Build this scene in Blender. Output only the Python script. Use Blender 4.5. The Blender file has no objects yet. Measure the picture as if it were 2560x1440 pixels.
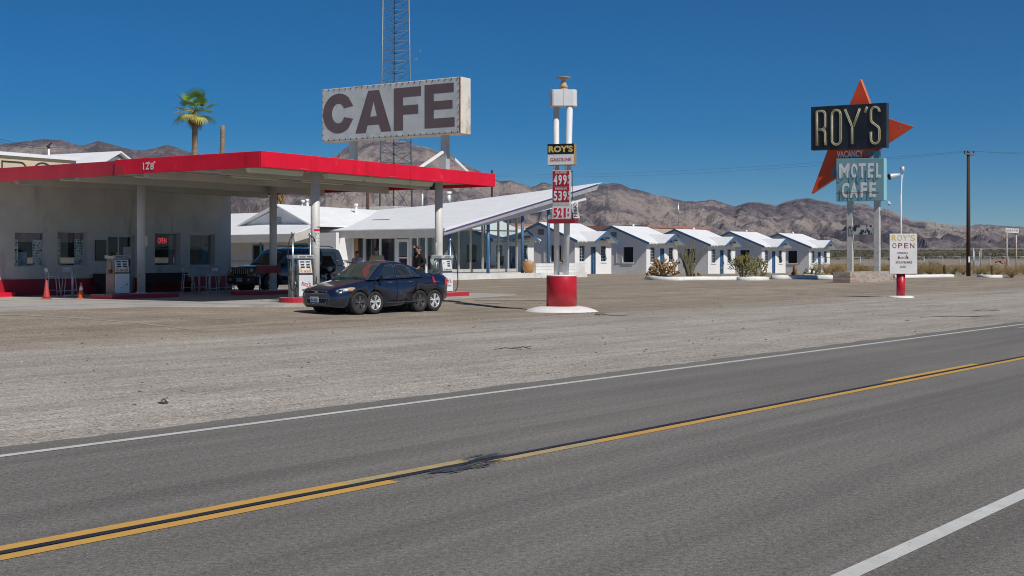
import bpy, bmesh, math, random
from mathutils import Vector, Matrix, noise
from math import sin, cos, pi, radians, hypot, atan2, sqrt
random.seed(7)
S = bpy.context.scene
COL = S.collection
F = 3200.0; HY = 645.0; CX = 1280.0; EYE = 1.63
TH = math.atan2(2560, 3200)                 # direction of the road against the view axis
UR = Vector((sin(TH), cos(TH), 0)); VR = Vector((-cos(TH), sin(TH), 0))
ROAD_ROT = atan2(UR.y, UR.x)
ST_ROT = radians(57.0)                      # the filling station stands at a slightly different angle
US = Vector((cos(ST_ROT), sin(ST_ROT), 0)); VS = Vector((-sin(ST_ROT), cos(ST_ROT), 0))
P0 = Vector((-7.5, 38.3, 0))                # near corner of the canopy on plan

def W(px, py, Y):
    return Vector(((px - CX) * Y / F, Y, EYE + (HY - py) * Y / F))
def along(P, D, px):
    "distance along direction D from P where the photo column px is reached"
    k = (px - CX) / F
    return (k * P.y - P.x) / (D.x - k * D.y)
def sm(a, b, x):
    t = max(0.0, min(1.0, (x - a) / (b - a))); return t * t * (3 - 2 * t)
def lerp(a, b, t): return a + (b - a) * t
def interp(x, pts):
    if x <= pts[0][0]: return pts[0][1]
    for (a, ya), (b, yb) in zip(pts, pts[1:]):
        if x <= b: return ya + (yb - ya) * (x - a) / (b - a)
    return pts[-1][1]
def road_d(x, y): return x * VR.x + y * VR.y
RES = [(4.86, 99, .16, 14), (28, 131, -.08, 16), (19.8, 75, -.06, 9), (33, 93, .1, 16), (16, 112, .0, 8), (-1.5, 80, .13, 11), (-6, 38, -.05, 3.0)]
BAJ = [(0, 0), (200, 0), (420, 1.5), (700, 4.2), (900, 6.5), (1100, 8.2), (1700, 12.5), (2600, 20), (4000, 30)]
def gz(x, y):
    d = road_d(x, y)
    if d < 10.9: return -.035
    z = -.035 + .03 * sm(10.9, 12, d) + .215 * sm(24, 32, d)
    for (a, b, r, w) in RES:
        q = ((x - a) ** 2 + (y - b) ** 2) / (w * w)
        if q < 9: z += r * math.exp(-q)
    if y > 0: z += interp(hypot(x, y), BAJ)
    return z
def G(px, py):
    "where the sight line through a photo point meets the ground"
    k = (px - CX) / F; m = (HY - py) / F; Y = 5.0
    while Y < 600:
        if EYE + m * Y <= gz(k * Y, Y): break
        Y += .05
    return Vector((k * Y, Y, gz(k * Y, Y)))
def on(px, Y):
    x = (px - CX) * Y / F
    return Vector((x, Y, gz(x, Y)))

# ------------------------------------------------------------------ materials
def _n(nt, t, **kw):
    n = nt.nodes.new(t)
    for k, v in kw.items(): setattr(n, k, v)
    return n
def rgba(c): return (c[0], c[1], c[2], 1)
MATS = {}
def pm(name, c1, c2=None, scale=3.0, rough=.6, bump=0.0, bscale=None, metal=0.0, detail=5, lo=.35, hi=.65, spots=None, streak=None, spec=.5, coat=0, emit=None, coord='pos'):
    """Principled material whose colour wanders between c1 and c2; spots = (colour, scale, threshold, softness); streak = xyz scale of the noise space"""
    if name in MATS: return MATS[name]
    m = bpy.data.materials.new(name); m.use_nodes = True; nt = m.node_tree
    b = nt.nodes['Principled BSDF']; L = nt.links.new
    b.inputs['Roughness'].default_value = rough; b.inputs['Metallic'].default_value = metal
    b.inputs['Specular IOR Level'].default_value = spec; b.inputs['Coat Weight'].default_value = coat
    b.inputs['Coat Roughness'].default_value = .04
    if coord == 'pos':
        co = _n(nt, 'ShaderNodeNewGeometry').outputs['Position']
    else:
        co = _n(nt, 'ShaderNodeTexCoord').outputs['Object']
    if streak:
        mp = _n(nt, 'ShaderNodeMapping'); L(co, mp.inputs[0]); mp.inputs['Scale'].default_value = streak
        co2 = mp.outputs[0]
    else: co2 = co
    out = None
    if c2 is None: c2 = tuple(x * .88 for x in c1)
    nz = _n(nt, 'ShaderNodeTexNoise'); nz.inputs['Scale'].default_value = scale; nz.inputs['Detail'].default_value = detail; nz.inputs['Roughness'].default_value = .62
    L(co2, nz.inputs['Vector'])
    rp = _n(nt, 'ShaderNodeValToRGB'); rp.color_ramp.elements[0].position = lo; rp.color_ramp.elements[1].position = hi
    rp.color_ramp.elements[0].color = rgba(c1); rp.color_ramp.elements[1].color = rgba(c2)
    L(nz.outputs['Fac'], rp.inputs['Fac']); out = rp.outputs['Color']
    for sp in ([spots] if spots and not isinstance(spots, list) else (spots or [])):
        col, sc, th, so = sp[:4]
        n2 = _n(nt, 'ShaderNodeTexNoise'); n2.inputs['Scale'].default_value = sc; n2.inputs['Detail'].default_value = 6; n2.inputs['Roughness'].default_value = .65
        if len(sp) > 4:
            mp2 = _n(nt, 'ShaderNodeMapping'); L(co, mp2.inputs[0]); mp2.inputs['Scale'].default_value = sp[4]; mp2.inputs['Location'].default_value = (3.3, 1.7, 9.1)
            L(mp2.outputs[0], n2.inputs['Vector'])
        else: L(co, n2.inputs['Vector'])
        r2 = _n(nt, 'ShaderNodeValToRGB'); r2.color_ramp.elements[0].position = th; r2.color_ramp.elements[1].position = th + so
        r2.color_ramp.elements[0].color = (0, 0, 0, 1); r2.color_ramp.elements[1].color = (1, 1, 1, 1)
        L(n2.outputs['Fac'], r2.inputs['Fac'])
        mx = _n(nt, 'ShaderNodeMix', data_type='RGBA'); L(r2.outputs['Color'], mx.inputs['Factor']); L(out, mx.inputs['A']); mx.inputs['B'].default_value = rgba(col)
        out = mx.outputs['Result']
    L(out, b.inputs['Base Color'])
    if bump:
        n3 = _n(nt, 'ShaderNodeTexNoise'); n3.inputs['Scale'].default_value = bscale or scale * 6; n3.inputs['Detail'].default_value = 4
        L(co2 if bscale is None else co, n3.inputs['Vector'])
        bp = _n(nt, 'ShaderNodeBump'); bp.inputs['Strength'].default_value = bump; bp.inputs['Distance'].default_value = .03
        L(n3.outputs['Fac'], bp.inputs['Height']); L(bp.outputs['Normal'], b.inputs['Normal'])
    if emit:
        b.inputs['Emission Color'].default_value = rgba(emit[0]); b.inputs['Emission Strength'].default_value = emit[1]
    MATS[name] = m; return m
def glass(name, tint=(.75, .8, .8), ior=1.5, rough=0.0, opaque=0.0, oc=(.02, .03, .04)):
    if name in MATS: return MATS[name]
    m = bpy.data.materials.new(name); m.use_nodes = True; nt = m.node_tree; L = nt.links.new
    nt.nodes.remove(nt.nodes['Principled BSDF']); o = nt.nodes['Material Output']
    t = _n(nt, 'ShaderNodeBsdfTransparent'); t.inputs[0].default_value = rgba(tint)
    g = _n(nt, 'ShaderNodeBsdfGlossy'); g.inputs['Roughness'].default_value = rough
    nz = _n(nt, 'ShaderNodeTexNoise'); nz.inputs['Scale'].default_value = 1.3
    bp = _n(nt, 'ShaderNodeBump'); bp.inputs['Strength'].default_value = .03; bp.inputs['Distance'].default_value = .05
    L(nz.outputs['Fac'], bp.inputs['Height']); L(bp.outputs[0], g.inputs['Normal'])
    f = _n(nt, 'ShaderNodeFresnel'); f.inputs[0].default_value = ior
    d = _n(nt, 'ShaderNodeBsdfDiffuse'); d.inputs[0].default_value = rgba(oc)
    m1 = _n(nt, 'ShaderNodeMixShader'); m1.inputs[0].default_value = opaque; L(t.outputs[0], m1.inputs[1]); L(d.outputs[0], m1.inputs[2])
    gm = _n(nt, 'ShaderNodeNewGeometry'); iv = _n(nt, 'ShaderNodeMath', operation='SUBTRACT'); iv.inputs[0].default_value = 1; L(gm.outputs['Backfacing'], iv.inputs[1])
    fm = _n(nt, 'ShaderNodeMath', operation='MULTIPLY'); L(f.outputs[0], fm.inputs[0]); L(iv.outputs[0], fm.inputs[1])      # the pane's rear face only lets light through
    m2 = _n(nt, 'ShaderNodeMixShader'); L(fm.outputs[0], m2.inputs[0]); L(m1.outputs[0], m2.inputs[1]); L(g.outputs[0], m2.inputs[2])
    L(m2.outputs[0], o.inputs['Surface']); MATS[name] = m; return m

# ------------------------------------------------------------------ mesh builder
_txt = {}
def text_geo(s, bold=0.0):
    key = (s, bold)
    if key in _txt: return _txt[key]
    cu = bpy.data.curves.new('lettering', 'FONT'); cu.body = s; cu.size = 1; cu.offset = bold; cu.extrude = .5; cu.resolution_u = 3
    o = bpy.data.objects.new('lettering', cu); COL.objects.link(o)
    dg = bpy.context.evaluated_depsgraph_get(); me = bpy.data.meshes.new_from_object(o.evaluated_get(dg))
    v = [tuple(q.co) for q in me.vertices]; f = [tuple(q.vertices) for q in me.polygons]
    bpy.data.objects.remove(o); bpy.data.curves.remove(cu); bpy.data.meshes.remove(me)
    x0 = min(q[0] for q in v); x1 = max(q[0] for q in v); y0 = min(q[1] for q in v); y1 = max(q[1] for q in v)
    v = [((q[0] - x0) / (x1 - x0) - .5, (q[1] - y0) / (y1 - y0) - .5, q[2]) for q in v]
    _txt[key] = (v, f); return _txt[key]
class MB:
    def __init__(s): s.v = []; s.f = []; s.m = []; s.s = []
    def add(s, V, Fc, mi=0, smooth=False):
        o = len(s.v); s.v += [tuple(q) for q in V]
        for q in Fc: s.f.append(tuple(i + o for i in q)); s.m.append(mi); s.s.append(smooth)
        return s
    def bx(s, x0, y0, z0, x1, y1, z1, mi=0):
        return s.add([(x0, y0, z0), (x1, y0, z0), (x1, y1, z0), (x0, y1, z0), (x0, y0, z1), (x1, y0, z1), (x1, y1, z1), (x0, y1, z1)],
                     [(0, 3, 2, 1), (4, 5, 6, 7), (0, 1, 5, 4), (1, 2, 6, 5), (2, 3, 7, 6), (3, 0, 4, 7)], mi)
    def hull8(s, V, mi=0):
        return s.add(V, [(0, 3, 2, 1), (4, 5, 6, 7), (0, 1, 5, 4), (1, 2, 6, 5), (2, 3, 7, 6), (3, 0, 4, 7)], mi)
    def beam(s, a, b, w, h, up=(0, 0, 1), mi=0):
        a = Vector(a); b = Vector(b); d = (b - a).normalized(); r = d.cross(Vector(up))
        if r.length < 1e-4: r = d.cross(Vector((0, 1, 0)))
        r.normalize(); t = r.cross(d)
        q = lambda c, i, j: c + r * (i * w / 2) + t * (j * h / 2)
        return s.hull8([q(a, -1, -1), q(a, 1, -1), q(b, 1, -1), q(b, -1, -1), q(a, -1, 1), q(a, 1, 1), q(b, 1, 1), q(b, -1, 1)], mi)
    def tube(s, path, r, n=8, mi=0, caps=True, smooth=True):
        path = [Vector(p) for p in path]; N = len(path)
        R = r if isinstance(r, (list, tuple)) else [r] * N
        d0 = (path[1] - path[0]).normalized()
        nr = d0.cross(Vector((0, 0, 1)))
        if nr.length < 1e-3: nr = d0.cross(Vector((1, 0, 0)))
        nr.normalize(); V = []; Fc = []
        for i, p in enumerate(path):
            d = (path[min(i + 1, N - 1)] - path[max(i - 1, 0)]).normalized()
            nr = (nr - d * nr.dot(d))
            if nr.length < 1e-5: nr = d.orthogonal()
            nr.normalize(); b = d.cross(nr)
            for k in range(n):
                a = 2 * pi * k / n; V.append(p + (nr * cos(a) + b * sin(a)) * R[i])
        for i in range(N - 1):
            for k in range(n):
                k2 = (k + 1) % n; Fc.append((i * n + k, i * n + k2, (i + 1) * n + k2, (i + 1) * n + k))
        s.add(V, Fc, mi, smooth)
        if caps:
            o = len(s.v) - len(V)
            s.f.append(tuple(o + k for k in reversed(range(n)))); s.m.append(mi); s.s.append(False)
            s.f.append(tuple(o + (N - 1) * n + k for k in range(n))); s.m.append(mi); s.s.append(False)
        return s
    def cyl(s, a, b, r0, r1=None, n=14, mi=0, smooth=True):
        return s.tube([a, b], [r0, r0 if r1 is None else r1], n, mi, True, smooth)
    def lathe(s, prof, c=(0, 0, 0), n=20, mi=0, smooth=True, rib=0.0, ribn=0):
        V = []; Fc = []; c = Vector(c); N = len(prof)
        for (r, z) in prof:
            for k in range(n):
                a = 2 * pi * k / n; q = r * (1 + (rib * (k % 2 * 2 - 1) if rib else 0))
                V.append((c.x + q * cos(a), c.y + q * sin(a), c.z + z))
        for i in range(N - 1):
            for k in range(n):
                k2 = (k + 1) % n; Fc.append((i * n + k, i * n + k2, (i + 1) * n + k2, (i + 1) * n + k))
        s.add(V, Fc, mi, smooth); o = len(s.v) - len(V)
        s.f.append(tuple(o + k for k in reversed(range(n)))); s.m.append(mi); s.s.append(False)
        s.f.append(tuple(o + (N - 1) * n + k for k in range(n))); s.m.append(mi); s.s.append(False)
        return s
    def prism(s, poly, o, ax, ay, az, mi=0, mi_side=None):
        "polygon poly (2-D) in the frame o, ax, ay, thickened by the vector az"
        o = Vector(o); ax = Vector(ax); ay = Vector(ay); az = Vector(az); n = len(poly)
        A = [o + ax * p[0] + ay * p[1] for p in poly]; B = [p + az for p in A]
        k = len(s.v); s.v += [tuple(q) for q in A + B]
        s.f.append(tuple(k + i for i in range(n))); s.m.append(mi); s.s.append(False)
        s.f.append(tuple(k + n + i for i in reversed(range(n)))); s.m.append(mi); s.s.append(False)
        ms = mi if mi_side is None else mi_side
        for i in range(n):
            j = (i + 1) % n; s.f.append((k + i, k + n + i, k + n + j, k + j)); s.m.append(ms); s.s.append(False)
        return s
    def ribbon(s, path, w, o, ax, ay, az, closed=False, mi=0):
        "flat stroke of width w along a 2-D path, thickened by az"
        n = len(path); L = []; R = []
        for i in range(n):
            p = Vector(path[i]); a = Vector(path[(i - 1) % n]) if (closed or i) else None; b = Vector(path[(i + 1) % n]) if (closed or i < n - 1) else None
            d1 = (p - a).normalized() if a is not None else None; d2 = (b - p).normalized() if b is not None else None
            if d1 is None: d1 = d2
            if d2 is None: d2 = d1
            n1 = Vector((-d1.y, d1.x)); n2 = Vector((-d2.y, d2.x)); m = (n1 + n2)
            m = m / max(.35, m.length_squared / 2) if m.length > 1e-4 else n1
            L.append(p + m * (w / 2)); R.append(p - m * (w / 2))
        o = Vector(o); ax = Vector(ax); ay = Vector(ay); az = Vector(az)
        q = lambda p: o + ax * p.x + ay * p.y
        V = []
        for i in range(n): V += [q(L[i]), q(R[i]), q(L[i]) + az, q(R[i]) + az]
        Fc = []
        for i in range(n if closed else n - 1):
            a = i * 4; b = ((i + 1) % n) * 4
            Fc += [(a, a + 1, b + 1, b), (a + 2, b + 2, b + 3, a + 3), (a, b, b + 2, a + 2), (a + 1, a + 3, b + 3, b + 1)]
        if not closed:
            e = (n - 1) * 4; Fc += [(0, 2, 3, 1), (e, e + 1, e + 3, e + 2)]
        return s.add(V, Fc, mi)
    def text(s, t, c, ax, ay, w, h, az, bold=0.0, mi=0):
        v, f = text_geo(t, bold); c = Vector(c); ax = Vector(ax).normalized(); ay = Vector(ay).normalized(); az = Vector(az)
        return s.add([c + ax * (q[0] * w) + ay * (q[1] * h) + az * (q[2] + .5) for q in v], f, mi)
    def loft(s, secs, mi=0, smooth=True, close=False, caps=True):
        n = len(secs[0]); k = len(s.v)
        for q in secs: s.v += [tuple(p) for p in q]
        for i in range(len(secs) - 1):
            for j in range(n if close else n - 1):
                j2 = (j + 1) % n
                s.f.append((k + i * n + j, k + i * n + j2, k + (i + 1) * n + j2, k + (i + 1) * n + j)); s.m.append(mi); s.s.append(smooth)
        if caps:
            s.f.append(tuple(k + j for j in reversed(range(n)))); s.m.append(mi); s.s.append(False)
            e = k + (len(secs) - 1) * n
            s.f.append(tuple(e + j for j in range(n))); s.m.append(mi); s.s.append(False)
        return s
    def blob(s, c, r, n=2, j=.15, mi=0, seed=0, smooth=True):
        bm = bmesh.new(); bmesh.ops.create_icosphere(bm, subdivisions=n, radius=1); c = Vector(c); r = Vector(r) if not isinstance(r, (int, float)) else Vector((r, r, r))
        V = []
        for q in bm.verts:
            k = 1 + j * noise.noise(q.co * 1.7 + Vector((seed * 3.1, seed, 0))); V.append((c.x + q.co.x * r.x * k, c.y + q.co.y * r.y * k, c.z + q.co.z * r.z * k))
        Fc = [tuple(p.index for p in q.verts) for q in bm.faces]; bm.free()
        return s.add(V, Fc, mi, smooth)
    def build(s, name, mats, parent=None, bevel=0, loc=None, seg=1, recalc=True, label=None):
        me = bpy.data.meshes.new(name); me.from_pydata(s.v, [], s.f)
        if not isinstance(mats, (list, tuple)): mats = [mats]
        for m in mats: me.materials.append(m)
        me.polygons.foreach_set('material_index', s.m); me.polygons.foreach_set('use_smooth', s.s)
        if recalc:
            bm = bmesh.new(); bm.from_mesh(me); bmesh.ops.recalc_face_normals(bm, faces=bm.faces); bm.to_mesh(me); bm.free()
        me.update()
        o = bpy.data.objects.new(name, me); COL.objects.link(o)
        if parent: o.parent = parent
        if loc is not None: o.location = loc
        if bevel:
            b = o.modifiers.new('edge', 'BEVEL'); b.width = bevel; b.segments = seg; b.limit_method = 'ANGLE'; b.angle_limit = radians(40)
        if label: o['label'] = label
        return o
def thing(name, label, cat, loc=(0, 0, 0), rz=0.0, group=None):
    o = bpy.data.objects.new(name, None); COL.objects.link(o); o.empty_display_size = .3
    o.location = loc; o.rotation_euler = (0, 0, rz); o['label'] = label; o['category'] = cat
    if group: o['group'] = group
    return o
def tag(o, label, cat, group=None):
    o['label'] = label; o['category'] = cat
    if group: o['group'] = group
    return o
def struct(o, kind='structure'): o['kind'] = kind; return o
def copy_tree(o, parent=None, **kw):
    c = o.copy(); COL.objects.link(c)
    if parent: c.parent = parent
    for ch in [q for q in bpy.data.objects if q.parent == o and q.name != c.name]: copy_tree(ch, c)
    return c
def arc(cx, cy, rx, ry, a0, a1, n=10):
    return [(cx + rx * cos(radians(a0 + (a1 - a0) * i / n)), cy + ry * sin(radians(a0 + (a1 - a0) * i / n))) for i in range(n + 1)]

# ------------------------------------------------------------------ shared materials
M_white = pm('white_paint', (.83, .83, .82), (.76, .76, .75), 1.2, .55, .15, 30)
M_red = pm('red_paint', (.74, .010, .040), (.64, .008, .032), 1.1, .5, .05, 20, spots=[((.72, .06, .1), 1.6, .62, .12), ((.44, .008, .022), 1.6, .57, .16, (1, 1, .22))], spec=.25)
M_dred = pm('dark_red_paint', (.28, .012, .022), (.2, .01, .018), 2, .5)
M_steel = pm('steel', (.55, .57, .6), (.42, .44, .47), 8, .3, metal=.9)
M_alu = pm('brushed_aluminium', (.62, .65, .68), (.52, .55, .58), 6, .35, metal=.25)
M_black = pm('black_rubber', (.012, .012, .013), (.02, .02, .02), 20, .55)
M_blackgl = pm('black_gloss', (.008, .008, .01), (.012, .012, .014), 5, .15)
M_dark = pm('dark_interior', (.012, .012, .014), (.02, .019, .018), 2, .8)
M_rust = pm('rust', (.24, .085, .03), (.4, .2, .09), 5, .8)
M_conc = pm('concrete', (.42, .40, .37), (.34, .325, .3), .7, .85, .2, 25, spots=((.25, .235, .21), .5, .58, .12))
M_glass = glass('window_glass', (.95, .97, .97))
M_glassd = glass('dark_window_glass', (.62, .68, .68))
M_blue = pm('blue_trim', (.035, .125, .27), (.05, .16, .31), 3, .5)
M_yel = pm('yellow_plastic', (.75, .5, .03), (.68, .43, .03), 4, .5)
# ================================================================== setting
S.render.film_transparent = False
cam = bpy.data.cameras.new('camera'); co = bpy.data.objects.new('camera', cam); COL.objects.link(co)
co.location = (0, 0, EYE); co.rotation_euler = (radians(90), 0, 0)
cam.sensor_width = 36; cam.lens = 36 * F / 2560; cam.shift_y = (HY - 720) / 2560
cam.clip_start = .2; cam.clip_end = 30000; S.camera = co

SKY = (.7, 0.0, 6.0, 1.5, .062, .5)
SUN_H = Vector((.63, -.777, 0)).normalized(); EL = radians(46)
sd = Vector((SUN_H.x * cos(EL), SUN_H.y * cos(EL), sin(EL)))
sl = bpy.data.lights.new('sun', 'SUN'); sl.energy = 4.1; sl.angle = radians(.53); sl.color = (1, .945, .86)
so = bpy.data.objects.new('sun', sl); COL.objects.link(so); so.rotation_euler = sd.to_track_quat('Z', 'Y').to_euler(); so.location = (60, -60, 80)
w = bpy.data.worlds.new('World'); S.world = w; w.use_nodes = True; nt = w.node_tree
sk = nt.nodes.new('ShaderNodeTexSky'); sk.sky_type = 'NISHITA'; sk.sun_disc = False; sk.sun_elevation = EL; sk.sun_rotation = atan2(sd.x, sd.y)
sk.altitude = 300; sk.air_density = SKY[0]; sk.dust_density = SKY[1]; sk.ozone_density = SKY[2]
hs = nt.nodes.new('ShaderNodeHueSaturation'); hs.inputs['Saturation'].default_value = SKY[3]; hs.inputs['Hue'].default_value = SKY[5]
nt.links.new(sk.outputs[0], hs.inputs['Color']); nt.links.new(hs.outputs[0], nt.nodes['Background'].inputs[0]); nt.nodes['Background'].inputs[1].default_value = SKY[4]
S.cycles.filter_width = 1.05
S.view_settings.view_transform = 'Standard'; S.view_settings.look = 'None'; S.view_settings.exposure = 0.0; S.view_settings.gamma = 1

# ---- ground material: gravel apron, browner towards the forecourt, streaked along the road
def ground_material():
    m = bpy.data.materials.new('desert_gravel'); m.use_nodes = True; nt = m.node_tree; L = nt.links.new; b = nt.nodes['Principled BSDF']; b.inputs['Roughness'].default_value = .95; b.inputs['Specular IOR Level'].default_value = .2
    pos = _n(nt, 'ShaderNodeNewGeometry').outputs['Position']
    def dot(v):
        n = _n(nt, 'ShaderNodeVectorMath', operation='DOT_PRODUCT'); L(pos, n.inputs[0]); n.inputs[1].default_value = v; return n.outputs['Value']
    d = dot(tuple(VR)); u = dot(tuple(UR))
    cb = _n(nt, 'ShaderNodeCombineXYZ')
    for o, i, k in ((u, 0, .05), (d, 1, .75)):
        mm = _n(nt, 'ShaderNodeMath', operation='MULTIPLY'); L(o, mm.inputs[0]); mm.inputs[1].default_value = k; L(mm.outputs[0], cb.inputs[i])
    def nz(vec, sc, de=5, ro=.6):
        n = _n(nt, 'ShaderNodeTexNoise'); L(vec, n.inputs['Vector']); n.inputs['Scale'].default_value = sc; n.inputs['Detail'].default_value = de; n.inputs['Roughness'].default_value = ro; return n.outputs['Fac']
    def ramp(f, *st):
        r = _n(nt, 'ShaderNodeValToRGB'); L(f, r.inputs[0]); e = r.color_ramp.elements
        while len(e) < len(st): e.new(.5)
        for q, (p, c) in zip(e, st): q.position = p; q.color = rgba(c) if isinstance(c, tuple) else (c, c, c, 1)
        return r.outputs['Color']
    def mix(f, a, bb, mode='MIX'):
        x = _n(nt, 'ShaderNodeMix', data_type='RGBA', blend_type=mode)
        for s, i in ((f, 'Factor'), (a, 'A'), (bb, 'B')):
            if isinstance(s, (tuple, float, int)): x.inputs[i].default_value = rgba(s) if isinstance(s, tuple) else s
            else: L(s, x.inputs[i])
        return x.outputs['Result']
    # zone factor: 0 near the road, 1 on the brown forecourt
    wob = nz(cb.outputs[0], 1.6, 4)
    a1 = _n(nt, 'ShaderNodeMath', operation='MULTIPLY_ADD'); L(wob, a1.inputs[0]); a1.inputs[1].default_value = 9; L(d, a1.inputs[2])
    mr = _n(nt, 'ShaderNodeMapRange', interpolation_type='SMOOTHSTEP'); L(a1.outputs[0], mr.inputs[0]); mr.inputs[1].default_value = 23; mr.inputs[2].default_value = 28.5
    grey = mix(ramp(nz(pos, .45, 5), (.35, 0.), (.65, 1.)), (.365, .328, .284), (.44, .402, .357))
    brown = mix(ramp(nz(pos, .5, 5), (.35, 0.), (.65, 1.)), (.272, .225, .172), (.348, .296, .232))
    c = mix(mr.outputs[0], grey, brown)
    c = mix(ramp(nz(cb.outputs[0], 2.6, 6), (.55, 0.), (.72, .55)), c, (.30, .25, .19))        # sandy tracks
    c = mix(ramp(nz(cb.outputs[0], 4.3, 4), (.56, 0.), (.7, .5)), c, (.39, .355, .32))
    c = mix(1., c, ramp(nz(cb.outputs[0], .9, 5, .65), (.32, .80), (.68, 1.16)), 'MULTIPLY')
    c = mix(1., c, ramp(nz(cb.outputs[0], 9., 3, .6), (.34, .87), (.66, 1.1)), 'MULTIPLY')
    far = _n(nt, 'ShaderNodeMapRange'); L(d, far.inputs[0]); far.inputs[1].default_value = 110; far.inputs[2].default_value = 170
    c = mix(far.outputs[0], c, mix(ramp(nz(pos, .02, 6), (.4, 0.), (.6, 1.)), (.215, .185, .16), (.275, .24, .205)))
    # low creosote cover far out on the plain
    ln = _n(nt, 'ShaderNodeVectorMath', operation='LENGTH'); L(pos, ln.inputs[0])
    r1 = _n(nt, 'ShaderNodeMapRange', interpolation_type='SMOOTHSTEP'); L(ln.outputs['Value'], r1.inputs[0]); r1.inputs[1].default_value = 300; r1.inputs[2].default_value = 430
    r2 = _n(nt, 'ShaderNodeMapRange', interpolation_type='SMOOTHSTEP'); L(ln.outputs['Value'], r2.inputs[0]); r2.inputs[1].default_value = 1150; r2.inputs[2].default_value = 950
    mu = _n(nt, 'ShaderNodeMath', operation='MULTIPLY'); L(r1.outputs[0], mu.inputs[0]); L(r2.outputs[0], mu.inputs[1])
    m3 = _n(nt, 'ShaderNodeMath', operation='MULTIPLY'); L(mu.outputs[0], m3.inputs[0]); L(ramp(nz(pos, .03, 6, .7), (.36, .35), (.56, 1.)), m3.inputs[1])
    c = mix(m3.outputs[0], c, mix(ramp(nz(pos, .1, 4), (.4, 0.), (.6, 1.)), (.055, .052, .022), (.10, .088, .045)))
    # single stones
    vo = _n(nt, 'ShaderNodeTexVoronoi'); L(pos, vo.inputs['Vector']); vo.inputs['Scale'].default_value = 34
    st = _n(nt, 'ShaderNodeSeparateColor'); L(vo.outputs['Color'], st.inputs[0])
    c = mix(ramp(st.outputs[0], (.0, .62), (.25, .9), (.8, 1.), (1., 1.35)), c, c, 'MIX')
    sh = ramp(st.outputs[0], (.0, .42), (.16, .82), (.78, 1.05), (1., 1.45))
    c = mix(.85, c, mix(1.0, c, sh, 'MULTIPLY'))
    v2 = _n(nt, 'ShaderNodeTexVoronoi'); L(pos, v2.inputs['Vector']); v2.inputs['Scale'].default_value = 13
    s2 = _n(nt, 'ShaderNodeSeparateColor'); L(v2.outputs['Color'], s2.inputs[0])
    small = _n(nt, 'ShaderNodeMath', operation='LESS_THAN'); L(v2.outputs['Distance'], small.inputs[0]); small.inputs[1].default_value = .24
    dk = _n(nt, 'ShaderNodeMath', operation='GREATER_THAN'); L(s2.outputs[1], dk.inputs[0]); dk.inputs[1].default_value = .86
    an = _n(nt, 'ShaderNodeMath', operation='MULTIPLY'); L(small.outputs[0], an.inputs[0]); L(dk.outputs[0], an.inputs[1])
    c = mix(an.outputs[0], c, ramp(s2.outputs[0], (0, (.09, .08, .075)), (.6, (.14, .125, .11)), (1, (.5, .47, .43))))
    L(c, b.inputs['Base Color'])
    bp = _n(nt, 'ShaderNodeBump'); bp.inputs['Strength'].default_value = .5; bp.inputs['Distance'].default_value = .025
    hh = _n(nt, 'ShaderNodeMath', operation='ADD'); L(nz(pos, 9, 5, .7), hh.inputs[0]); L(vo.outputs['Distance'], hh.inputs[1])
    L(hh.outputs[0], bp.inputs['Height']); L(bp.outputs[0], b.inputs['Normal'])
    return m
def axis(lo, hi, near, step, grow):
    a = [0.0]; s = step
    while a[-1] < hi: a.append(a[-1] + s); s = s if abs(a[-1]) < near else s * grow
    b = [0.0]; s = step
    while b[-1] > lo: b.append(b[-1] - s); s = s if abs(b[-1]) < near else s * grow
    return sorted(set(a + b[1:]))
# ground grid runs along the road so that its edge stays straight
us = axis(-2500, 4200, 90, 2.2, 1.13); ds = axis(-400, 3600, 70, .9, 1.12)
g = MB()
V = [(UR.x * u + VR.x * d, UR.y * u + VR.y * d) for d in ds for u in us]
n = len(us)
g.add([(x, y, gz(x, y)) for x, y in V], [(j * n + i, j * n + i + 1, (j + 1) * n + i + 1, (j + 1) * n + i) for j in range(len(ds) - 1) for i in range(n - 1)], 0, True)
struct(g.build('ground', ground_material(), recalc=False))

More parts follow.
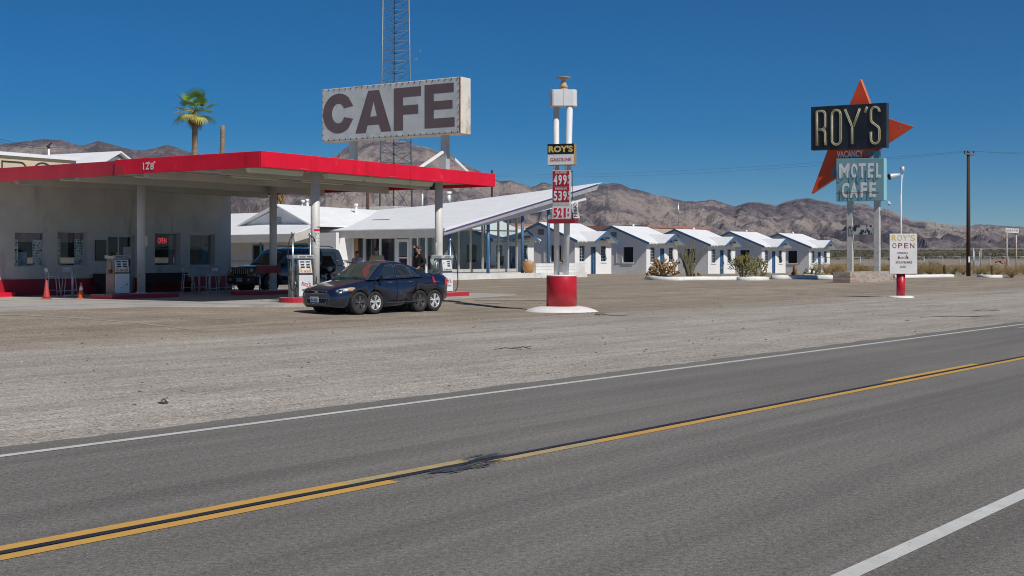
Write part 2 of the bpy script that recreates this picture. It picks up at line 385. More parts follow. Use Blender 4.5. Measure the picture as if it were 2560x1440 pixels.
# ---- road
def road_material():
    m = bpy.data.materials.new('asphalt'); m.use_nodes = True; nt = m.node_tree; L = nt.links.new; b = nt.nodes['Principled BSDF']; b.inputs['Roughness'].default_value = .85; b.inputs['Specular IOR Level'].default_value = .3
    pos = _n(nt, 'ShaderNodeNewGeometry').outputs['Position']
    def dot(v):
        n = _n(nt, 'ShaderNodeVectorMath', operation='DOT_PRODUCT'); L(pos, n.inputs[0]); n.inputs[1].default_value = v; return n.outputs['Value']
    u, d = dot(tuple(UR)), dot(tuple(VR))
    def comb(ku, kd):
        cb = _n(nt, 'ShaderNodeCombineXYZ')
        for o, i, k in ((u, 0, ku), (d, 1, kd)):
            q = _n(nt, 'ShaderNodeMath', operation='MULTIPLY'); L(o, q.inputs[0]); q.inputs[1].default_value = k; L(q.outputs[0], cb.inputs[i])
        return cb.outputs[0]
    def nz(v, sc, de=4, ro=.6):
        n = _n(nt, 'ShaderNodeTexNoise'); L(v, n.inputs['Vector']); n.inputs['Scale'].default_value = sc; n.inputs['Detail'].default_value = de; n.inputs['Roughness'].default_value = ro; return n.outputs['Fac']
    def ramp(f, a, ca, bb, cb_):
        r = _n(nt, 'ShaderNodeValToRGB'); L(f, r.inputs[0]); e = r.color_ramp.elements; e[0].position = a; e[1].position = bb
        e[0].color = rgba(ca) if isinstance(ca, tuple) else (ca, ca, ca, 1); e[1].color = rgba(cb_) if isinstance(cb_, tuple) else (cb_, cb_, cb_, 1); return r.outputs[0]
    def mix(f, a, bb, mode='MIX'):
        x = _n(nt, 'ShaderNodeMix', data_type='RGBA', blend_type=mode)
        for s_, i in ((f, 'Factor'), (a, 'A'), (bb, 'B')):
            if isinstance(s_, (tuple, float, int)): x.inputs[i].default_value = rgba(s_) if isinstance(s_, tuple) else s_
            else: L(s_, x.inputs[i])
        return x.outputs['Result']
    c = ramp(nz(comb(.25, .8), .6, 6, .65), .3, (.148, .140, .126), .7, (.196, .185, .168))
    c = mix(1., c, ramp(nz(comb(.03, 2.2), 1.0, 3), .38, .86, .62, 1.12), 'MULTIPLY')          # lengthways wear
    c = mix(1., c, ramp(nz(pos, 26, 3, .8), .32, .62, .68, 1.38), 'MULTIPLY')               # coarse aggregate
    c = mix(1., c, ramp(nz(pos, 75, 2, .8), .30, .6, .7, 1.4), 'MULTIPLY')
    c = mix(ramp(nz(pos, 48, 1), .70, 0., .74, .8), c, (.40, .38, .35))
    c = mix(ramp(nz(pos, 31, 2), .70, 0., .75, .8), c, (.05, .047, .044))
    c = mix(ramp(nz(comb(.5, 1.6), .8, 5), .66, 0., .8, .5), c, (.085, .078, .07))             # stains
    c = mix(ramp(nz(comb(.6, 2.5), 1.5, 5), .72, 0., .78, .5), c, (.24, .215, .18))            # dust patches
    L(c, b.inputs['Base Color'])
    bp = _n(nt, 'ShaderNodeBump'); bp.inputs['Strength'].default_value = .5; bp.inputs['Distance'].default_value = .012; L(nz(pos, 60, 3, .7), bp.inputs['Height']); L(bp.outputs[0], b.inputs['Normal']); return m
M_asph = road_material()
def strip(d0, d1, u0, u1, z, jit=0.0, step=3.0, seed=0, jit0=None):
    m = MB(); N = int((u1 - u0) / step) + 1; V = []
    for i in range(N + 1):
        u = u0 + (u1 - u0) * i / N
        a = (noise.noise(Vector((u * .9, seed, 0))) + .6 * noise.noise(Vector((u * 4.1, seed, 2)))) * jit; b0 = jit if jit0 is None else jit0
        b = (noise.noise(Vector((u * .9, seed + 9, 0))) + .6 * noise.noise(Vector((u * 4.1, seed + 9, 2)))) * b0
        for d in (d0 + b, d1 + a):
            V.append((UR.x * u + VR.x * d, UR.y * u + VR.y * d, z))
    return m.add(V, [(2 * i, 2 * i + 2, 2 * i + 3, 2 * i + 1) for i in range(N)])
struct(strip(1.25, 10.32, -40, 90, 0.0, .11, .18).build('road', M_asph))
struct(strip(1.25, 10.32, 90, 1500, 0.0).build('road', M_asph))
struct(strip(1.25, 10.32, -600, -40, 0.0).build('road', M_asph))
M_wline = pm('white_road_paint', (.62, .62, .59), (.52, .52, .49), 4, .7, spots=[((.25, .24, .22), 30, .6, .08), ((.2, .19, .18), 75, .66, .05)])
M_yline = pm('yellow_road_paint', (.62, .36, .075), (.55, .31, .07), 3, .7, spots=[((.3, .24, .15), 25, .60, .08), ((.2, .18, .15), 60, .66, .05)])
M_yline2 = pm('faded_yellow_paint', (.47, .36, .16), (.4, .31, .15), 6, .75, spots=((.2, .17, .13), 14, .55, .15))
M_tar = pm('tar_strip', (.018, .02, .03), (.03, .032, .042), 3, .6)
M_tar2 = pm('tar_smear', (.035, .042, .06), (.085, .088, .10), 9, .7, spots=((.14, .135, .125), 22, .56, .08))
struct(strip(9.80, 9.91, -60, 700, .004, .004, .4).build('edge_line', M_wline))
struct(strip(2.70, 2.82, -60, 300, .004, .004, .4).build('edge_line', M_wline))
DY = 6.61
def uat(px, d):      # position along the road where a line at distance d crosses photo column px
    k = (px - CX) / F; p = VR * d
    return (k * p.y - p.x) / (UR.x - k * UR.y)
for a, b, o, mt in ((-200, 860, 1, M_yline), (860, 1165, 1, M_yline2), (2215, 2440, 1, M_yline), (-200, 985, -1, M_yline), (1190, 1500, -1, M_yline2), (1500, 3300, -1, M_yline)):
    d = DY + o * .105
    m = strip(d - .058, d + .058, uat(a, d), uat(b, d), .004, .006, .3, o + 3)
    struct(m.build('centre_line', mt))
struct(strip(DY - .032, DY + .032, uat(-300, DY), uat(3300, DY), .006, .006, .3, 5).build('tar_joint', M_tar))
sme = MB()
def smear(pts, z):
    V = []
    for px, d in pts:
        u = uat(px, d); V.append((UR.x * u + VR.x * d, UR.y * u + VR.y * d, z))
    return V
rt = random.Random(6)
sme.add(smear([(1075, DY - .05), (1105, DY - .15), (1150, DY - .19), (1200, DY - .2), (1225, DY - .17), (1190, DY - .12), (1160, DY - .06), (1120, DY - .04)], .0085), [tuple(range(8))])
sme.add(smear([(1165, DY + .03), (1190, DY + .08), (1225, DY + .14), (1245, DY + .13), (1240, DY + .08), (1200, DY + .04)], .0085), [tuple(range(6))])
for i in range(46):          # ragged brush ends
    hi = i % 3 == 0; px0 = rt.uniform(1045, 1235) if not hi else rt.uniform(1150, 1235); o = rt.uniform(-.235, -.03) if not hi else rt.uniform(.02, .175); l = rt.uniform(18, 70); wv_ = rt.uniform(.004, .014)
    sme.add(smear([(px0, DY + o), (px0 + l * .5, DY + o - wv_), (px0 + l, DY + o + rt.uniform(-.02, .02)), (px0 + l * .5, DY + o + wv_)], .009 + i * .00005), [(0, 1, 2, 3)])
struct(sme.build('tar_smear', M_tar2))
ar = MB(); ar.add(smear([(2535, 9.42), (2640, 9.5), (2660, 9.3), (2570, 9.36)], .004), [(0, 1, 2, 3)]); struct(ar.build('road_arrow', M_wline))

# ---- forecourt slab of the station
def sp(u, v, z): q = P0 + US * u + VS * v; return Vector((q.x, q.y, z))
PADZ = .215
pad = MB()
edge = [(-9, 3.2), (-5, 2.6), (-2.5, 2.2), (-1.2, 1.0), (0.2, .3), (2, -.55), (5, -.75), (8, -.7), (11, -.6), (13.6, -.35), (14.4, .3), (14.6, 6), (16, 15.4), (16, 25), (-9, 25)]
top = [sp(a, b, PADZ) for a, b in edge]; bot = [sp(a, b, -.3) for a, b in edge]
k = len(edge); pad.add(top + bot, [tuple(range(k))] + [(i, i + k, (i + 1) % k + k, (i + 1) % k) for i in range(k)])
struct(pad.build('forecourt', M_conc))
cr = MB()
for a, b, w_ in (((-7, 5), (14, 5), .03), ((-7, 10), (13, 10), .03), ((0.3, .5), (0.3, 15), .03), ((6, .0), (6, 15), .03), ((11, .5), (11, 15), .03)):
    A = sp(a[0], a[1], PADZ + .004); B = sp(b[0], b[1], PADZ + .004); r = (B - A).normalized().cross(Vector((0, 0, 1))) * w_
    cr.add([A - r, A + r, B + r, B - r], [(0, 1, 2, 3)])
struct(cr.build('slab_joint', pm('joint', (.16, .15, .135))))
# pale slab edge and odd concrete remnants in the gravel
rem = MB()
for pts in ([(1185, 750), (1230, 747), (1300, 747), (1366, 749), (1366, 751), (1290, 752.5), (1190, 752)], [(1205, 757.5), (1225, 756.5), (1255, 757.5), (1250, 759), (1215, 759)], [(1508, 786), (1545, 783), (1575, 786), (1565, 789.5), (1530, 789.5)]):
    V = [G(*p) + Vector((0, 0, .012)) for p in pts]; rem.add(V, [tuple(range(len(V)))])
CV = [(-60, 786, 3), (60, 788.5, 3), (180, 794, 3.4), (330, 806.5, 3.2), (430, 818, 3), (520, 831, 1.5)]
V = []
for q in range(61):
    x = -60 + 580 * q / 60; y = interp(x, [(a, b) for a, b, c in CV]) + .5 * noise.noise(Vector((x * .05, 0, 0))); w_ = interp(x, [(a, c) for a, b, c in CV]) * (.5 + .5 * noise.noise(Vector((x * .03, 4, 0))) + .3)
    V += [G(x, y - w_ / 2) + Vector((0, 0, .005)), G(x, y + w_ / 2) + Vector((0, 0, .005))]
rem.add(V, [(2 * q, 2 * q + 1, 2 * q + 3, 2 * q + 2) for q in range(60)])
struct(rem.build('pavement_remnant', pm('worn_concrete', (.36, .33, .29), (.27, .24, .2), 2, .9, .2, 30)))

# ---- mountains: real ridges 2.4 - 4.4 km away
SIL = [(-900, 372), (-500, 352), (-300, 370), (-120, 368), (0, 362), (60, 353), (110, 347), (150, 349), (185, 360), (215, 363), (247, 352), (275, 359), (310, 370), (340, 376), (370, 374), (420, 361), (445, 371), (475, 380), (560, 400), (640, 418), (720, 412), (790, 408), (840, 388), (880, 356), (915, 349), (960, 346), (1000, 352), (1045, 364), (1075, 369), (1110, 385), (1150, 404), (1190, 424), (1225, 442), (1250, 452), (1275, 450), (1300, 458), (1330, 468), (1345, 461), (1357, 455), (1372, 460), (1392, 468), (1430, 474), (1470, 470), (1500, 460), (1530, 457), (1552, 460), (1580, 472), (1620, 480), (1650, 489), (1685, 495), (1710, 503), (1745, 504), (1785, 498), (1810, 508), (1838, 515), (1870, 506), (1900, 505), (1940, 513), (1965, 505), (1995, 497), (2020, 495), (2045, 500), (2075, 505), (2105, 514), (2135, 509), (2165, 509), (2190, 522), (2215, 520), (2240, 532), (2275, 550), (2310, 553), (2345, 557), (2395, 562), (2425, 565), (2450, 561), (2470, 560), (2500, 564), (2560, 567), (2700, 560), (2900, 575), (3200, 566), (3700, 580)]
def fbm(x, y, o=5): return noise.fractal(Vector((x, y, 3.7)), 1.0, 2.1, o)
mt = MB(); cols = []; px = -900.0
pxs = []
while px < 3700: pxs.append(px); px += 4.5 if -60 < px < 2620 else 25
TS = [i / 150 for i in range(151)] + [1.04, 1.1, 1.2, 1.35]
colr = []
for px in pxs:
    ys = interp(px, SIL) + 2.0 * fbm(px * .045, 7.7, 4) - 2.2 * abs(noise.noise(Vector((px * .11, 3, 3)))) + .8
    kx = (px - CX) / F
    for t in TS:
        R = 2300 + 1900 * min(t, 1.0) + (t - 1 if t > 1 else 0) * 3000
        Y = R
        base = 9.0
        zr = EYE + (HY - ys) * 4200 / F
        if t > 1: z = zr * (1 - (t - 1) * 1.2)
        else:
            wx = kx * Y / 260; wy = Y / 420
            rg = noise.ridged_multi_fractal(Vector((wx * 1.15 + .5 * fbm(wx * .6, wy * .6, 3), wy * .75, 1.3)), .9, 2.1, 6, .95, 2.0)
            rg = max(0, min(1.6, rg / 1.7))
            big = .5 + .5 * fbm(wx * .35, wy * .45 + 4, 3)
            sh = .62 * t ** 1.15 + .38 * t ** 2.4
            k = (1 - t) * (t ** .5)
            z = base + (zr - base) * (sh * (1 - .1 * k) + k * (1.05 * (rg - .62) + .5 * (big - .5)))
            q_ = sm(0, .15, t) * (1 - t) ** .35
            z += q_ * (26 * (1 - 2 * abs(noise.noise(Vector((wx * 2.3 + .6 * fbm(wy * 1.5, wx, 2), wy * 1.2, 2))))) - 13 + 15 * (1 - 2.4 * abs(noise.noise(Vector((wx * 5.6, wy * 3.4, 8))))) - 6 + 8 * fbm(wx * 9, wy * 9, 3))
            # stay below the skyline
            lim = EYE + (HY - ys - 2) * Y / F
            if t < 1 and z > lim - (1 - t) * 14: z = lim - (1 - t) * 14
        mt.v.append((kx * Y, Y, z))
        f = fbm(kx * Y / 300, Y / 300 + z / 120, 5) + .25 * fbm(kx * Y / 60, Y / 60, 3)
        tanv = .5 + .9 * f
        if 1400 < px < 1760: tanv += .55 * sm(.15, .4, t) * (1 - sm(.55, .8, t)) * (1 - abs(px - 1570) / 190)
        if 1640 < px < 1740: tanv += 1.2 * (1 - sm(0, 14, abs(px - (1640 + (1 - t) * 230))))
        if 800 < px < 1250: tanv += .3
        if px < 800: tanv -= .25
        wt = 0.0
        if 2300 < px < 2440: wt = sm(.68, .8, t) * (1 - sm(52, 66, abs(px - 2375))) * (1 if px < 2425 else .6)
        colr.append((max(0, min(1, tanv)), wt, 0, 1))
n = len(TS)
for i in range(len(pxs) - 1):
    for j in range(n - 1): mt.f.append((i * n + j, (i + 1) * n + j, (i + 1) * n + j + 1, i * n + j + 1)); mt.m.append(0); mt.s.append(False)
def rock_material():
    m = bpy.data.materials.new('desert_rock'); m.use_nodes = True; nt = m.node_tree; L = nt.links.new; b = nt.nodes['Principled BSDF']; b.inputs['Roughness'].default_value = .95; b.inputs['Specular IOR Level'].default_value = .15
    at = _n(nt, 'ShaderNodeAttribute', attribute_name='rock'); sp_ = _n(nt, 'ShaderNodeSeparateColor'); L(at.outputs['Color'], sp_.inputs[0])
    pos = _n(nt, 'ShaderNodeNewGeometry').outputs['Position']
    n1 = _n(nt, 'ShaderNodeTexNoise'); L(pos, n1.inputs['Vector']); n1.inputs['Scale'].default_value = .045; n1.inputs['Detail'].default_value = 8; n1.inputs['Roughness'].default_value = .7
    ad = _n(nt, 'ShaderNodeMath', operation='MULTIPLY_ADD'); L(n1.outputs[0], ad.inputs[0]); ad.inputs[1].default_value = 2.2; ad.inputs[2].default_value = -1.12
    a2 = _n(nt, 'ShaderNodeMath', operation='ADD', use_clamp=True); L(ad.outputs[0], a2.inputs[0]); L(sp_.outputs[0], a2.inputs[1])
    r = _n(nt, 'ShaderNodeValToRGB'); L(a2.outputs[0], r.inputs[0]); e = r.color_ramp.elements
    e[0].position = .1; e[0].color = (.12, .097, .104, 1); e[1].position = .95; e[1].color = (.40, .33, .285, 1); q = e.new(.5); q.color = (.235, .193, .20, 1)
    mx = _n(nt, 'ShaderNodeMix', data_type='RGBA'); L(sp_.outputs[1], mx.inputs['Factor']); L(r.outputs[0], mx.inputs['A']); mx.inputs['B'].default_value = (.42, .38, .34, 1)
    L(mx.outputs['Result'], b.inputs['Base Color'])
    n2 = _n(nt, 'ShaderNodeTexNoise'); L(pos, n2.inputs['Vector']); n2.inputs['Scale'].default_value = .035; n2.inputs['Detail'].default_value = 9; n2.inputs['Roughness'].default_value = .68
    bp = _n(nt, 'ShaderNodeBump'); bp.inputs['Strength'].default_value = 1.0; bp.inputs['Distance'].default_value = 26
    L(n2.outputs[0], bp.inputs['Height']); L(bp.outputs[0], b.inputs['Normal']); return m
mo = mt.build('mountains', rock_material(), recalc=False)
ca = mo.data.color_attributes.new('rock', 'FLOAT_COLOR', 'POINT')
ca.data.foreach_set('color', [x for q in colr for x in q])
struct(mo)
# ---- the air between
hz = MB().bx(-6500, -300, -3, 7500, 8200, 900); 
mh = bpy.data.materials.new('air_haze'); mh.use_nodes = True; nt = mh.node_tree; nt.nodes.remove(nt.nodes['Principled BSDF'])
pv = nt.nodes.new('ShaderNodeVolumePrincipled'); pv.inputs['Color'].default_value = (.62, .78, 1, 1); pv.inputs['Density'].default_value = HAZE = .000036; pv.inputs['Anisotropy'].default_value = .2
nt.links.new(pv.outputs[0], nt.nodes['Material Output'].inputs['Volume'])
struct(hz.build('haze', mh), 'stuff')
# ================================================================== filling station
M_stucco = pm('stucco', (.68, .645, .585), (.56, .53, .475), .8, .9, .5, 55, spots=[((.33, .325, .31), 1.2, .55, .2, (1, 1, .25))])
M_curtain = pm('pink_curtain', (.30, .16, .165), (.4, .25, .25), 3, .9, streak=(9, 9, .3))
M_soffit = pm('soffit_paint', (.50, .48, .43), (.42, .4, .35), .5, .7, spots=((.34, .28, .2), .9, .62, .2))
M_post = pm('post_paint', (.66, .65, .63), (.58, .57, .55), 1.5, .5, .1, 20, spots=((.42, .4, .36), 2.2, .63, .1))
def holes_wall(mb, x0, x1, z0, z1, ops, y0, th, mi=0):
    xs = sorted({x0, x1} | {a for o in ops for a in o[:2]}); zs = sorted({z0, z1} | {a for o in ops for a in o[2:4]})
    for a, b in zip(xs, xs[1:]):
        run = None
        for c, d in zip(zs, zs[1:]):
            cx, cz = (a + b) / 2, (c + d) / 2
            if any(o[0] < cx < o[1] and o[2] < cz < o[3] for o in ops):
                if run: mb.bx(a, y0, run[0], b, y0 + th, run[1], mi); run = None
            else: run = (run[0], d) if run else (c, d)
        if run: mb.bx(a, y0, run[0], b, y0 + th, run[1], mi)
BL = sp(0, 14.1, 0)
ux = lambda px, py=0: along(BL, US, px)
st = thing('gas_station_building', 'grey stucco station shop with red base under the red canopy', 'shop building', BL, ST_ROT)
WIN = [(ux(37), ux(117), 1.30, 2.62, 0), (ux(144), ux(219), 1.30, 2.66, 1), (ux(387), ux(451), 1.30, 2.70, 2), (ux(475), ux(537), 1.30, 2.66, 3)]
DOOR = (ux(270), ux(338), PADZ, 2.55)
m = MB(); holes_wall(m, -6, 12.66, PADZ + .62, 4.475, [(a, b, c, d) for a, b, c, d, e in WIN] + [(DOOR[0], DOOR[1], .1, DOOR[3])], 0, .38)
m.bx(12.28, .38, PADZ + .62, 12.66, 8, 4.475); m.bx(-6, 8, PADZ, 12.66, 8.3, 4.475)
m.build('wall', M_stucco, st)
m = MB(); m.bx(-6, -.05, PADZ - .05, DOOR[0], .36, PADZ + .62); m.bx(DOOR[1], -.05, PADZ - .05, 12.69, .36, PADZ + .62); m.bx(12.3, .36, PADZ - .05, 12.69, 8, PADZ + .62)
m.build('painted_base', pm('base_red', (.40, .012, .03), (.30, .012, .025), 1.5, .5, .1, 20), st)
MB().bx(-6, -.42, PADZ - .05, ux(22), -.053, PADZ + .16).build('step', M_red, st)
MB().bx(-6, .6, 4.48, 12.66, 8.3, 4.6).build('roof', M_white, st)
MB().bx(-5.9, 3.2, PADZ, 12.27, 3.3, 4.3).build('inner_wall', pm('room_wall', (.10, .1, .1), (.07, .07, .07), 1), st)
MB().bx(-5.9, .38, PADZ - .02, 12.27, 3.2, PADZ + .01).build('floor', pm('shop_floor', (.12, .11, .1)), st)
rs = random.Random(3)
PAL = [(.6, .6, .6), (.08, .14, .32), (.35, .03, .04), (.02, .02, .025), (.5, .36, .06), (.06, .2, .1), (.35, .36, .38), (.14, .12, .2), (.12, .25, .4)]
M_pal = [pm('sticker_%s' % n, c) for n, c in zip(('pale', 'navy', 'red', 'black', 'yellow', 'green', 'grey', 'violet', 'cyan'), PAL)]
M_paper = pm('paper', (.62, .62, .6), (.56, .56, .55), 4, .8)
for a, b, c, d, e in WIN:
    w_ = MB().bx(a, .2, c, b, .206, d).build('window', M_glass, st)
    f = MB(); t = .045
    f.bx(a, .17, c, a + t, .24, d); f.bx(b - t, .17, c, b, .24, d); f.bx(a + t, .17, c, b - t, .24, c + t); f.bx(a + t, .17, d - t, b - t, .24, d)
    f.build('frame', M_alu, w_)
    MB().bx(a - .04, -.06, c - .07, b + .04, .17, c - .002).build('sill', M_stucco, w_)
    # gathered curtain over the top
    N = 40; q = MB(); V = []
    ch = (.34, .38, .0, .32)[e]
    if ch:
        for i in range(N + 1):
            x = a + t + (b - a - 2 * t) * i / N
            for z in (d - t, d - t - ch * (1 + .12 * noise.noise(Vector((i * .5, e, 0))))): V.append((x, .32 + .03 * sin(i * 1.9), z))
        q.add(V, [(2 * i, 2 * i + 2, 2 * i + 3, 2 * i + 1) for i in range(N)], 0, True); q.build('curtain', M_curtain, w_)
    if e < 2:
        for (s0, s1) in ((a + t, a + .30), (b - .46, b - t)):
            q = MB(); q.bx(s0, .225, c + t, s1, .229, d - .3, 0)
            z = c + t + .03
            while z < d - .38:
                x = s0 + .02
                while x < s1 - .07:
                    ww = rs.uniform(.04, .085); hh = rs.uniform(.045, .085)
                    if rs.random() < .78 and x + ww < s1: q.bx(x, .2215, z, x + ww, .2245, z + hh, rs.randint(1, 8))
                    x += ww + .018
                z += .1
            q.build('sticker_sheet', [M_paper] + M_pal[1:], w_)
    if e == 0: MB().bx(b - 1.05, .5, c, b - .5, .53, c + .55).build('poster', pm('blue_poster', (.14, .25, .4), (.4, .45, .5), 6), w_)
    if e == 3:
        MB().bx(b - .45, .3, c + .1, b - .1, .32, d - .55).build('notice', pm('teal_notice', (.16, .28, .28), (.1, .2, .2), 5), w_)
    if e == 2:
        MB().bx(a + .02, .4, c, a + .28, .43, d - .1).build('curtain', pm('white_net', (.4, .4, .4), (.3, .3, .3), 4, streak=(8, 8, .3)), w_)
        MB().bx(b - .28, .4, c, b - .02, .43, d - .1).build('curtain', MATS['white_net'], w_)
# door: two aluminium leaves
dr = thing('door', '', ''); 
for k_ in ('label', 'category'): del dr[k_]
dr.parent = st
a, b, c, d = DOOR; mid = (a + b) / 2
f = MB()
for x in (a, mid - .03, b - .06): f.bx(x, .2, c, x + .06, .27, d)
f.bx(a, .2, d - .07, b, .27, d); f.bx(a, .2, c, b, .27, c + .12); f.bx(mid, .2, c + .95, b, .27, c + 1.02)
f.build('frame', M_alu, dr)
MB().bx(a + .06, .23, c + .1, b - .06, .236, d - .05).build('pane', M_glassd, dr)
MB().cyl((mid + .12, .17, c + .95), (mid + .12, .17, c + 1.25), .015).build('handle', M_steel, dr)
MB().bx(mid + .25, .215, 1.62, mid + .72, .222, 2.08).build('notice', M_paper, dr)
m = MB(); m.hull8([(a + .07, .215, 1.55), (mid - .1, .215, 1.55), (mid - .1, .222, 1.55), (a + .07, .222, 1.55), (a + .07, .215, 1.78), (mid, .215, 1.85), (mid, .222, 1.85), (a + .07, .222, 1.78)])
m.build('yellow_notice', M_yel, dr)
bb = tag(MB().bx(0, -.045, 0, ux(264) - ux(237), -.003, .82).build('notice_board', M_blackgl), 'black blank board on the stucco wall left of the shop door', 'board')
bb.location = sp(ux(237), 14.1, 1.52); bb.rotation_euler.z = ST_ROT
# neon sign in the third window
a, b, c, d, e = WIN[2]
ne = thing('neon_sign', 'red OPEN neon sign glowing inside the shop window', 'neon sign', sp((a + b) / 2 - .05, 14.4, 2.36), ST_ROT)
M_neon = pm('red_neon', (.8, .05, .05), emit=((1, .06, .09), .4))
MB().text('OPEN', (0, 0, 0), (1, 0, 0), (0, 0, 1), .46, .24, (0, -.02, 0), .0, 0).build('lettering', M_neon, ne)
m = MB(); m.tube([(-.42 + .42 * (1 - cos(t * pi / 14)), .03, -.14 + .40 * sin(t * pi / 14)) for t in range(15)], .014, 6); m.build('arch_tube', pm('unlit_tube', (.06, .07, .09)), ne)

# ------------------------------------------------------------------ canopy
rs_ = random.Random(9)
ZB, ZT = 4.35, 4.84
cn = thing('station_canopy', 'red edged flat canopy on round white columns over the pumps', 'canopy', P0, ST_ROT)
CL, CW = 12.6, 14.06
ff_ = MB().bx(0, 0, ZB, CL, .06, ZT).build('front_fascia', M_red, cn, .012)
for q in (2.42, 4.88, 7.31, 9.77): MB().bx(q - .004, -.003, ZB + .012, q + .004, -.0005, ZT - .01).build('panel_joint', M_dred, ff_)
for q in (1.7, 6.1, 8.6): MB().bx(q, -.004, ZB + .05, q + rs_.uniform(.2, .6), -.0008, ZB + .056).build('scratch', pm('scratch', (.6, .3, .3)), ff_)
xj = along(P0, VS, 286)
m = MB(); m.bx(0, .062, ZB, .06, xj - .01, ZT); m.build('side_fascia', M_red, cn, .012)
m = MB(); m.bx(.05, xj + .01, ZB - .02, .10, CW, ZT - .03); m.bx(-.012, xj - .5, ZB, -.001, xj - .02, ZB + .3); m.build('dented_fascia', pm('red_paint_b', (.55, .016, .035), (.42, .012, .028), 1.1, .42, .25, 3), cn, .01)
MB().bx(CL - .06, .062, ZB, CL, CW, ZT).build('rear_fascia', M_red, cn, .012)
MB().bx(.11, .065, ZB + .13, CL - .065, CW, ZT - .05).build('roof_deck', M_soffit, cn)
m = MB()
for v in (1.9, 5.2, 8.6, 11.8):
    m.bx(.12, v - .11, ZB - .13, CL - 1.75 if v < 3 else CL - .1, v + .11, ZB + .125)
m.build('beam', M_soffit, cn)
m = MB(); m.bx(CL - 1.75, 1.72, ZB - .14, CL - 1.52, 2.08, ZB + .12); m.build('beam_cap', M_black, cn)
m = MB()
for v in (3.5, 6.8, 10.3, 12.9): m.tube([(.2, v, ZB + .1), (CL - .2, v, ZB + .1)], .022, 6)
for v in (.9, 4.6): m.tube([(.3, v + .35, ZB + .09), (CL - 2, v + .35, ZB + .09)], .02, 6)
m.build('conduit', M_soffit, cn)
M_tube = pm('lamp_tube', (.62, .7, .55), (.66, .72, .58), 1, .3)
for (x, y, l) in ((.35, .9, 2.4), (3.9, .9, 1.9), (6.0, .9, 2.3), (8.4, .9, 1.3), (3.0, 4.2, 2.2), (6.4, 4.2, 2.2), (1.2, 7.0, 2.2), (5.2, 7.0, 2.2), (1.0, 10.6, 2.2), (4.6, 10.6, 2.2), (8, 10.6, 2.2)):
    f = MB().bx(x, y - .11, ZB + .05, x + l, y + .11, ZB + .128).build('light_fixture', M_soffit, cn)
    if y < 1: MB().hull8([(x + .05, y - .09, ZB - .10), (x + l - .05, y - .09, ZB - .10), (x + l - .05, y + .09, ZB - .10), (x + .05, y + .09, ZB - .10), (x, y - .11, ZB + .048), (x + l, y - .11, ZB + .048), (x + l, y + .11, ZB + .048), (x, y + .11, ZB + .048)]).build('diffuser', M_tube, f); continue
    q = MB(); q.tube([(x + .04, y - .05, ZB + .025), (x + l - .04, y - .05, ZB + .025)], .025, 6); q.tube([(x + .04, y + .05, ZB + .025), (x + l - .04, y + .05, ZB + .025)], .025, 6)
    q.build('tube', M_tube, f)
POSTS = []
for px, v in ((788, .95), (1097, .95), (353, 8.9), (683, 8.2)):
    k = (px - CX) / F; b_ = P0 + VS * v; u = (k * b_.y - b_.x) / (US.x - k * US.y); POSTS.append((u, v))
    c = MB(); c.cyl((u, v, PADZ + .1), (u, v, ZB + .13), .145, n=24); c.lathe([(.19, 0), (.19, .03), (.15, .05)], (u, v, PADZ + .15), 20)
    co_ = c.build('column', M_post, cn)
    MB().bx(u - .2, v - .2, ZB + .06, u + .2, v + .2, ZB + .127).build('column_cap', M_soffit, co_)
m = MB()
lab = lambda t, y, z, w_, h_: m.text(t, (-.016, y, z), (0, -1, 0), (0, 0, 1), w_, h_, (-.004, 0, 0), .012)
y0 = along(P0, VS, 366); lab('12', y0, 4.58, .28, .23); y1 = along(P0, VS, 381); lab('8', y1, 4.56, .16, .22); lab('ft', along(P0, VS, 374), 4.68, .09, .07); lab('"', along(P0, VS, 387), 4.68, .07, .07)
m.build('height_marking', pm('sign_white', (.74, .74, .72), (.66, .66, .64), 5, .6), cn)
# electrical boxes on two columns
u, v = POSTS[1]
m = MB().bx(u - .21, v - .12, 1.35, u - .14, v + .05, 1.75); m.tube([(u - .17, v, 1.35), (u - .17, v, PADZ + .2)], .02); m.tube([(u - .17, v, 1.75), (u - .17, v, 2.2)], .015); m.build('switch_box', M_post, cn)
u, v = POSTS[2]; MB().bx(u + .02, v - .2, 2.05, u + .13, v - .13, 2.4).build('switch_box', M_post, cn)
# notice on the front column
u, v = POSTS[0]
ns = thing('column_notice', 'white notice with red header strapped to the front canopy column', 'notice', sp(u, v, 1.95), ST_ROT)
def curved(mb, r, a0, a1, z0, z1, mi=0, n=10):
    V = []
    for i in range(n + 1):
        a = radians(a0 + (a1 - a0) * i / n); V += [(r * cos(a), r * sin(a), z0), (r * cos(a), r * sin(a), z1)]
    mb.add(V, [(2 * i, 2 * i + 2, 2 * i + 3, 2 * i + 1) for i in range(n)], mi, True)
m = MB(); curved(m, .151, -150, -30, 0, .62); m.build('sheet', M_paper, ns)
m = MB(); curved(m, .153, -150, -30, .55, .62); m.build('header', M_red, ns)
m = MB()
for i in range(9):
    for j in range(3):
        if rs.random() < .8: curved(m, .153, -144 + j * 36, -144 + j * 36 + rs.uniform(14, 30), .04 + i * .054, .065 + i * .054, 0, 3)
for j in range(4): curved(m, .153, -120 + j * 19, -120 + j * 19 + 13, .66, .71, 0, 3)
m.build('print', pm('grey_print', (.25, .25, .26)), ns)

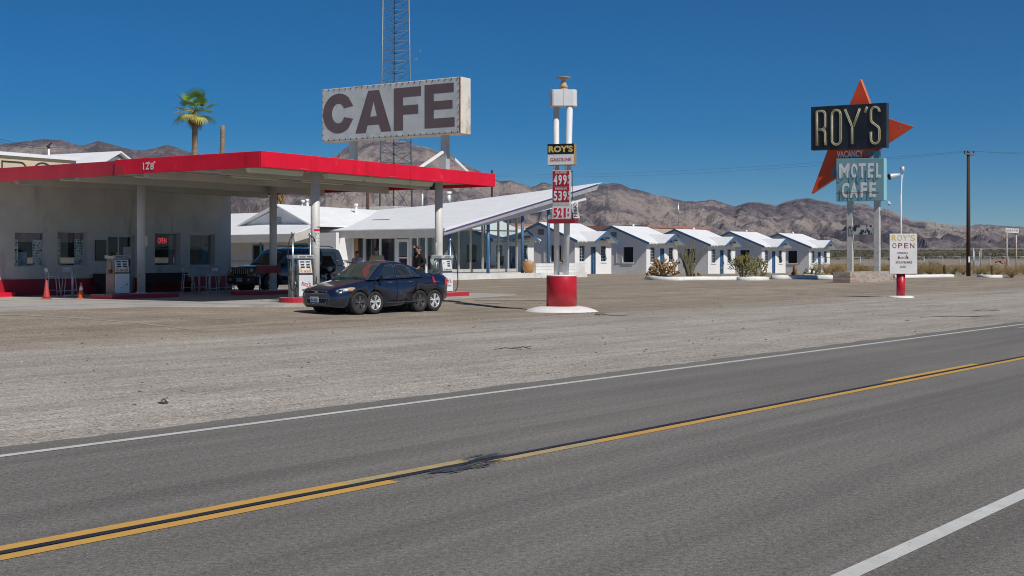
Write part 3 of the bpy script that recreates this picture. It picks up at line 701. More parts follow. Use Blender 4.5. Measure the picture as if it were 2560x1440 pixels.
# ------------------------------------------------------------------ pump islands
def island(u0, u1, v0, v1, label, mat, h=.155, rnd=True):
    c = sp((u0 + u1) / 2, (v0 + v1) / 2, PADZ); L_, Wd = (u1 - u0) / 2, (v1 - v0) / 2
    if rnd: pts = arc(L_ - Wd, 0, Wd, Wd, -90, 90, 12) + arc(-L_ + Wd, 0, Wd, Wd, 90, 270, 12)
    else: pts = [(-L_, -Wd), (L_, -Wd), (L_, Wd), (-L_, Wd)]
    m = MB().prism(pts, (0, 0, -.06), (1, 0, 0), (0, 1, 0), (0, 0, h + .06), 0, 1); 
    o = m.build('pump_island', [M_conc, mat], None, .012); o.location = c; o.rotation_euler.z = ST_ROT
    return tag(o, label, 'pump island', 'raised red kerbed islands under the pumps')
M_isl = pm('island_red', (.5, .02, .045), (.40, .02, .04), 1.3, .55, .1, 20, spots=((.3, .1, .09), 3, .62, .1))
island(2.0, 5.6, .35, 1.5, 'rounded red kerbed island under the silver two hose pump', M_isl)
island(8.2, 11.3, .3, 1.5, 'red island behind the dark car under the diesel pump', M_isl, rnd=False)
island(1.3, 4.3, 8.25, 9.4, 'long dark red island in shade under the rusty old pump', M_isl, rnd=False)
island(7.0, 10.4, 7.5, 8.7, 'dark red island in front of the parked off-roader', M_isl)
IZ = PADZ + .155
u, v = POSTS[3]
bo = thing('crash_board', 'dark red board fixed across the rear canopy column', 'board', sp(u - .45, v - .3, 0), ST_ROT)
MB().bx(-.75, -.03, 1.05, .55, .03, 1.33).build('panel', M_dred, bo); MB().cyl((-.6, 0, IZ), (-.6, 0, .95), .035).build('stand', M_steel, bo)

# ------------------------------------------------------------------ pumps
M_pwhite = pm('pump_enamel', (.72, .73, .74), (.64, .65, .66), 2.5, .35, spots=((.35, .22, .12), 7, .68, .06))
M_chrome = pm('worn_chrome', (.36, .36, .37), (.2, .19, .18), 3, .28, metal=.85, spots=((.12, .1, .08), 6, .56, .1))
M_rustside = pm('rusty_panel', (.36, .25, .21), (.26, .19, .165), 2, .75, .15, 20, spots=[((.42, .12, .07), 4, .6, .1), ((.03, .025, .022), 5, .64, .04)])
M_red_let = pm('red_lettering', (.42, .02, .05), (.36, .02, .04), 3, .5)
M_blk_let = pm('black_lettering', (.03, .03, .035))
def pump(label, u, v, rz, kind, hoses):
    t = thing('fuel_pump', label, 'fuel pump', sp(u, v, IZ), ST_ROT + rz, 'fuel pumps under the canopy')
    w_, dp, h = .68, .45, 1.36       # body: x = wide printed face towards -y
    side = M_rustside if kind == 'old' else M_chrome
    m = MB()
    # body with leaning upper half
    lo = [(-w_ / 2, -dp / 2), (w_ / 2, -dp / 2), (w_ / 2, dp / 2), (-w_ / 2, dp / 2)]
    m.hull8([(x, y, 0) for x, y in lo] + [(x, y, .74) for x, y in lo])
    m.hull8([(x, y, .742) for x, y in lo] + [(x * .94, y * .74, h - .12) for x, y in lo])
    m.build('body', side, t, .015)
    MB().bx(-w_ / 2 + .02, -dp / 2 - .02, .03, w_ / 2 - .02, -dp / 2 - .003, .71).build('door_panel', M_pwhite, t, .008)
    MB().bx(-w_ / 2 - .04, -dp / 2 - .015, h - .12, w_ / 2 + .04, dp / 2 + .015, h).build('top_cap', M_alu if kind != 'old' else pm('grey_cap', (.45, .47, .5), (.34, .36, .38), 3, .5), t, .015)
    # sloping dial face
    n_ = Vector((0, -1, .085 / .5 * -1)).normalized(); up = Vector((0, .0715, .5)).normalized(); ax = Vector((1, 0, 0)); fo = Vector((0, -dp / 2 + .034 - .01, .985))
    nn = ax.cross(up)  # towards -y
    f = MB().prism([(-.3, -.21), (.3, -.21), (.285, .21), (-.285, .21)], fo, ax, up, nn * .014); ff = f.build('dial_face', M_pwhite, t)
    cl = fo + nn * .0145
    for x in ((-.13, .13) if kind != 'diesel' else (.1,)):
        for z, ww, hh in ((.15, .2, .04), (.06, .16, .05), (-.02, .18, .05)):
            q = MB(); q.prism([(-ww / 2, -hh / 2), (ww / 2, -hh / 2), (ww / 2, hh / 2), (-ww / 2, hh / 2)], cl + ax * x + up * z, ax, up, nn * .004); q.build('counter', M_blk_let, ff)
    for x in ((-.23, .21) if kind != 'diesel' else (-.2,)):
        q = MB(); q.prism([(-.04, -.035), (.04, -.035), (.04, .035), (-.04, .035)], cl + ax * x + up * (-.085 if kind != 'diesel' else .08), ax, up, nn * .004); q.build('sticker', M_yel, ff)
    q = MB()
    q.text('NO SMOKING', cl + up * -.16, ax, up, .5, .075, nn * .004, .008)
    q.build('warning', M_blk_let if kind == 'diesel' else (M_rust if kind == 'old' else pm('orange_print', (.6, .14, .06))), ff)
    for tx, cx_, ww in {'double': (('UNLEADED', -.17, .29), ('PREMIUM', .18, .26)), 'diesel': (('DIESEL', 0, .32),), 'old': (('PREMIUM', -.14, .3), ('100 LL', .2, .24))}[kind]:
        q = MB(); q.text(tx, (cx_, -dp / 2 - .016, h - .06), (1, 0, 0), (0, 0, 1), ww, .055, (0, -.004, 0), .002); q.build('grade_lettering', M_blk_let, t)
    if kind != 'old':
        yy = -dp / 2 - .0215
        q = MB(); q.text("Roy's", (.0, yy, .42), (1, .0, 0), (.18, 0, 1), .42, .17, (0, -.004, 0), .012)
        q.tube([(.02, yy, .345), (.1, yy, .335), (.2, yy, .37), (.24, yy, .35)], .008, 5)
        q.build('script_lettering', M_red_let, t)
        q = MB(); q.text('GASOLINE', (0, yy, .24), (1, 0, 0), (0, 0, 1), .42, .055, (0, -.004, 0), .004); q.build('small_lettering', M_blk_let, t)
    else:
        q = MB()
        for x, z, r in ((-.05, .22, .02), (.06, .26, .016), (.2, .33, .03), (.0, .66, .015)):
            q.lathe([(r, 0), (r, .004)], (0, 0, 0), 8)
            for i in range(len(q.v) - 16, len(q.v)): a_ = q.v[i]; q.v[i] = (x + a_[0], -dp / 2 - .0205 - a_[2], z + a_[1])
        q.build('dent', M_blk_let, t)
        q = MB(); q.blob((-.33, -.1, h + .03), (.13, .14, .07), 2, .5); q.blob((-w_ / 2 - .02, -.05, .8), (.02, .1, .08), 2, .4); q.build('torn_cover', M_black, t)
        MB().bx(w_ / 2 + .002, -.14, .3, w_ / 2 + .03, .1, .72).build('nozzle_boot', M_blk_let, t)
    # side fittings
    for sx in (-1, 1):
        if kind == 'old' and sx > 0: continue
        q = MB(); x = sx * w_ / 2
        q.bx(min(x, x + sx * .03), -.1, .86, max(x, x + sx * .03), .1, 1.14)
        q.build('nozzle_holder', M_steel if kind != 'old' else M_rustside, t)
        if kind != 'old':
            q = MB(); q.tube([(x + sx * .06, -.02, 1.12), (x + sx * .07, -.02, 1.0), (x + sx * .08, -.03, .9)], [.03, .026, .018], 7); q.tube([(x + sx * .04, .0, 1.16), (x + sx * .12, .03, 1.13), (x + sx * .12, .06, .95)], .022, 6)
            q.build('nozzle', M_black if kind == 'double' else M_alu, t)
            q = MB(); q.blob((x + sx * .01, .02, .4), (.02, .17, .16), 2, .3, seed=sx); q.build('dent', M_chrome, t)
    for (sx, mh) in hoses:
        x = sx * (w_ / 2 + .07); y = -.05
        q = MB(); q.tube([(x, y, 0), (x, y, mh)], .035, 10); q.tube([(x, y, mh - .02), (x, y, mh + .06)], .055, 8); q.build('hose_mast', M_steel, t)
        q = MB()
        o_ = sx * .28
        if kind == 'diesel':
            P_ = [(x, y, mh - .06), (x + .12, y, mh - .1), (x + .3, y, mh - .5), (x + .47, y, mh - 1.15), (x + .5, y, mh - 1.6), (x + .42, y, mh - 1.83), (x + .2, y, mh - 1.95), (x - .02, y, mh - 1.9)]
        else:
            P_ = [(x, y - .02, mh - .02), (x + o_ * .5, y - .04, mh - .12), (x + o_ * .95, y - .05, mh - .45), (x + o_ * .9, y - .05, mh - 1.1), (x + o_ * .7, y - .08, mh - 1.6), (x + o_ * .35, y - .12, mh - 1.8), (x - o_ * .1, y - .14, mh - 1.72), (x - sx * .1, y - .1, mh - 1.3), (x - sx * .05, y - .03, 1.0)]
        # smooth the hose with Catmull-Rom
        S_ = []; Q_ = [Vector(p) for p in P_]; Q_ = [Q_[0]] + Q_ + [Q_[-1]]
        for i in range(1, len(Q_) - 2):
            for tt in range(5):
                s_ = tt / 5; a0, a1, a2, a3 = Q_[i - 1:i + 3]
                S_.append(.5 * ((2 * a1) + (a2 - a0) * s_ + (2 * a0 - 5 * a1 + 4 * a2 - a3) * s_ ** 2 + (3 * a1 - a0 - 3 * a2 + a3) * s_ ** 3))
        S_.append(Q_[-1]); q.tube(S_, .02, 7); q.build('hose', M_black, t)
    return t
k = (724 - CX) / F
pump('silver two hose pump with red script lettering left of the dark car', 2.75, .95, radians(0), 'double', ((-1, 2.02), (1, 2.0)))
pump('chrome diesel pump with one looping hose right of the dark car', 10.35, .85, radians(0), 'diesel', ((1, 1.92),))
pump('old pump with rusty scarred sides and torn black cover in shade', 2.0, 8.8, radians(0), 'old', ())

# ------------------------------------------------------------------ forecourt furniture
def cone(px, Y, label, c, band, h, dx=0):
    p = on(px, Y); p.z = PADZ
    t = thing('traffic_cone', label, 'traffic cone', p, .3, 'traffic cones on the forecourt')
    m = MB(); m.lathe([(.19 * h, .02), (.165 * h, .1), (.045 * h, h - .02), (.03 * h, h)], (0, 0, 0), 18); m.build('cone_body', c, t)
    m = MB(); m.bx(-.24 * h, -.24 * h, 0, .24 * h, .24 * h, .03); m.build('base', c, t, .01)
    if band: m = MB(); m.lathe([(.165 * h - (.12 * h) * .52 + .006, h * .52), (.165 * h - .12 * h * .78 + .006, h * .78)], (0, 0, 0), 18); m.build('reflective_band', M_white, t)
cone(116.5, 44.2, 'faded plain red cone by the left bar stool', pm('faded_cone', (.5, .055, .05), (.42, .05, .045), 3, .6), False, .66)
cone(203, 44.7, 'bright orange cone with white band right of the first table', pm('orange_cone', (.8, .13, .015), (.75, .11, .015), 3, .5), True, .56)
def stool(px, Y, rz, label):
    p = on(px, Y); p.z = PADZ
    t = thing('bar_stool', label, 'bar stool', p, rz, 'aluminium bar stools on the forecourt')
    s = .17; hs = .74
    for sx, sy in ((-1, -1), (1, -1), (1, 1), (-1, 1)):
        m = MB(); m.tube([(sx * (s + .07), sy * (s + .07), 0), (sx * s, sy * s, hs)], .014, 7); m.build('leg', M_alu, t)
    m = MB()
    q = s + .055
    m.tube([(-q, -q, .2), (q, -q, .2)], .011, 6); m.tube([(-q, q, .2), (q, q, .2)], .011, 6); m.tube([(q, -q, .24), (q, q, .24)], .011, 6); m.build('footrest', M_alu, t)
    m = MB(); m.bx(-s - .02, -s - .02, hs, s + .02, s + .02, hs + .025); m.build('seat', M_alu, t, .01)
    m = MB(); m.tube([(-s, s, hs), (-s, s + .07, hs + .34), (s, s + .07, hs + .34), (s, s, hs)], .013, 7); m.bx(-s, s + .04, hs + .16, s, s + .055, hs + .3); m.build('backrest', M_alu, t)
stool(131, 46.6, ST_ROT + 1.2, 'aluminium stool left of the first table, behind the red cone')
stool(173, 47.6, ST_ROT - .4, 'aluminium stool right behind the pole of the first table')
stool(470, 50.6, ST_ROT + 1.0, 'leftmost stool of the table beside the off-roader')
stool(498, 52.3, ST_ROT + .1, 'stool behind the second table, its back to the shop')
stool(531, 51.4, ST_ROT - 1.0, 'stool turned away at the right of the second table')
stool(566, 52.6, ST_ROT - 1.5, 'stool in front of the off-roader radiator grille')
def table(px, Y, label):
    p = on(px, Y); p.z = PADZ
    t = thing('bar_table', label, 'table', p, .4, 'tall bar tables on the forecourt')
    m = MB(); m.lathe([(.36, 0), (.37, .01), (.36, .025)], (0, 0, 1.04), 24); m.build('table_top', M_alu, t)
    m = MB(); m.cyl((0, 0, .04), (0, 0, 1.04), .04); m.build('stem', M_alu, t)
    m = MB()
    for k in range(4): a = k * pi / 2; m.beam((0, 0, .06), (.33 * cos(a), .33 * sin(a), .02), .07, .04)
    m.build('foot', M_steel, t)
table(181.5, 47.0, 'tall round table between two stools and the cones')
table(525, 51.6, 'tall round table among four stools beside the off-roader')
# wooden benches along the wall
for x0, x1, lb in ((ux(225), ux(262), 'dark low bench under the black board'), (ux(345), ux(460), 'long dark bench against the red wall base')):
    t = thing('bench', lb, 'bench', sp(x0, 13.45, PADZ), ST_ROT); l = x1 - x0; Mw = pm('dark_wood', (.05, .03, .022), (.035, .022, .018), 3, .7, streak=(1, 8, 8))
    MB().bx(0, 0, .4, l, .4, .45).build('seat', Mw, t); MB().bx(0, .42, .45, l, .46, .8).build('backrest', Mw, t)
    for x in (.1, l - .16): MB().bx(x, .03, 0, x + .06, .41, .4).build('leg', Mw, t)

# ------------------------------------------------------------------ CAFE sign on the canopy
M_banner = pm('banner_vinyl', (.56, .575, .575), (.47, .485, .49), 1.6, .5, .25, 2.2, spots=((.40, .41, .41), .8, .6, .15, (1, 1, 3)))
M_cabinet = pm('sign_cabinet', (.72, .70, .64), (.62, .6, .54), 1.5, .6, .1, 20, spots=[((.42, .22, .09), 2.6, .56, .14, (1, 1, .35)), ((.25, .1, .04), 5, .66, .06)])
M_brown = pm('brown_lettering', (.135, .095, .10), (.115, .082, .088), 2, .6)
CB = sp(10.04, 0, 0)
cs = thing('cafe_sign', 'long CAFE banner sign raised on posts above the canopy', 'sign', sp(10.04, 0, ZT), ST_ROT)
yn, yf = -.19, 6.47; z0, z1 = 6.17 - ZT, 8.24 - ZT
MB().bx(0, yn, z0, .65, yf, z1).build('cabinet', M_cabinet, cs, .015)
m = MB(); N, K = 120, 40; V = []
for i in range(N + 1):
    for j in range(K + 1):
        y = lerp(yn + .05, yf - .05, i / N); z = lerp(z0 + .05, z1 - .05, j / K); e = max(0, 1 - min(z - z0, z1 - z) / .26, 1 - min(y - yn, yf - y) / .22)
        V.append((-.030 + e * (.022 * noise.noise(Vector((y * 4.2 + z * 2, z * 3, 0))) + .012 * noise.noise(Vector((y * 9, z * 1.5, 4)))), y, z))
m.add(V, [(i * (K + 1) + j, (i + 1) * (K + 1) + j, (i + 1) * (K + 1) + j + 1, i * (K + 1) + j + 1) for i in range(N) for j in range(K)], 0, True)
for i in range(24):
    y = lerp(yn + .1, yf - .1, i / 23)
    for z in (z0 + .055, z1 - .055): m.bx(-.05, y - .016, z - .03, -.042, y + .016, z + .03, 1)
for j in range(1, 8):
    z = lerp(z0, z1, j / 8)
    for y in (yn + .07, yf - .07): m.bx(-.05, y - .022, z - .016, -.042, y + .022, z + .016, 1)
m.build('banner', [M_banner, M_blk_let], cs, recalc=False)
MB().bx(-.012, yn - .004, z0, .0, yn + .05, z1).build('trim', M_rust, cs)
def gC(w_, h_, t):
    o = arc(w_ / 2, h_ / 2, w_ / 2, h_ / 2, 40, 320, 26); i = arc(w_ / 2, h_ / 2, w_ / 2 - t, h_ / 2 - t * .85, 318, 42, 22)
    o[0] = (w_ * .97, h_ * .66); o[-1] = (w_ * .97, h_ * .34); i[0] = (w_ * .68, h_ * .40); i[-1] = (w_ * .68, h_ * .62)
    return o + i
def gA(w_, h_, t):
    return [(0, 0), (w_ * .36, h_), (w_ * .66, h_), (w_, 0), (w_ * .72, 0), (w_ * .66, h_ * .18), (w_ * .5, h_ * .18), (w_ * .5, h_ * .38), (w_ * .605, h_ * .38), (w_ * .51, h_ * .74), (w_ * .415, h_ * .38), (w_ * .4999, h_ * .38), (w_ * .4999, h_ * .18), (w_ * .345, h_ * .18), (w_ * .29, 0)]
def gF(w_, h_, t): return [(0, 0), (0, h_), (w_, h_), (w_, h_ - t * .82), (t, h_ - t * .82), (t, h_ * .58), (w_ * .9, h_ * .58), (w_ * .9, h_ * .58 - t * .78), (t, h_ * .58 - t * .78), (t, 0)]
def gE(w_, h_, t): return [(0, 0), (0, h_), (w_ * .97, h_), (w_ * .97, h_ - t * .82), (t, h_ - t * .82), (t, h_ * .61), (w_ * .93, h_ * .61), (w_ * .93, h_ * .61 - t * .75), (t, h_ * .61 - t * .75), (t, t * .82), (w_, t * .82), (w_, 0)]
def ycol(px): return along(CB, VS, px)
for g_, p0, p1, zz0, zz1, nm in ((gC, 809, 887, 6.47, 8.02, .46), (gA, 890, 980, 6.42, 8.02, 0), (gF, 986, 1054, 6.42, 8.02, .44), (gE, 1063, 1138, 6.43, 8.04, .42)):
    ya, yb = ycol(p0), ycol(p1)
    MB().prism(g_(abs(yb - ya), zz1 - zz0, nm), (-.0325, ya, zz0 - ZT), (0, -1, 0), (0, 0, 1), (-.003, 0, 0)).build('letter', M_brown, cs)
M_postg = pm('sign_post_paint', (.5, .52, .53), (.42, .43, .44), 2, .6)
for y in (ycol(870), ycol(1100)):
    MB().bx(.2, y - .12, -.06, .44, y + .12, z0).build('post', M_postg, cs)
yb = ycol(1100)
for y, a_, b_ in ((yb, -1.7, -.1), (yb, 2.0, -.1), (ycol(870), -1.2, -.1), (ycol(870), 1.6, -.1)):
    MB().beam((.32 + .12 * (1 if a_ > 0 else -1), y, .72 if y == yb else .25), (.32 + a_, y + .15, b_), .09, .09).build('brace', M_white, cs)

# ------------------------------------------------------------------ buildings behind the canopy roof
M_cream = pm('cream_paint', (.62, .52, .36), (.54, .45, .32), 1, .8, spots=((.45, .27, .18), 1.8, .6, .1))
M_roofw = pm('white_roof', (.80, .81, .82), (.74, .75, .76), .9, .7, .25, 9, spots=((.6, .61, .62), 2.2, .6, .12))
gp = W(0, 400, 60); gp.z = 0
gb = thing('garage', 'cream garage with black outlined letters and white roof edge, top left', 'garage', gp, ST_ROT)
MB().bx(-9, 0, 0, 4.3, 9, 6.45).build('wall', M_cream, gb)
MB().bx(-9.1, -.14, 6.455, 4.4, 9.1, 6.62).build('roof', M_roofw, gb)
m = MB()
def outline(pts, w_=.07, cl=True): m.ribbon(pts, w_, (0, -.012, 0), (1, 0, 0), (0, 0, 1), (0, -.01, 0), cl)
outline(arc(1.1, 5.9, .3, .28, 90, -90, 8) + [(.1, 5.62), (.1, 6.18)]); outline(arc(2.35, 5.85, .5, .38, 0, 360, 20)[:-1]); outline(arc(3.6, 5.85, .42, .38, 30, 330, 16), cl=False)
m.build('lettering_outline', M_blk_let, gb)
hp = on(300, 74); hp.z = 0
hb = thing('white_gabled_building', 'white gable roof just showing over the left end of the red canopy', 'building', hp, ST_ROT - pi / 2 + .1)
zr_ = EYE + (645 - 382) * 74 / F; ze = zr_ - .75
m = MB(); m.bx(-8, -1.6, 0, -.2, 1.6, ze); m.hull8([(-8, -1.6, ze), (-.2, -1.6, ze), (-.2, 1.6, ze), (-8, 1.6, ze), (-8, -.02, zr_ - .2), (-.2, -.02, zr_ - .2), (-.2, .02, zr_ - .2), (-8, .02, zr_ - .2)]); m.build('wall', M_white, hb)
m = MB(); 
for s in (-1, 1): m.hull8([(-8.3, 0, zr_), (.1, 0, zr_), (.1, s * 2.0, ze - .25), (-8.3, s * 2.0, ze - .25), (-8.3, 0, zr_ + .1), (.1, 0, zr_ + .1), (.1, s * 2.0, ze - .15), (-8.3, s * 2.0, ze - .15)])
m.build('roof', M_roofw, hb)
vp = on(122, 66); vp.z = 0
vt = thing('vent_pipe', 'thin white pipe with a dark hooded top above the garage roof', 'vent pipe', vp)
zt = EYE + (645 - 372) * 66 / F
MB().cyl((0, 0, 0), (0, 0, zt), .05).build('pipe', M_white, vt)
m = MB(); m.tube([(-.02, 0, zt), (.02, 0, zt + .18)], .06, 6); m.beam((-.1, 0, zt + .1), (.14, 0, zt + .3), .09, .06); m.build('hood', M_black, vt)
# ================================================================== signs on the apron
# ---- fuel price sign
pb = on(1404, 39.3); pb.z = gz(pb.x, pb.y)
ps = thing('price_sign', 'tall twin pole fuel price sign on a red drum and white mound', 'price sign', pb)
X = lambda px, dy=0: (px - CX) * (39.3 + dy) / F - pb.x
Z = lambda py, dy=0: EYE + (HY - py) * (39.3 + dy) / F - pb.z
m = MB(); pr = [(1.17, -.06), (1.14, -.01), (1.0, .06), (.78, .125), (.6, .155), (.3, .16)]; m.lathe(pr, (0, 0, 0), 40)
for i, q in enumerate(m.v):
    a = atan2(q[1], q[0]); k = 1 + .05 * noise.noise(Vector((cos(a) * 2.2, sin(a) * 2.2, 1))) + .03 * noise.noise(Vector((cos(a) * 9, sin(a) * 9, 1))); m.v[i] = (q[0] * k, q[1] * k, q[2])
m.build('mound', pm('whitewash', (.78, .77, .75), (.68, .66, .63), 2, .8, .3, 14, spots=((.4, .35, .29), 3, .66, .1)), ps)
m = MB(); m.lathe([(.465, .1), (.465, Z(692)), (.455, Z(690.5))], (0, 0, 0), 48); m.build('drum', pm('drum_red', (.55, .012, .03), (.43, .01, .025), 1.4, .4, .05, 20, spots=((.3, .008, .02), 2.0, .57, .2, (3, 3, .4))), ps)
m = MB(); m.lathe([(.46, Z(690.5) + .002), (.46, Z(688)), (.3, Z(687))], (0, 0, 0), 40); m.build('drum_lid', M_white, ps)
M_pole = pm('pole_white', (.72, .73, .74), (.62, .63, .64), 1.6, .5, .1, 16, spots=((.35, .3, .26), 5, .7, .06))
m = MB(); m.cyl((X(1392), .12, Z(689)), (X(1391), .12, Z(266)), .088, n=18); m.build('pole', M_pole, ps)
m = MB(); m.cyl((X(1414), -.12, Z(689)), (X(1424), -.12, Z(266)), .094, n=18); m.build('pole', M_pole, ps)
m = MB(); hw = .30; R_ = .12
pts = arc(hw, 0, R_, .24, -90, 90, 8) + arc(-hw, 0, R_, .24, 90, 270, 8)
m.prism(pts, (X(1408.5), 0, Z(267)), (1, 0, 0), (0, 1, 0), (0, 0, Z(226) - Z(267))); m.build('top_box', M_pole, ps, .012)
m = MB(); m.bx(X(1408) - .002, -.246, Z(267), X(1408) + .006, -.2405, Z(226)); m.build('box_seam', M_conc, ps)
xc = X(1409)
m = MB(); m.lathe([(.12, 0), (.125, .05), (.1, .08), (.135, .09), (.14, .13), (.1, .15), (.09, .22), (.075, .26), (.07, .36), (.12, .375)], (xc, 0, Z(226)), 18); m.lathe([(.22, .378), (.23, .40), (.05, .405)], (xc, 0, Z(226)), 18)
m.build('flange', pm('rusty_cream', (.5, .4, .27), (.42, .28, .16), 4, .7, spots=((.24, .1, .04), 6, .56, .1)), ps)
# boards turned a little towards the traffic
RS = radians(-17); bx_ = Vector((cos(RS), sin(RS), 0)); by_ = Vector((-sin(RS), cos(RS), 0)); up = Vector((0, 0, 1))
def board(name, cpx, y0, y1, wd, dpt, mat, off, side=None):
    c = Vector((X(cpx), off, Z((y0 + y1) / 2))); h_ = Z(y0) - Z(y1)
    m = MB().prism([(-wd / 2, -h_ / 2), (wd / 2, -h_ / 2), (wd / 2, h_ / 2), (-wd / 2, h_ / 2)], c, bx_, up, by_ * dpt, 0, 1)
    return m.build(name, [mat, side or mat], ps, .006), c, h_
M_signw = pm('sign_face_white', (.66, .67, .68), (.58, .59, .6), 2, .5, streak=(14, 14, .4))
M_amber = pm('amber_letter', (.62, .44, .1), (.5, .36, .1), 6, .5)
M_wood = pm('weathered_wood', (.45, .27, .1), (.3, .17, .07), 3, .7, streak=(6, 6, .8))
nb = -by_ * .005
o1, c, h_ = board('name_board', 1400.5, 362.5, 414.5, .83, .30, M_signw, -.42, M_wood)
f = -by_ * .003
m = MB(); q = h_ * .49; m.prism([(-.415, -q / 2), (.415, -q / 2), (.415, q / 2), (-.415, q / 2)], c + up * (h_ / 2 - q / 2) + nb * .2, bx_, up, nb); m.build('black_panel', M_blackgl, ps)
m = MB(); m.text("ROY'S", c + up * (h_ / 2 - q / 2) + nb * 1.3, bx_, up, .76, .20, nb, .045); m.build('lettering', M_amber, ps)
m = MB(); m.text("GASOLINE", c + up * (-h_ * .25) + nb * .3, bx_, up, .66, .105, nb, .006); m.build('lettering', M_red_let, ps)
M_pr = pm('price_red', (.40, .012, .022), (.3, .01, .018), 3, .35, streak=(2, 2, .5)); M_prw = pm('price_white', (.66, .7, .7), (.5, .55, .56), 4, .5)
o2, c, h_ = board('price_panel', 1401.5, 427.5, 548, .555, .1, M_signw, -.40, M_alu)
def Pz(py): return c + up * (Z(py) - c.z)
rp = lambda y0, y1, mat, nm, k=.26: MB().prism([(-k, -(Z(y0) - Z(y1)) / 2), (k, -(Z(y0) - Z(y1)) / 2), (k, (Z(y0) - Z(y1)) / 2), (-k, (Z(y0) - Z(y1)) / 2)], Pz((y0 + y1) / 2) + nb * .3, bx_, up, nb).build(nm, mat, ps)
rp(429, 468, M_pr, 'price_field'); rp(469, 507, M_pr, 'price_field'); rp(509, 516, M_conc, 'grey_field')
for txt, y0, y1, mt_, sm_ in (('499', 439, 464, M_prw, M_prw), ('539', 479, 503, M_prw, M_prw), ('521', 521, 544, pm('price_digit_red', (.5, .015, .03)), M_red_let)):
    for i, ch in enumerate(txt):
        m = MB(); m.text(ch, Pz((y0 + y1) / 2) - bx_ * (.175 - i * .148) + nb * 1.4, bx_, up, .115 if ch != '1' else .06, Z(y0) - Z(y1), nb, .03); m.build('digit', mt_, ps)
    m = MB(); m.text('9', Pz(y0 + 6) + bx_ * .235 + nb * 1.4, bx_, up, .045, .12, nb, .02); m.text('10', Pz(y1 - 6) + bx_ * .235 + nb * 1.4, bx_, up, .05, .09, nb, .01); m.build('fraction', sm_, ps)
for txt, y in (('UNLEADED', 433), ('PREMIUM', 473.5)):
    m = MB(); m.text(txt, Pz(y) + nb * 1.4, bx_, up, .36, .07, nb, .0); m.build('grade_label', M_prw, ps)
o3, c2, h2 = board('shelf', 1402, 549, 559, .86, .34, M_dred, -.46, M_dred)
m = MB(); m.tube([(X(1429.5), -.3, Z(430)), (X(1430), -.3, Z(549))], .012, 6); m.beam((X(1424), -.3, Z(431)), (X(1432), -.3, Z(431)), .02, .02); m.build('banner_rod', M_blk_let, ps)
bn = thing('open_banner', 'narrow white OPEN banner hanging from the rod right of the price panel', 'banner', pb + Vector((X(1432), -.32, Z(549))))
m = MB(); V = []
for i in range(9):
    z = i / 8 * (Z(503) - Z(549)); xx = .05 * (1 - i / 8) + .015 * sin(i); V += [(-.06 + xx, .02 * sin(i * .8), z), (.13 + xx * 1.2 * (1 - .4 * i / 8), .03 * sin(i * .8 + 1), z)]
m.add(V, [(2 * i, 2 * i + 1, 2 * i + 3, 2 * i + 2) for i in range(8)], 0, True); m.build('cloth', M_signw, bn)
m = MB(); m.text('OPEN', (.06, -.046, .29), (.06, 0, -1), (1, 0, .06), .44, .10, (0, -.003, 0), .02); m.build('lettering', M_blk_let, bn)
MB().bx(-.01, -.034, .0, .18, .0, .03).build('hem', M_pr, bn)
m = MB()
rr = random.Random(5)
for i in range(26):
    a = rr.uniform(0, 6.3); x, y = rr.gauss(0, .13), rr.gauss(0, .08); m.tube([(x, y, .02), (x + .1 * cos(a), y + .1 * sin(a), .03 + rr.random() * .07)], .006, 4)
db = m.build('twig_litter', pm('dry_twig', (.16, .1, .06), (.25, .19, .13), 9, .9)); db.location = G(1497, 789); tag(db, 'small heap of dry twigs against the white mound', 'twigs')

# ---- big ROY'S motel sign
Zs = 75.0
sb = on(2126, Zs); sb.z = gz(sb.x, sb.y)
pl = thing('brick_planter', 'low brick planter under the big arrow sign, painted white and red', 'planter', sb, ROAD_ROT)
def brick_mat():
    m = bpy.data.materials.new('painted_brick'); m.use_nodes = True; nt = m.node_tree; L = nt.links.new; b = nt.nodes['Principled BSDF']; b.inputs['Roughness'].default_value = .85
    tc = _n(nt, 'ShaderNodeTexCoord').outputs['Object']; s = _n(nt, 'ShaderNodeSeparateXYZ'); L(tc, s.inputs[0])
    ad = _n(nt, 'ShaderNodeMath', operation='ADD'); L(s.outputs[0], ad.inputs[0]); L(s.outputs[1], ad.inputs[1])
    cb = _n(nt, 'ShaderNodeCombineXYZ'); L(ad.outputs[0], cb.inputs[0]); L(s.outputs[2], cb.inputs[1])
    br = _n(nt, 'ShaderNodeTexBrick'); L(cb.outputs[0], br.inputs['Vector']); br.inputs['Scale'].default_value = 1; br.inputs['Brick Width'].default_value = .42; br.inputs['Row Height'].default_value = .1; br.inputs['Mortar Size'].default_value = .008
    br.inputs['Color1'].default_value = (.36, .13, .1, 1); br.inputs['Color2'].default_value = (.5, .46, .4, 1); br.inputs['Mortar'].default_value = (.44, .4, .35, 1); br.inputs['Bias'].default_value = .35
    nz = _n(nt, 'ShaderNodeTexNoise'); L(tc, nz.inputs['Vector']); nz.inputs['Scale'].default_value = 4
    mx = _n(nt, 'ShaderNodeMix', data_type='RGBA', blend_type='MULTIPLY'); mx.inputs['Factor'].default_value = .4; L(br.outputs[0], mx.inputs['A']); L(nz.outputs[1], mx.inputs['B']); L(mx.outputs['Result'], b.inputs['Base Color'])
    bp = _n(nt, 'ShaderNodeBump'); bp.inputs['Strength'].default_value = .5; bp.inputs['Distance'].default_value = .01; L(br.outputs[1], bp.inputs['Height']); bp.invert = True; L(bp.outputs[0], b.inputs['Normal']); return m
M_brick = brick_mat()
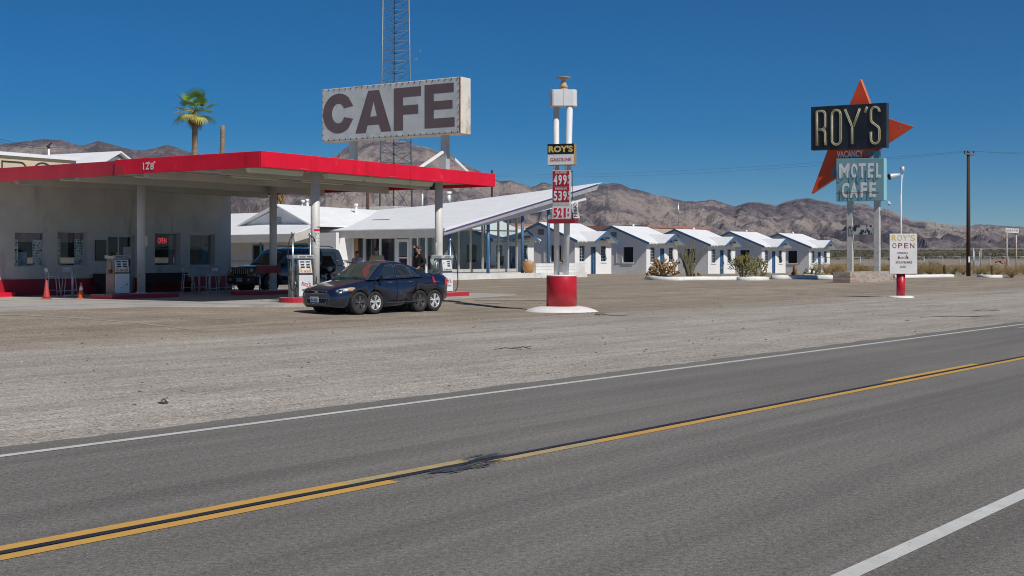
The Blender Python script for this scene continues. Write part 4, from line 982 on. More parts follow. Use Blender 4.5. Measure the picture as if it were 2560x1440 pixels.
m = MB(); m.bx(0, 0, -.1, 6.4, .2, .64); m.bx(0, .203, -.1, .2, 1.1, .638); m.bx(.203, .9, -.1, 6.4, 1.1, .637); m.bx(6.2, .203, -.1, 6.398, .897, .638)
m.build('brick_wall', M_brick, pl, .01)
MB().bx(.205, .205, .1, 6.195, .895, .5).build('soil', pm('soil', (.2, .15, .1)), pl)
# sign hangs in a plane that looks along the road
A = Vector(((2125 - CX) / F, 1, 0)); VD = Vector((-.84, .542, 0)).normalized()   # long axis, away from the road
UD = Vector((VD.y, -VD.x, 0))
S0 = Vector((sb.x - .2, sb.y + .5, 0)) + UR * 4.2      # axis of the right post
kx = (2189.5 - CX) / F
S0 = Vector((kx * (Zs + 4.4), Zs + 4.4, 0)); gS = sb.z
ms = thing('motel_sign', "tall ROY'S motel sign with orange boomerang arrow on two posts", 'sign', (S0.x, S0.y, gS), atan2(-VD.y, -VD.x))   # local x runs towards the road
XD = -VD; YD = Vector((-XD.y, XD.x, 0))                # local y points away from the viewer
def sx(px, yo=0.0):
    P = Vector((S0.x, S0.y, 0)) + YD * yo; return along(P, XD, px)
def sz(px, py, yo=0.0):
    P = Vector((S0.x, S0.y, 0)) + YD * yo; q = P + XD * along(P, XD, px); return EYE + (HY - py) * q.y / F - gS
def pt(px, py, yo=0.0): return (sx(px, yo), sz(px, py, yo))
M_spost = pm('peeling_post', (.55, .55, .52), (.44, .44, .42), 2.5, .7, .2, 14, spots=[((.25, .05, .06), 1.1, .60, .08), ((.3, .17, .09), 3, .64, .08)])
xp = sx(2122)
m = MB(); m.bx(xp - .17, .12, -.1, xp + .17, .44, sz(2122, 399)); m.build('post', M_spost, ms, .01)
m = MB(); m.bx(-.17, .12, -.1, .17, .44, sz(2189, 380)); m.build('post', M_spost, ms, .01)
MB().bx(-.173, .117, sz(2189, 395), .173, .443, sz(2189, 377)).build('post_sleeve', pm('teal_paint', (.12, .3, .38), (.1, .26, .33), 3, .5), ms)
M_or = pm('orange_paint', (.72, .075, .012), (.6, .06, .012), .9, .45, .1, 8, spots=[((.36, .34, .34), .8, .68, .02), ((.3, .05, .02), 1.5, .6, .15)])
M_ore = pm('orange_edge', (.62, .2, .09), (.5, .14, .06), 1.5, .5)
# boomerang: upper spike, right spike and lower left spike are one folded sheet-metal box behind the name board
ap = pt(2151, 197, .35); r1 = pt(2281, 316, .35); l1 = pt(2028, 484, .35)
poly = [ap, pt(2176, 262, .35), pt(2184, 275, .35), pt(2222, 296, .35), r1, pt(2222, 355, .35), pt(2200, 372, .35), pt(2165, 399, .35), pt(2090, 444, .35), l1, pt(2068, 377, .35), pt(2100, 310, .35), pt(2124, 260, .35)]
m = MB().prism(poly, (0, .35, 0), (1, 0, 0), (0, 0, 1), (0, .42, 0), 0, 1); m.build('arrow', [M_or, M_ore], ms, .015)
M_sblk = pm('sign_black', (.010, .011, .015), (.022, .024, .03), 1.5, .4, .1, 6, streak=(1, 1, .4))
a = pt(2029.5, 268); b = pt(2029.5, 376); c = pt(2218.5, 368.5); d = pt(2218.5, 257)
m = MB().prism([b, c, d, a], (0, -.15, 0), (1, 0, 0), (0, 0, 1), (0, .47, 0), 0, 1); m.build('name_board', [M_sblk, pm('sign_edge', (.02, .05, .09), (.015, .03, .06), 2)], ms, .01)
M_chan = pm('letter_channel', (.40, .31, .08), (.28, .22, .09), 4, .5, spots=((.2, .18, .12), 3, .55, .15)); M_neonw = pm('clear_neon_tube', (.68, .68, .62), (.6, .6, .54), 3, .25)
def bq(u, v): # board coordinates (0..1) -> local x, z
    lo = (lerp(b[0], c[0], u), lerp(b[1], c[1], u)); hi = (lerp(a[0], d[0], u), lerp(a[1], d[1], u)); return (lerp(lo[0], hi[0], v), lerp(lo[1], hi[1], v))
def neon(nm, strokes, w_=.155, tubes=(.26, -.26)):
    m = MB(); t = MB()
    for path, cl in strokes:
        P = [bq(*p) for p in path]; m.ribbon(P, w_, (0, -.185, 0), (1, 0, 0), (0, 0, 1), (0, .034, 0), cl)
        for k in tubes:
            tmp = MB(); tmp.ribbon(P, w_ * 2 * abs(k), (0, 0, 0), (1, 0, 0), (0, 0, 1), (0, .001, 0), cl)
            pts = [Vector(tmp.v[i * 4 + (0 if k > 0 else 1)]) + Vector((0, -.21, 0)) for i in range(len(P))]
            if cl: pts.append(pts[0])
            t.tube(pts, .013, 6)
    o = m.build(nm, M_chan, ms); t.build('neon_tube', M_neonw, o)
def carc(cx, cy, rx, ry, a0, a1, n=10): return arc(cx, cy, rx, ry, a0, a1, n)
L0, H0 = .075, .855; B0 = .10
# letters measured on the photo in board units (u across, v up)
neon('letter', [([(.082, .10), (.082, .89)], False), ([(.082, .89), (.15, .89)] + carc(.155, .79, .038, .10, 90, 0) + [(.193, .60)] + carc(.155, .56, .038, .09, 0, -75) + [(.10, .46)], False), ([(.12, .465)] + carc(.155, .37, .038, .09, 80, 0, 6) + [(.193, .2), (.2, .10)], False)])
neon('letter', [(carc(.343, .78, .058, .115, 180, 0, 12) + carc(.343, .22, .058, .115, 360, 180, 12), True)])
neon('letter', [([(.458, .90), (.552, .5), (.552, .10)], False), ([(.655, .90), (.566, .5)], False)])
neon('apostrophe', [([(.75, .93), (.718, .80)], False)])
neon('letter', [(carc(.853, .80, .055, .115, 0, 180, 12)[0:] + [(.798, .64), (.81, .58), (.895, .46), (.908, .40)] + carc(.853, .21, .055, .115, 0, -180, 12) + [(.798, .36)], False)])
# painted lettering on the arrow
m = MB(); q0 = pt(2092, 386, .35); q1 = pt(2158, 384, .35)
m.text('VACANCY', ((q0[0] + q1[0]) / 2, .345, (q0[1] + q1[1]) / 2), (q1[0] - q0[0], 0, q1[1] - q0[1]), (0, 0, 1), q1[0] - q0[0], .44, (0, -.010, 0), .03); m.build('lettering', pm('peeled_white', (.84, .84, .82), (.72, .7, .68), 5, .6), ms)
for poly in ([(2160, 377), (2205, 371), (2180, 386), (2166, 392), (2162, 382)], [(2080, 425), (2086, 416), (2092, 404), (2105, 400), (2130, 397), (2142, 392), (2150, 398), (2130, 404), (2110, 414), (2096, 438), (2084, 444), (2078, 438)], [(2128, 262), (2142, 258), (2141, 265), (2126, 266)], [(2250, 311), (2253, 315), (2251, 324), (2247, 318)]):
    MB().prism([pt(x, y, .35) for x, y in poly], (0, .344, 0), (1, 0, 0), (0, 0, 1), (0, -.004, 0)).build('bare_metal_patch', pm('bare_metal', (.2, .22, .25), (.14, .15, .18), 3, .6, spots=((.35, .06, .03), 3, .6, .1)), ms)
M_teal = pm('faded_teal', (.215, .40, .45), (.17, .34, .39), 1.1, .6, .1, 8, spots=[((.06, .09, .1), 1.4, .62, .08), ((.2, .13, .08), 2.6, .68, .06)])
a2 = pt(2092, 397); b2 = pt(2092, 503.5); c2 = pt(2211, 501); d2 = pt(2211, 395)
m = MB().prism([b2, c2, d2, a2], (0, -.10, 0), (1, 0, 0), (0, 0, 1), (0, .6, 0), 0, 1); m.build('lower_board', [M_teal, pm('teal_edge', (.28, .55, .62), (.24, .5, .57), 2, .5)], ms, .01)
def lq(u, v):
    lo = (lerp(b2[0], c2[0], u), lerp(b2[1], c2[1], u)); hi = (lerp(a2[0], d2[0], u), lerp(a2[1], d2[1], u)); return (lerp(lo[0], hi[0], v), lerp(lo[1], hi[1], v))
M_let2 = pm('chipped_white', (.80, .81, .80), (.66, .69, .70), 4, .6, spots=((.30, .38, .41), 4, .66, .07))
M_ltube = pm('blue_glass_tube', (.018, .10, .15), (.015, .075, .12), 3, .6, spec=.1)
def low(word, v0, v1, us):
    for ch, (u0, u1) in zip(word, us):
        p, q = lq(u0, v0), lq(u1, v1); cx, cz = (p[0] + q[0]) / 2, (p[1] + q[1]) / 2
        MB_ = MB().text(ch, (cx, -.102, cz), (1, 0, .0), (0, 0, 1), abs(q[0] - p[0]), q[1] - p[1], (0, -.012, 0), .035); o = MB_.build('letter', M_let2, ms)
        t = MB(); w_ = abs(q[0] - p[0]); t.tube([(cx - w_ * .5, -.15, cz + .15), (cx - w_ * .55, -.15, cz - .5), (cx - w_ * .35, -.16, cz - .58), (cx + w_ * .05, -.15, cz - .40)], .016, 6); t.build('glass_tube', M_ltube, o)
low('MOTEL', .535, .885, ((.06, .28), (.315, .45), (.475, .62), (.665, .79), (.835, .94)))
low('CAFE', .075, .435, ((.12, .27), (.29, .46), (.515, .645), (.70, .83)))
m = MB(); m.beam((lq(0, .2)[0], -.115, lq(0, .2)[1]), (lq(.9, .195)[0], -.115, lq(.9, .195)[1]), .012, .018); m.build('seam', M_rust, ms)
# small peeled plate between the posts and the goose-neck lamp
p, q = pt(2125, 586.5, .2), pt(2182, 563, .2)
MB().bx(p[0], .08, p[1], q[0], .115, q[1]).build('plate', pm('peeled_plate', (.48, .5, .52), (.42, .44, .46), 2, .6, spots=((.02, .025, .032), 2.6, .50, .03, (1.2, 1.2, 1))), ms)
p = pt(2196, 506, .3); q = pt(2222, 508, .3)
m = MB(); m.tube([(p[0], .3, p[1]), (p[0] + .25, .3, p[1] + .12), (q[0] - .1, .3, q[1] + .16), (q[0], .3, q[1] + .1)], .018, 6); lp = m.build('lamp_arm', M_steel, ms)
m = MB(); m.lathe([(.04, .14), (.06, .06), (.17, -.02), (.18, -.04), (.09, -.05), (.05, -.14)], (q[0], .3, q[1]), 16); m.build('lamp_shade', M_alu, lp)

# ---- OPEN board with floodlight pole
ob = on(2252, 53); ob.z = gz(ob.x, ob.y)
os_ = thing('open_sign', "white painted ROY'S OPEN board on a short red post", 'sign', ob)
X = lambda px, dy=0: (px - CX) * (53 + dy) / F - ob.x
Z = lambda py, dy=0: EYE + (HY - py) * (53 + dy) / F - ob.z
m = MB(); m.lathe([(.55, -.03), (.52, .04), (.4, .07), (.2, .075)], (0, 0, 0), 28); m.build('footing', M_white, os_)
m = MB(); m.cyl((0, 0, .02), (0, 0, Z(684)), .175, n=26); m.build('post', MATS['drum_red'], os_)
M_obd = pm('board_white', (.70, .70, .69), (.62, .62, .61), 2, .6, .05, 10, spots=((.4, .37, .33), 4, .68, .06))
MB().bx(X(2219.5), -.26, Z(684.5), X(2288), -.2, Z(584.5)).build('panel', M_obd, os_, .008)
M_yl = pm('yellow_lettering', (.66, .42, .03), (.58, .38, .05), 4, .5); M_mar = pm('maroon_lettering', (.2, .012, .045), (.16, .012, .035), 4, .5)
for t, x0, x1, y0, y1, bo_, mt_ in (("ROY'S", 2224, 2284, 588, 602, .012, M_yl), ('OPEN', 2224, 2283, 608, 620.5, .012, M_mar), ('DRINKS', 2239, 2264.5, 630, 635, .004, M_mar), ('SNACKS', 2240, 2266.5, 641.5, 647, .004, M_mar), ('SOUVENIRS', 2234.5, 2275, 653, 658.5, .004, M_mar), ('GAS', 2245.5, 2259.5, 664, 669.5, .004, M_mar)):
    for_ = list(t) if t in ("ROY'S", 'OPEN') else [t]
    if len(for_) > 1:
        n = len(for_); wts = [.35 if ch == "'" else 1 for ch in for_]; tot = sum(wts); xx = x0; gap = 2.2 if n > 4 else 4.5
        for ch, wt in zip(for_, wts):
            ww = (x1 - x0) * wt / tot; e = gap if ch != "'" else 1
            zt, zb = (Z(y0), Z(y1)) if ch != "'" else (Z(y0), Z(y0 + 5)); ww2 = ww - e if ch != "'" else 2.4
            m = MB(); m.text(ch, (X(xx + ww / 2), -.262, (zt + zb) / 2), (1, 0, 0), (0, 0, 1), ww2 * 53 / F, zt - zb, (0, -.005, 0), .0); m.build('letter' if ch != "'" else 'apostrophe', mt_, os_); xx += ww
    else:
        m = MB(); m.text(t, (X((x0 + x1) / 2), -.262, (Z(y0) + Z(y1)) / 2), (1, 0, 0), (0, 0, 1), (x1 - x0) * 53 / F, Z(y0) - Z(y1), (0, -.005, 0), bo_); m.build('lettering', mt_, os_)
m = MB(); M_sc = pm('scribble', (.03, .04, .1))
m.tube([(X(2241), -.27, Z(647)), (X(2243), -.27, Z(639))], .012, 5); m.tube([(X(2261), -.27, Z(638)), (X(2264), -.27, Z(645))], .012, 5); m.build('scribble', M_sc, os_)
fl = thing('floodlight_pole', 'slim white pole with a tilted silver floodlight behind the OPEN board', 'floodlight', ob + Vector((X(2257.5), .28, 0)))
zt = Z(444, .3)
m = MB(); m.tube([(0, 0, 0), (0, 0, Z(484)), (.01, 0, Z(484) + .02), (.04, 0, zt + .12)], [.045, .042, .028, .026], 12); m.build('pole', M_pole, fl)
m = MB(); c = Vector((.06, 0, zt + .22)); m.cyl(c, c + Vector((0, 0, .24)), .085, n=16); m.build('photocell', M_alu, fl)
m = MB(); c = Vector((-.27, -.03, zt + .08)); d = Vector((-.93, -.12, -.2)).normalized()
m.tube([c - d * .24, c - d * .2, c - d * .05, c + d * .16, c + d * .25], [.035, .065, .095, .12, .145], 18); hd = m.build('lamp_head', M_alu, fl)
m = MB(); e = c + d * .251; m.tube([e, e + d * .01], [.135, .13], 18); m.build('lens', M_dark, hd)
m = MB(); m.tube([(.05, 0, zt + .16), (-.06, 0, zt + .16), (-.12, 0, zt + .02), (-.16, 0, zt)], .026, 8); m.tube([(.03, 0, zt - .1), (.12, .02, zt + .05), (.1, 0, zt + .3)], .01, 6); m.build('bracket', M_alu, fl)
# ================================================================== motel
M_wallw = pm('motel_stucco', (.80, .80, .79), (.73, .73, .725), .7, .85, .25, 40, spots=[((.62, .61, .59), 1.3, .6, .2, (1, 1, .5)), ((.55, .51, .45), 3.0, .64, .12, (1.5, 1.5, .25))])
M_shutg = pm('frame_white', (.7, .72, .73))
M_bluedk = pm('door_blue', (.03, .11, .24), (.045, .14, .28), 2, .5)
M_winr = glass('cabin_glass', (.6, .68, .72))
# ---- guest cabins, one prototype copied along the row
c0 = Vector((4.86, 99, 0)); STEP = 10.2; CWD, CDP = 5.0, 6.6
def make_cabin():
    t = thing('guest_cabin', '', 'cabin', (0, 0, 0), ROAD_ROT, 'white motel cabins in a row')
    eh, rh = 2.66, 3.94; m = MB()
    fo = [(.62, 1.34, .95, 2.2), (2.13, 2.83, -.1, 2.12), (3.55, 4.27, .95, 2.2)]
    holes_wall(m, 0, CWD, -.3, eh, fo, 0, .2)
    m.build('front_wall', M_wallw, t); MB().bx(0, CDP - .2, -.3, CWD, CDP, eh).build('rear_wall', M_wallw, t)
    # side walls with a window each, gables on top
    for x in (0, CWD - .2):
        m = MB(); tmp = MB(); holes_wall(tmp, .2, CDP - .2, -.3, eh, [(1.32, 2.32, .95, 2.22)], 0, .2)
        m.add([(x + q[1], q[0], q[2]) for q in tmp.v], tmp.f)
        m.prism([(0, eh), (CDP, eh), (CDP / 2, rh)], (x, 0, 0), (0, 1, 0), (0, 0, 1), (.2, 0, 0)); m.build('side_wall', M_wallw, t)
    MB().bx(.2, .2, -.3, CWD - .2, CDP - .2, .05).build('floor', M_conc, t)
    # roof
    ov = .32; sl = (rh - eh) / (CDP / 2)
    m = MB()
    for s in (0, 1):
        y0, y1 = (-.45, CDP / 2) if s == 0 else (CDP / 2, CDP + .4)
        z0, z1 = (rh - sl * (CDP / 2 + .45), rh) if s == 0 else (rh, rh - sl * (CDP / 2 + .4))
        m.hull8([(-ov, y0, z0 + .02), (CWD + ov, y0, z0 + .02), (CWD + ov, y1, z1 + .02), (-ov, y1, z1 + .02), (-ov, y0, z0 + .12), (CWD + ov, y0, z0 + .12), (CWD + ov, y1, z1 + .12), (-ov, y1, z1 + .12)])
    rf = m.build('roof', M_roofw, t)
    for x in (-ov - .035, CWD + ov + .005):
        m = MB(); m.beam((x + .015, -.47, rh - sl * (CDP / 2 + .47) + .03), (x + .015, CDP / 2 + .02, rh + .03), .03, .19); m.beam((x + .015, CDP / 2 - .02, rh + .03), (x + .015, CDP + .42, rh - sl * (CDP / 2 + .42) + .03), .03, .19)
        m.build('verge_board', M_blue, rf)
    m = MB(); zt = rh - sl * (CDP / 2 + .45)
    for i in range(11): x = -.15 + i * .53; m.bx(x, -.43, zt - .07, x + .06, .0, zt + .01)
    m.build('rafter_tails', M_wallw, rf)
    MB().cyl((2.9, CDP / 2 - .1, rh), (2.9, CDP / 2 - .1, rh + .28), .09, n=10).build('roof_vent', M_white, rf)
    # little gable over the door
    hw, gz0, gz1, yo = 1.42, 2.52, 3.24, -1.25; cx = CWD / 2; g = MB()
    ys_ = lambda z: (z + .1 - eh + .0) / sl     # where a level line runs into the main slope
    for s in (-1, 1):
        xe = cx + s * (hw + .12); zl = gz0 - .06
        yb1 = ys_(gz1) + .25
        g.hull8([(cx, yo, gz1), (xe, yo, zl), (xe, .1, zl), (cx, yb1, gz1), (cx, yo, gz1 + .09), (xe, yo, zl + .09), (xe, .1, zl + .09), (cx, yb1, gz1 + .09)])
    po = g.build('porch_roof', M_roofw, t)
    m = MB()
    for s in (-1, 1): m.beam((cx + s * .0, yo - .02, gz1 + .015), (cx + s * (hw + .13), yo - .02, gz0 - .045), .035, .15)
    m.build('verge_board', M_blue, po)
    m = MB(); m.prism([(-hw * .52, 0), (hw * .52, 0), (0, .36)], (cx, yo + .32, gz0 + .33), (1, 0, 0), (0, 0, 1), (0, .03, 0)); m.build('porch_gable', M_wallw, po)
    m = MB(); m.bx(cx - hw * .62, yo + .27, gz0 + .2, cx + hw * .62, yo + .34, gz0 + .32)
    for s in (-1, 1): m.bx(cx + s * hw * .62 - .04, yo + .3, gz0 + .2, cx + s * hw * .62 + .04, .15, gz0 + .3)
    m.build('tie_beam', M_blue, po)
    # openings
    for (a, b, c, d) in (fo[0], fo[2]):
        w_ = MB().bx(a, .1, c, b, .105, d).build('window', M_winr, t); m = MB()
        for x in (a, (a + b) / 2 - .012, b - .04): m.bx(x, .06, c, x + (.04 if x != (a + b) / 2 - .012 else .025), .12, d)
        for k in range(6): z = c + (d - c - .035) * k / 5; m.bx(a + .041, .065, z, b - .041, .115, z + .035)
        m.build('frame', pm('window_bars', (.42, .47, .5)), w_); MB().bx(a - .06, -.06, c - .1, b + .06, .1, c - .003).build('sill', M_white, w_)
        MB().bx(a + .05, .5, c, b - .05, .52, d - .1).build('blind', pm('blind', (.42, .46, .48), (.3, .33, .35), 2, streak=(6, 6, .4)), w_)
    a, b, c, d = fo[1]
    m = MB(); m.bx(a, .03, c, a + .09, .17, d); m.bx(b - .09, .03, c, b, .17, d); m.bx(a + .09, .03, d - .09, b - .09, .17, d); fr = m.build('door_frame', M_bluedk, t)
    m = MB(); m.bx(a + .09, .09, c, a + .3, .14, d - .09); m.bx(a + .42, .09, c, b - .09, .14, d - .09); m.build('door', M_bluedk, fr)
    MB().bx(a + .3, .2, c, a + .42, .22, d - .09).build('door_gap', M_wallw, fr)
    MB().bx(.3, 2.6, 0, CWD - .3, 2.7, eh).build('inner_wall', pm('cabin_inner', (.30, .24, .18), (.2, .16, .12), 2), t)
    for x in (-.004, CWD - .2):
        w_ = MB().bx(x + .1, 1.32, .95, x + .106, 2.32, 2.22).build('side_window', M_winr, t)
        MB().bx(x - .06, 1.25, .84, x + .1, 2.39, .947).build('sill', M_white, w_)
    m = MB()
    for k in range(8): m.beam((-.03, CDP / 2 - .28, rh - .85 + k * .055), (-.03, CDP / 2 + .28, rh - .85 + k * .055), .03, .035)
    m.bx(-.012, CDP / 2 - .3, rh - .88, -.002, CDP / 2 + .3, rh - .43); m.build('gable_vent', pm('vent_grey', (.3, .33, .37), (.24, .27, .3)), t)
    return t
proto = make_cabin()
CLAB = ['first white cabin, half hidden behind the lobby glass and blue post', 'white cabin right behind the price sign with a shutter on its side', 'white cabin with open shutter, tan cactus in front of its door', 'white cabin behind the thin ocotillo stems', 'white cabin behind the big green cholla clump', 'smallest farthest white cabin, beside the barrel cactus cluster']
for i, k in enumerate((-1, 0, 1, 2, 3, 4)):
    o = proto if i == 0 else copy_tree(proto)
    p = c0 + UR * (STEP * k); o.location = (p.x, p.y, gz(p.x, p.y) + .02); o['label'] = CLAB[i]
    if k in (0, 1):     # window casement standing open against the side wall
        m = MB()
        for y in (2.36, 2.94): m.bx(-.06, y, .95, -.02, y + .045, 2.2)
        for q in range(6): m.bx(-.055, 2.405, .95 + q * .241, -.025, 2.94, .995 + q * .241)
        m.build('open_casement', M_white, o)
    if k == 0: MB().bx(-.35, -.05, 2.0, -.3, .0, 2.05).build('hook', M_blue, o)
# ---- low service building behind the cabins
q = W(1688, 600, 150); q.z = gz(q.x, q.y)
sbld = thing('service_building', 'flat roofed beige building with red roof edge behind the cabins', 'building', q, ROAD_ROT)
zt = EYE + (645 - 571) * 150 / F - q.z
wR = along(Vector((q.x, q.y, 0)), UR, 1775)
M_beige = pm('beige_wall', (.58, .46, .38), (.5, .39, .33), .8, .8, spots=((.40, .22, .14), 2.0, .5, .2, (3, 3, .3)))
m = MB(); m.bx(-6, 0, -.4, wR, 9, zt); m.bx(-.3, 9.01, -.4, .3, 16, zt + .1); m.bx(-30, 9.005, -.4, -.31, 16, zt + .05); m.build('wall', M_beige, sbld)
m = MB(); m.bx(-6.1, -.1, zt + .003, wR + .1, 9.1, zt + .3); m.bx(-30.2, 9.11, zt + .06, .4, 16.2, zt + .35); m.build('parapet', pm('parapet_red', (.3, .12, .09), (.4, .25, .2), 3), sbld)
m = MB(); m.tube([(wR * .7, 3, zt), (wR * .7, 3, zt + 3.5)], .04, 5); m.build('aerial', M_steel, sbld)

# ---- lobby with the soaring roof
C = W(1112, 600, 77); C.z = 0
zc = EYE + (645 - 577) * 85 / F
LF = EYE - 39.5 * 79 / F          # floor level of the terrace
lb = thing('motel_lobby', 'glass fronted motel lobby with white wedge roof soaring to the right', 'motel lobby', C, ROAD_ROT)
def lu(px, v=0.0):
    return along(Vector((C.x, C.y, 0)) + VR * v, UR, px)
def lz(px, py, v=0.0):
    P = Vector((C.x, C.y, 0)) + VR * v; q = P + UR * along(P, UR, px); return EYE + (HY - py) * q.y / F
sT = lu(1505); zT = lz(1505, 456)
slp = (zT - zc) / sT
def inv(px, py):      # point of the roof plane under a photo pixel, local x, y
    kx_, kz = (px - CX) / F, (HY - py) / F; lo, hi = 60, 160
    for _ in range(60):
        Y = (lo + hi) / 2; p = Vector((kx_ * Y - C.x, Y - C.y, 0)); x = p.dot(UR)
        if EYE + kz * Y > zc + slp * x: lo_ = True
        else: lo_ = False
        # the sight line starts below the plane's extension and rises slower
        if lo_: lo = Y
        else: hi = Y
    p = Vector((kx_ * Y - C.x, Y - C.y, 0)); return (p.dot(UR), p.dot(VR))
rA = inv(1300, 484); rB = inv(1060, 515); rC = inv(900, 528)
def lv0(px): return along(Vector((C.x, C.y, 0)), VR, px)
vv = lv0(742)
poly = [(0, 0), (sT, 0), rA, rB, rC, (rC[0] - 1, vv), (0, vv)]
def lobz(x): return zc + slp * x
m = MB(); T_ = .2
top = [(x, y, lobz(x)) for x, y in poly]; bot = [(x, y, lobz(x) - T_) for x, y in poly]
bot[1] = (sT - .12, 0, lobz(sT) - .06); n = len(poly)
m.add(top + bot, [tuple(range(n)), tuple(range(2 * n - 1, n - 1, -1))] + [(i, i + n, (i + 1) % n + n, (i + 1) % n) for i in range(n)])
rf = m.build('roof', M_roofw, lb)
M_fas = pm('fascia_white', (.74, .74, .74), (.66, .66, .66), 1.5, .6); M_fasg = pm('fascia_grey', (.38, .38, .40), (.32, .32, .34), 2, .6)
# stepped gable fascia: a thin grey lip with a violet line, and the deep white wedge set back under it
m = MB(); m.hull8([(.0, .05, lobz(0) - .42), (sT - .6, .05, lobz(sT) - .55), (sT - .6, .25, lobz(sT) - .55), (0, .25, lobz(0) - .42), (0, .05, lobz(0) - T_ + .01), (sT - .3, .05, lobz(sT) - T_ + .01), (sT - .3, .25, lobz(sT) - T_ + .01), (0, .25, lobz(0) - T_ + .01)]); m.build('fascia_lip', M_fasg, rf)
m = MB(); m.beam((.1, -.012, lobz(0) - T_ + .03), (sT - .5, -.012, lobz(sT) - T_ + .05), .018, .05); m.build('light_strip', pm('violet', (.14, .1, .36)), rf)
x2 = lu(1466, .4); zb2 = lz(1466, 500, .4); zb0 = lz(1106, 592, .4)
m = MB()
m.hull8([(-.05, .4, zb0), (x2, .4, zb2), (x2, 3.2, zb2 + .35), (-.05, 3.2, zb0), (-.05, .4, lobz(0) - .30), (sT - 1.6, .4, lobz(sT - 1.6) - .3), (sT - 1.6, 3.2, lobz(sT - 1.6) - .3), (-.05, 3.2, lobz(0) - .30)]); m.build('gable_wedge', M_fas, rf)
# low eave beam on the left front
m = MB(); m.bx(-.16, .42, lobz(0) - .55, -.002, vv, lobz(0) - .06); m.build('eave_board', pm('eave_paint', (.55, .53, .49), (.48, .46, .42), 2, .7), rf)
for px, py, h_, r_ in ((1056, 513, .85, .06), (1122, 502, .55, .13)):
    a = inv(px, py + 2); m = MB(); m.cyl((a[0], a[1], lobz(a[0]) - .1), (a[0], a[1], lobz(a[0]) + h_), r_, n=10)
    if r_ > .1: m.cyl((a[0], a[1], lobz(a[0]) + h_ - .02), (a[0], a[1], lobz(a[0]) + h_ + .16), r_ * 1.5, n=10)
    m.build('roof_vent', M_white, rf)
# terrace slab
xe = lu(1462, -1.2)
m = MB(); m.bx(-1.6, -1.4, LF - .7, xe, 24, LF); m.build('terrace', pm('terrace_white', (.74, .73, .71), (.62, .6, .57), 1.2, .8, .2, 16, spots=((.45, .4, .34), 2.4, .6, .12)), lb)
# glazing: front wall (towards the road) and left wall
M_lob = glass('lobby_glass', (.93, .96, .96)); M_mull = pm('mullion_paint', (.46, .45, .42), (.38, .37, .34), 3, .6)
FY = 2.6           # front glass stands back from the gable edge
def zf(x): return lobz(x) - .45
xs = [lu(px, FY) for px in (1120, 1146, 1176, 1206, 1222, 1246, 1270, 1291)]
xs[0] = .45
for i, (a, b) in enumerate(zip(xs, xs[1:])):
    w_ = MB().hull8([(a, FY, LF + .25), (b, FY, LF + .25), (b, FY + .01, LF + .25), (a, FY + .01, LF + .25), (a, FY, zf(a)), (b, FY, zf(b)), (b, FY + .01, zf(b)), (a, FY + .01, zf(a))]).build('window', M_lob, lb)
    m = MB(); m.bx(a - .045, FY - .06, LF + .06, a + .045, FY + .07, zf(a) + .2)
    m.bx(a + .046, FY - .04, LF + 2.75, b - .046, FY + .05, LF + 2.83); m.bx(a + .046, FY - .04, LF + .06, b - .046, FY + .05, LF + .26)
    if i == len(xs) - 2: m.bx(b - .03, FY - .06, LF + .06, b + .06, FY + .07, zf(b) + .2)
    m.build('frame', M_mull, w_)
# right-hand return wall of glass
xr = xs[-1]
for a, b in ((FY + .1, 5.4), (5.4, 8.2)):
    w_ = MB().bx(xr, a, LF + .2, xr + .01, b, zf(xr)).build('window', M_lob, lb); MB().bx(xr - .04, b - .04, LF, xr + .05, b + .04, zf(xr)).build('frame', M_mull, w_)
# left wall, in shade under the eave: noticeboard bay, windows, door
def lv(px): return along(Vector((C.x, C.y, 0)) + UR * .45, VR, px)
zl = lobz(0) - .52
cols_ = [lv(px) for px in (1108, 1090, 1066, 1027, 990, 951, 912)]
cols_[0] = FY
M_lobd = glass('lobby_glass_dark', (.88, .92, .91))
for i, (a, b) in enumerate(zip(cols_, cols_[1:])):
    door = i == 3
    w_ = MB().bx(.45, a, LF + .1, .46, b, zl).build('glass_door' if door else 'window', M_lobd, lb)
    m = MB(); m.bx(.38, a - .05, LF, .53, a + .05, zl + .3)
    if door: m.bx(.36, a + .1, LF + .02, .5, a + .24, zl - .12); m.bx(.36, b - .24, LF + .02, .5, b - .1, zl - .12); m.bx(.36, a + .24, zl - .28, .5, b - .24, zl - .12); m.bx(.36, a + .24, LF + .95, .5, b - .24, LF + 1.03)
    m.bx(.4, a + .051, zl - .06, .51, b - .051, zl + .02)
    m.build('frame', M_white, w_)
yb = cols_[-1]
m = MB(); m.bx(.4, yb + .02, LF, .6, lv(868), zl + .4); m.build('wall', M_wallw, lb)
lw = []
for p0, p1, z0_, z1_ in ((800, 830, LF - .2, zl - .3), (842, 859, LF + .4, zl - .2)): lw.append((lv(p1), lv(p0), z0_, z1_))
tmp = MB(); holes_wall(tmp, lv(868) + .02, vv - .1, LF - .7, zl + .4, lw, 0, .2)
m = MB(); m.add([(.6 + q[1], q[0], q[2]) for q in tmp.v], tmp.f); m.build('side_wall', M_wallw, lb)
for i, (a, b, c, d) in enumerate(lw):
    w_ = MB().bx(.72, a, c, .73, b, d).build('window' if i else 'barred_door', M_glassd if i else M_dark, lb)
    m = MB(); m.bx(.66, a, c, .71, a + .09, d); m.bx(.66, b - .09, c, .71, b, d); m.bx(.66, a + .09, d - .09, .71, b - .09, d)
    if not i:
        for k in range(9): y = a + .1 + (b - a - .2) * k / 8; m.bx(.68, y - .012, c, .7, y + .012, d - .1)
    m.build('frame', M_shutg if i else M_blk_let, w_)
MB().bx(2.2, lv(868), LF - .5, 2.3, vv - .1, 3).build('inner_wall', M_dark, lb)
y0 = lv(879); 
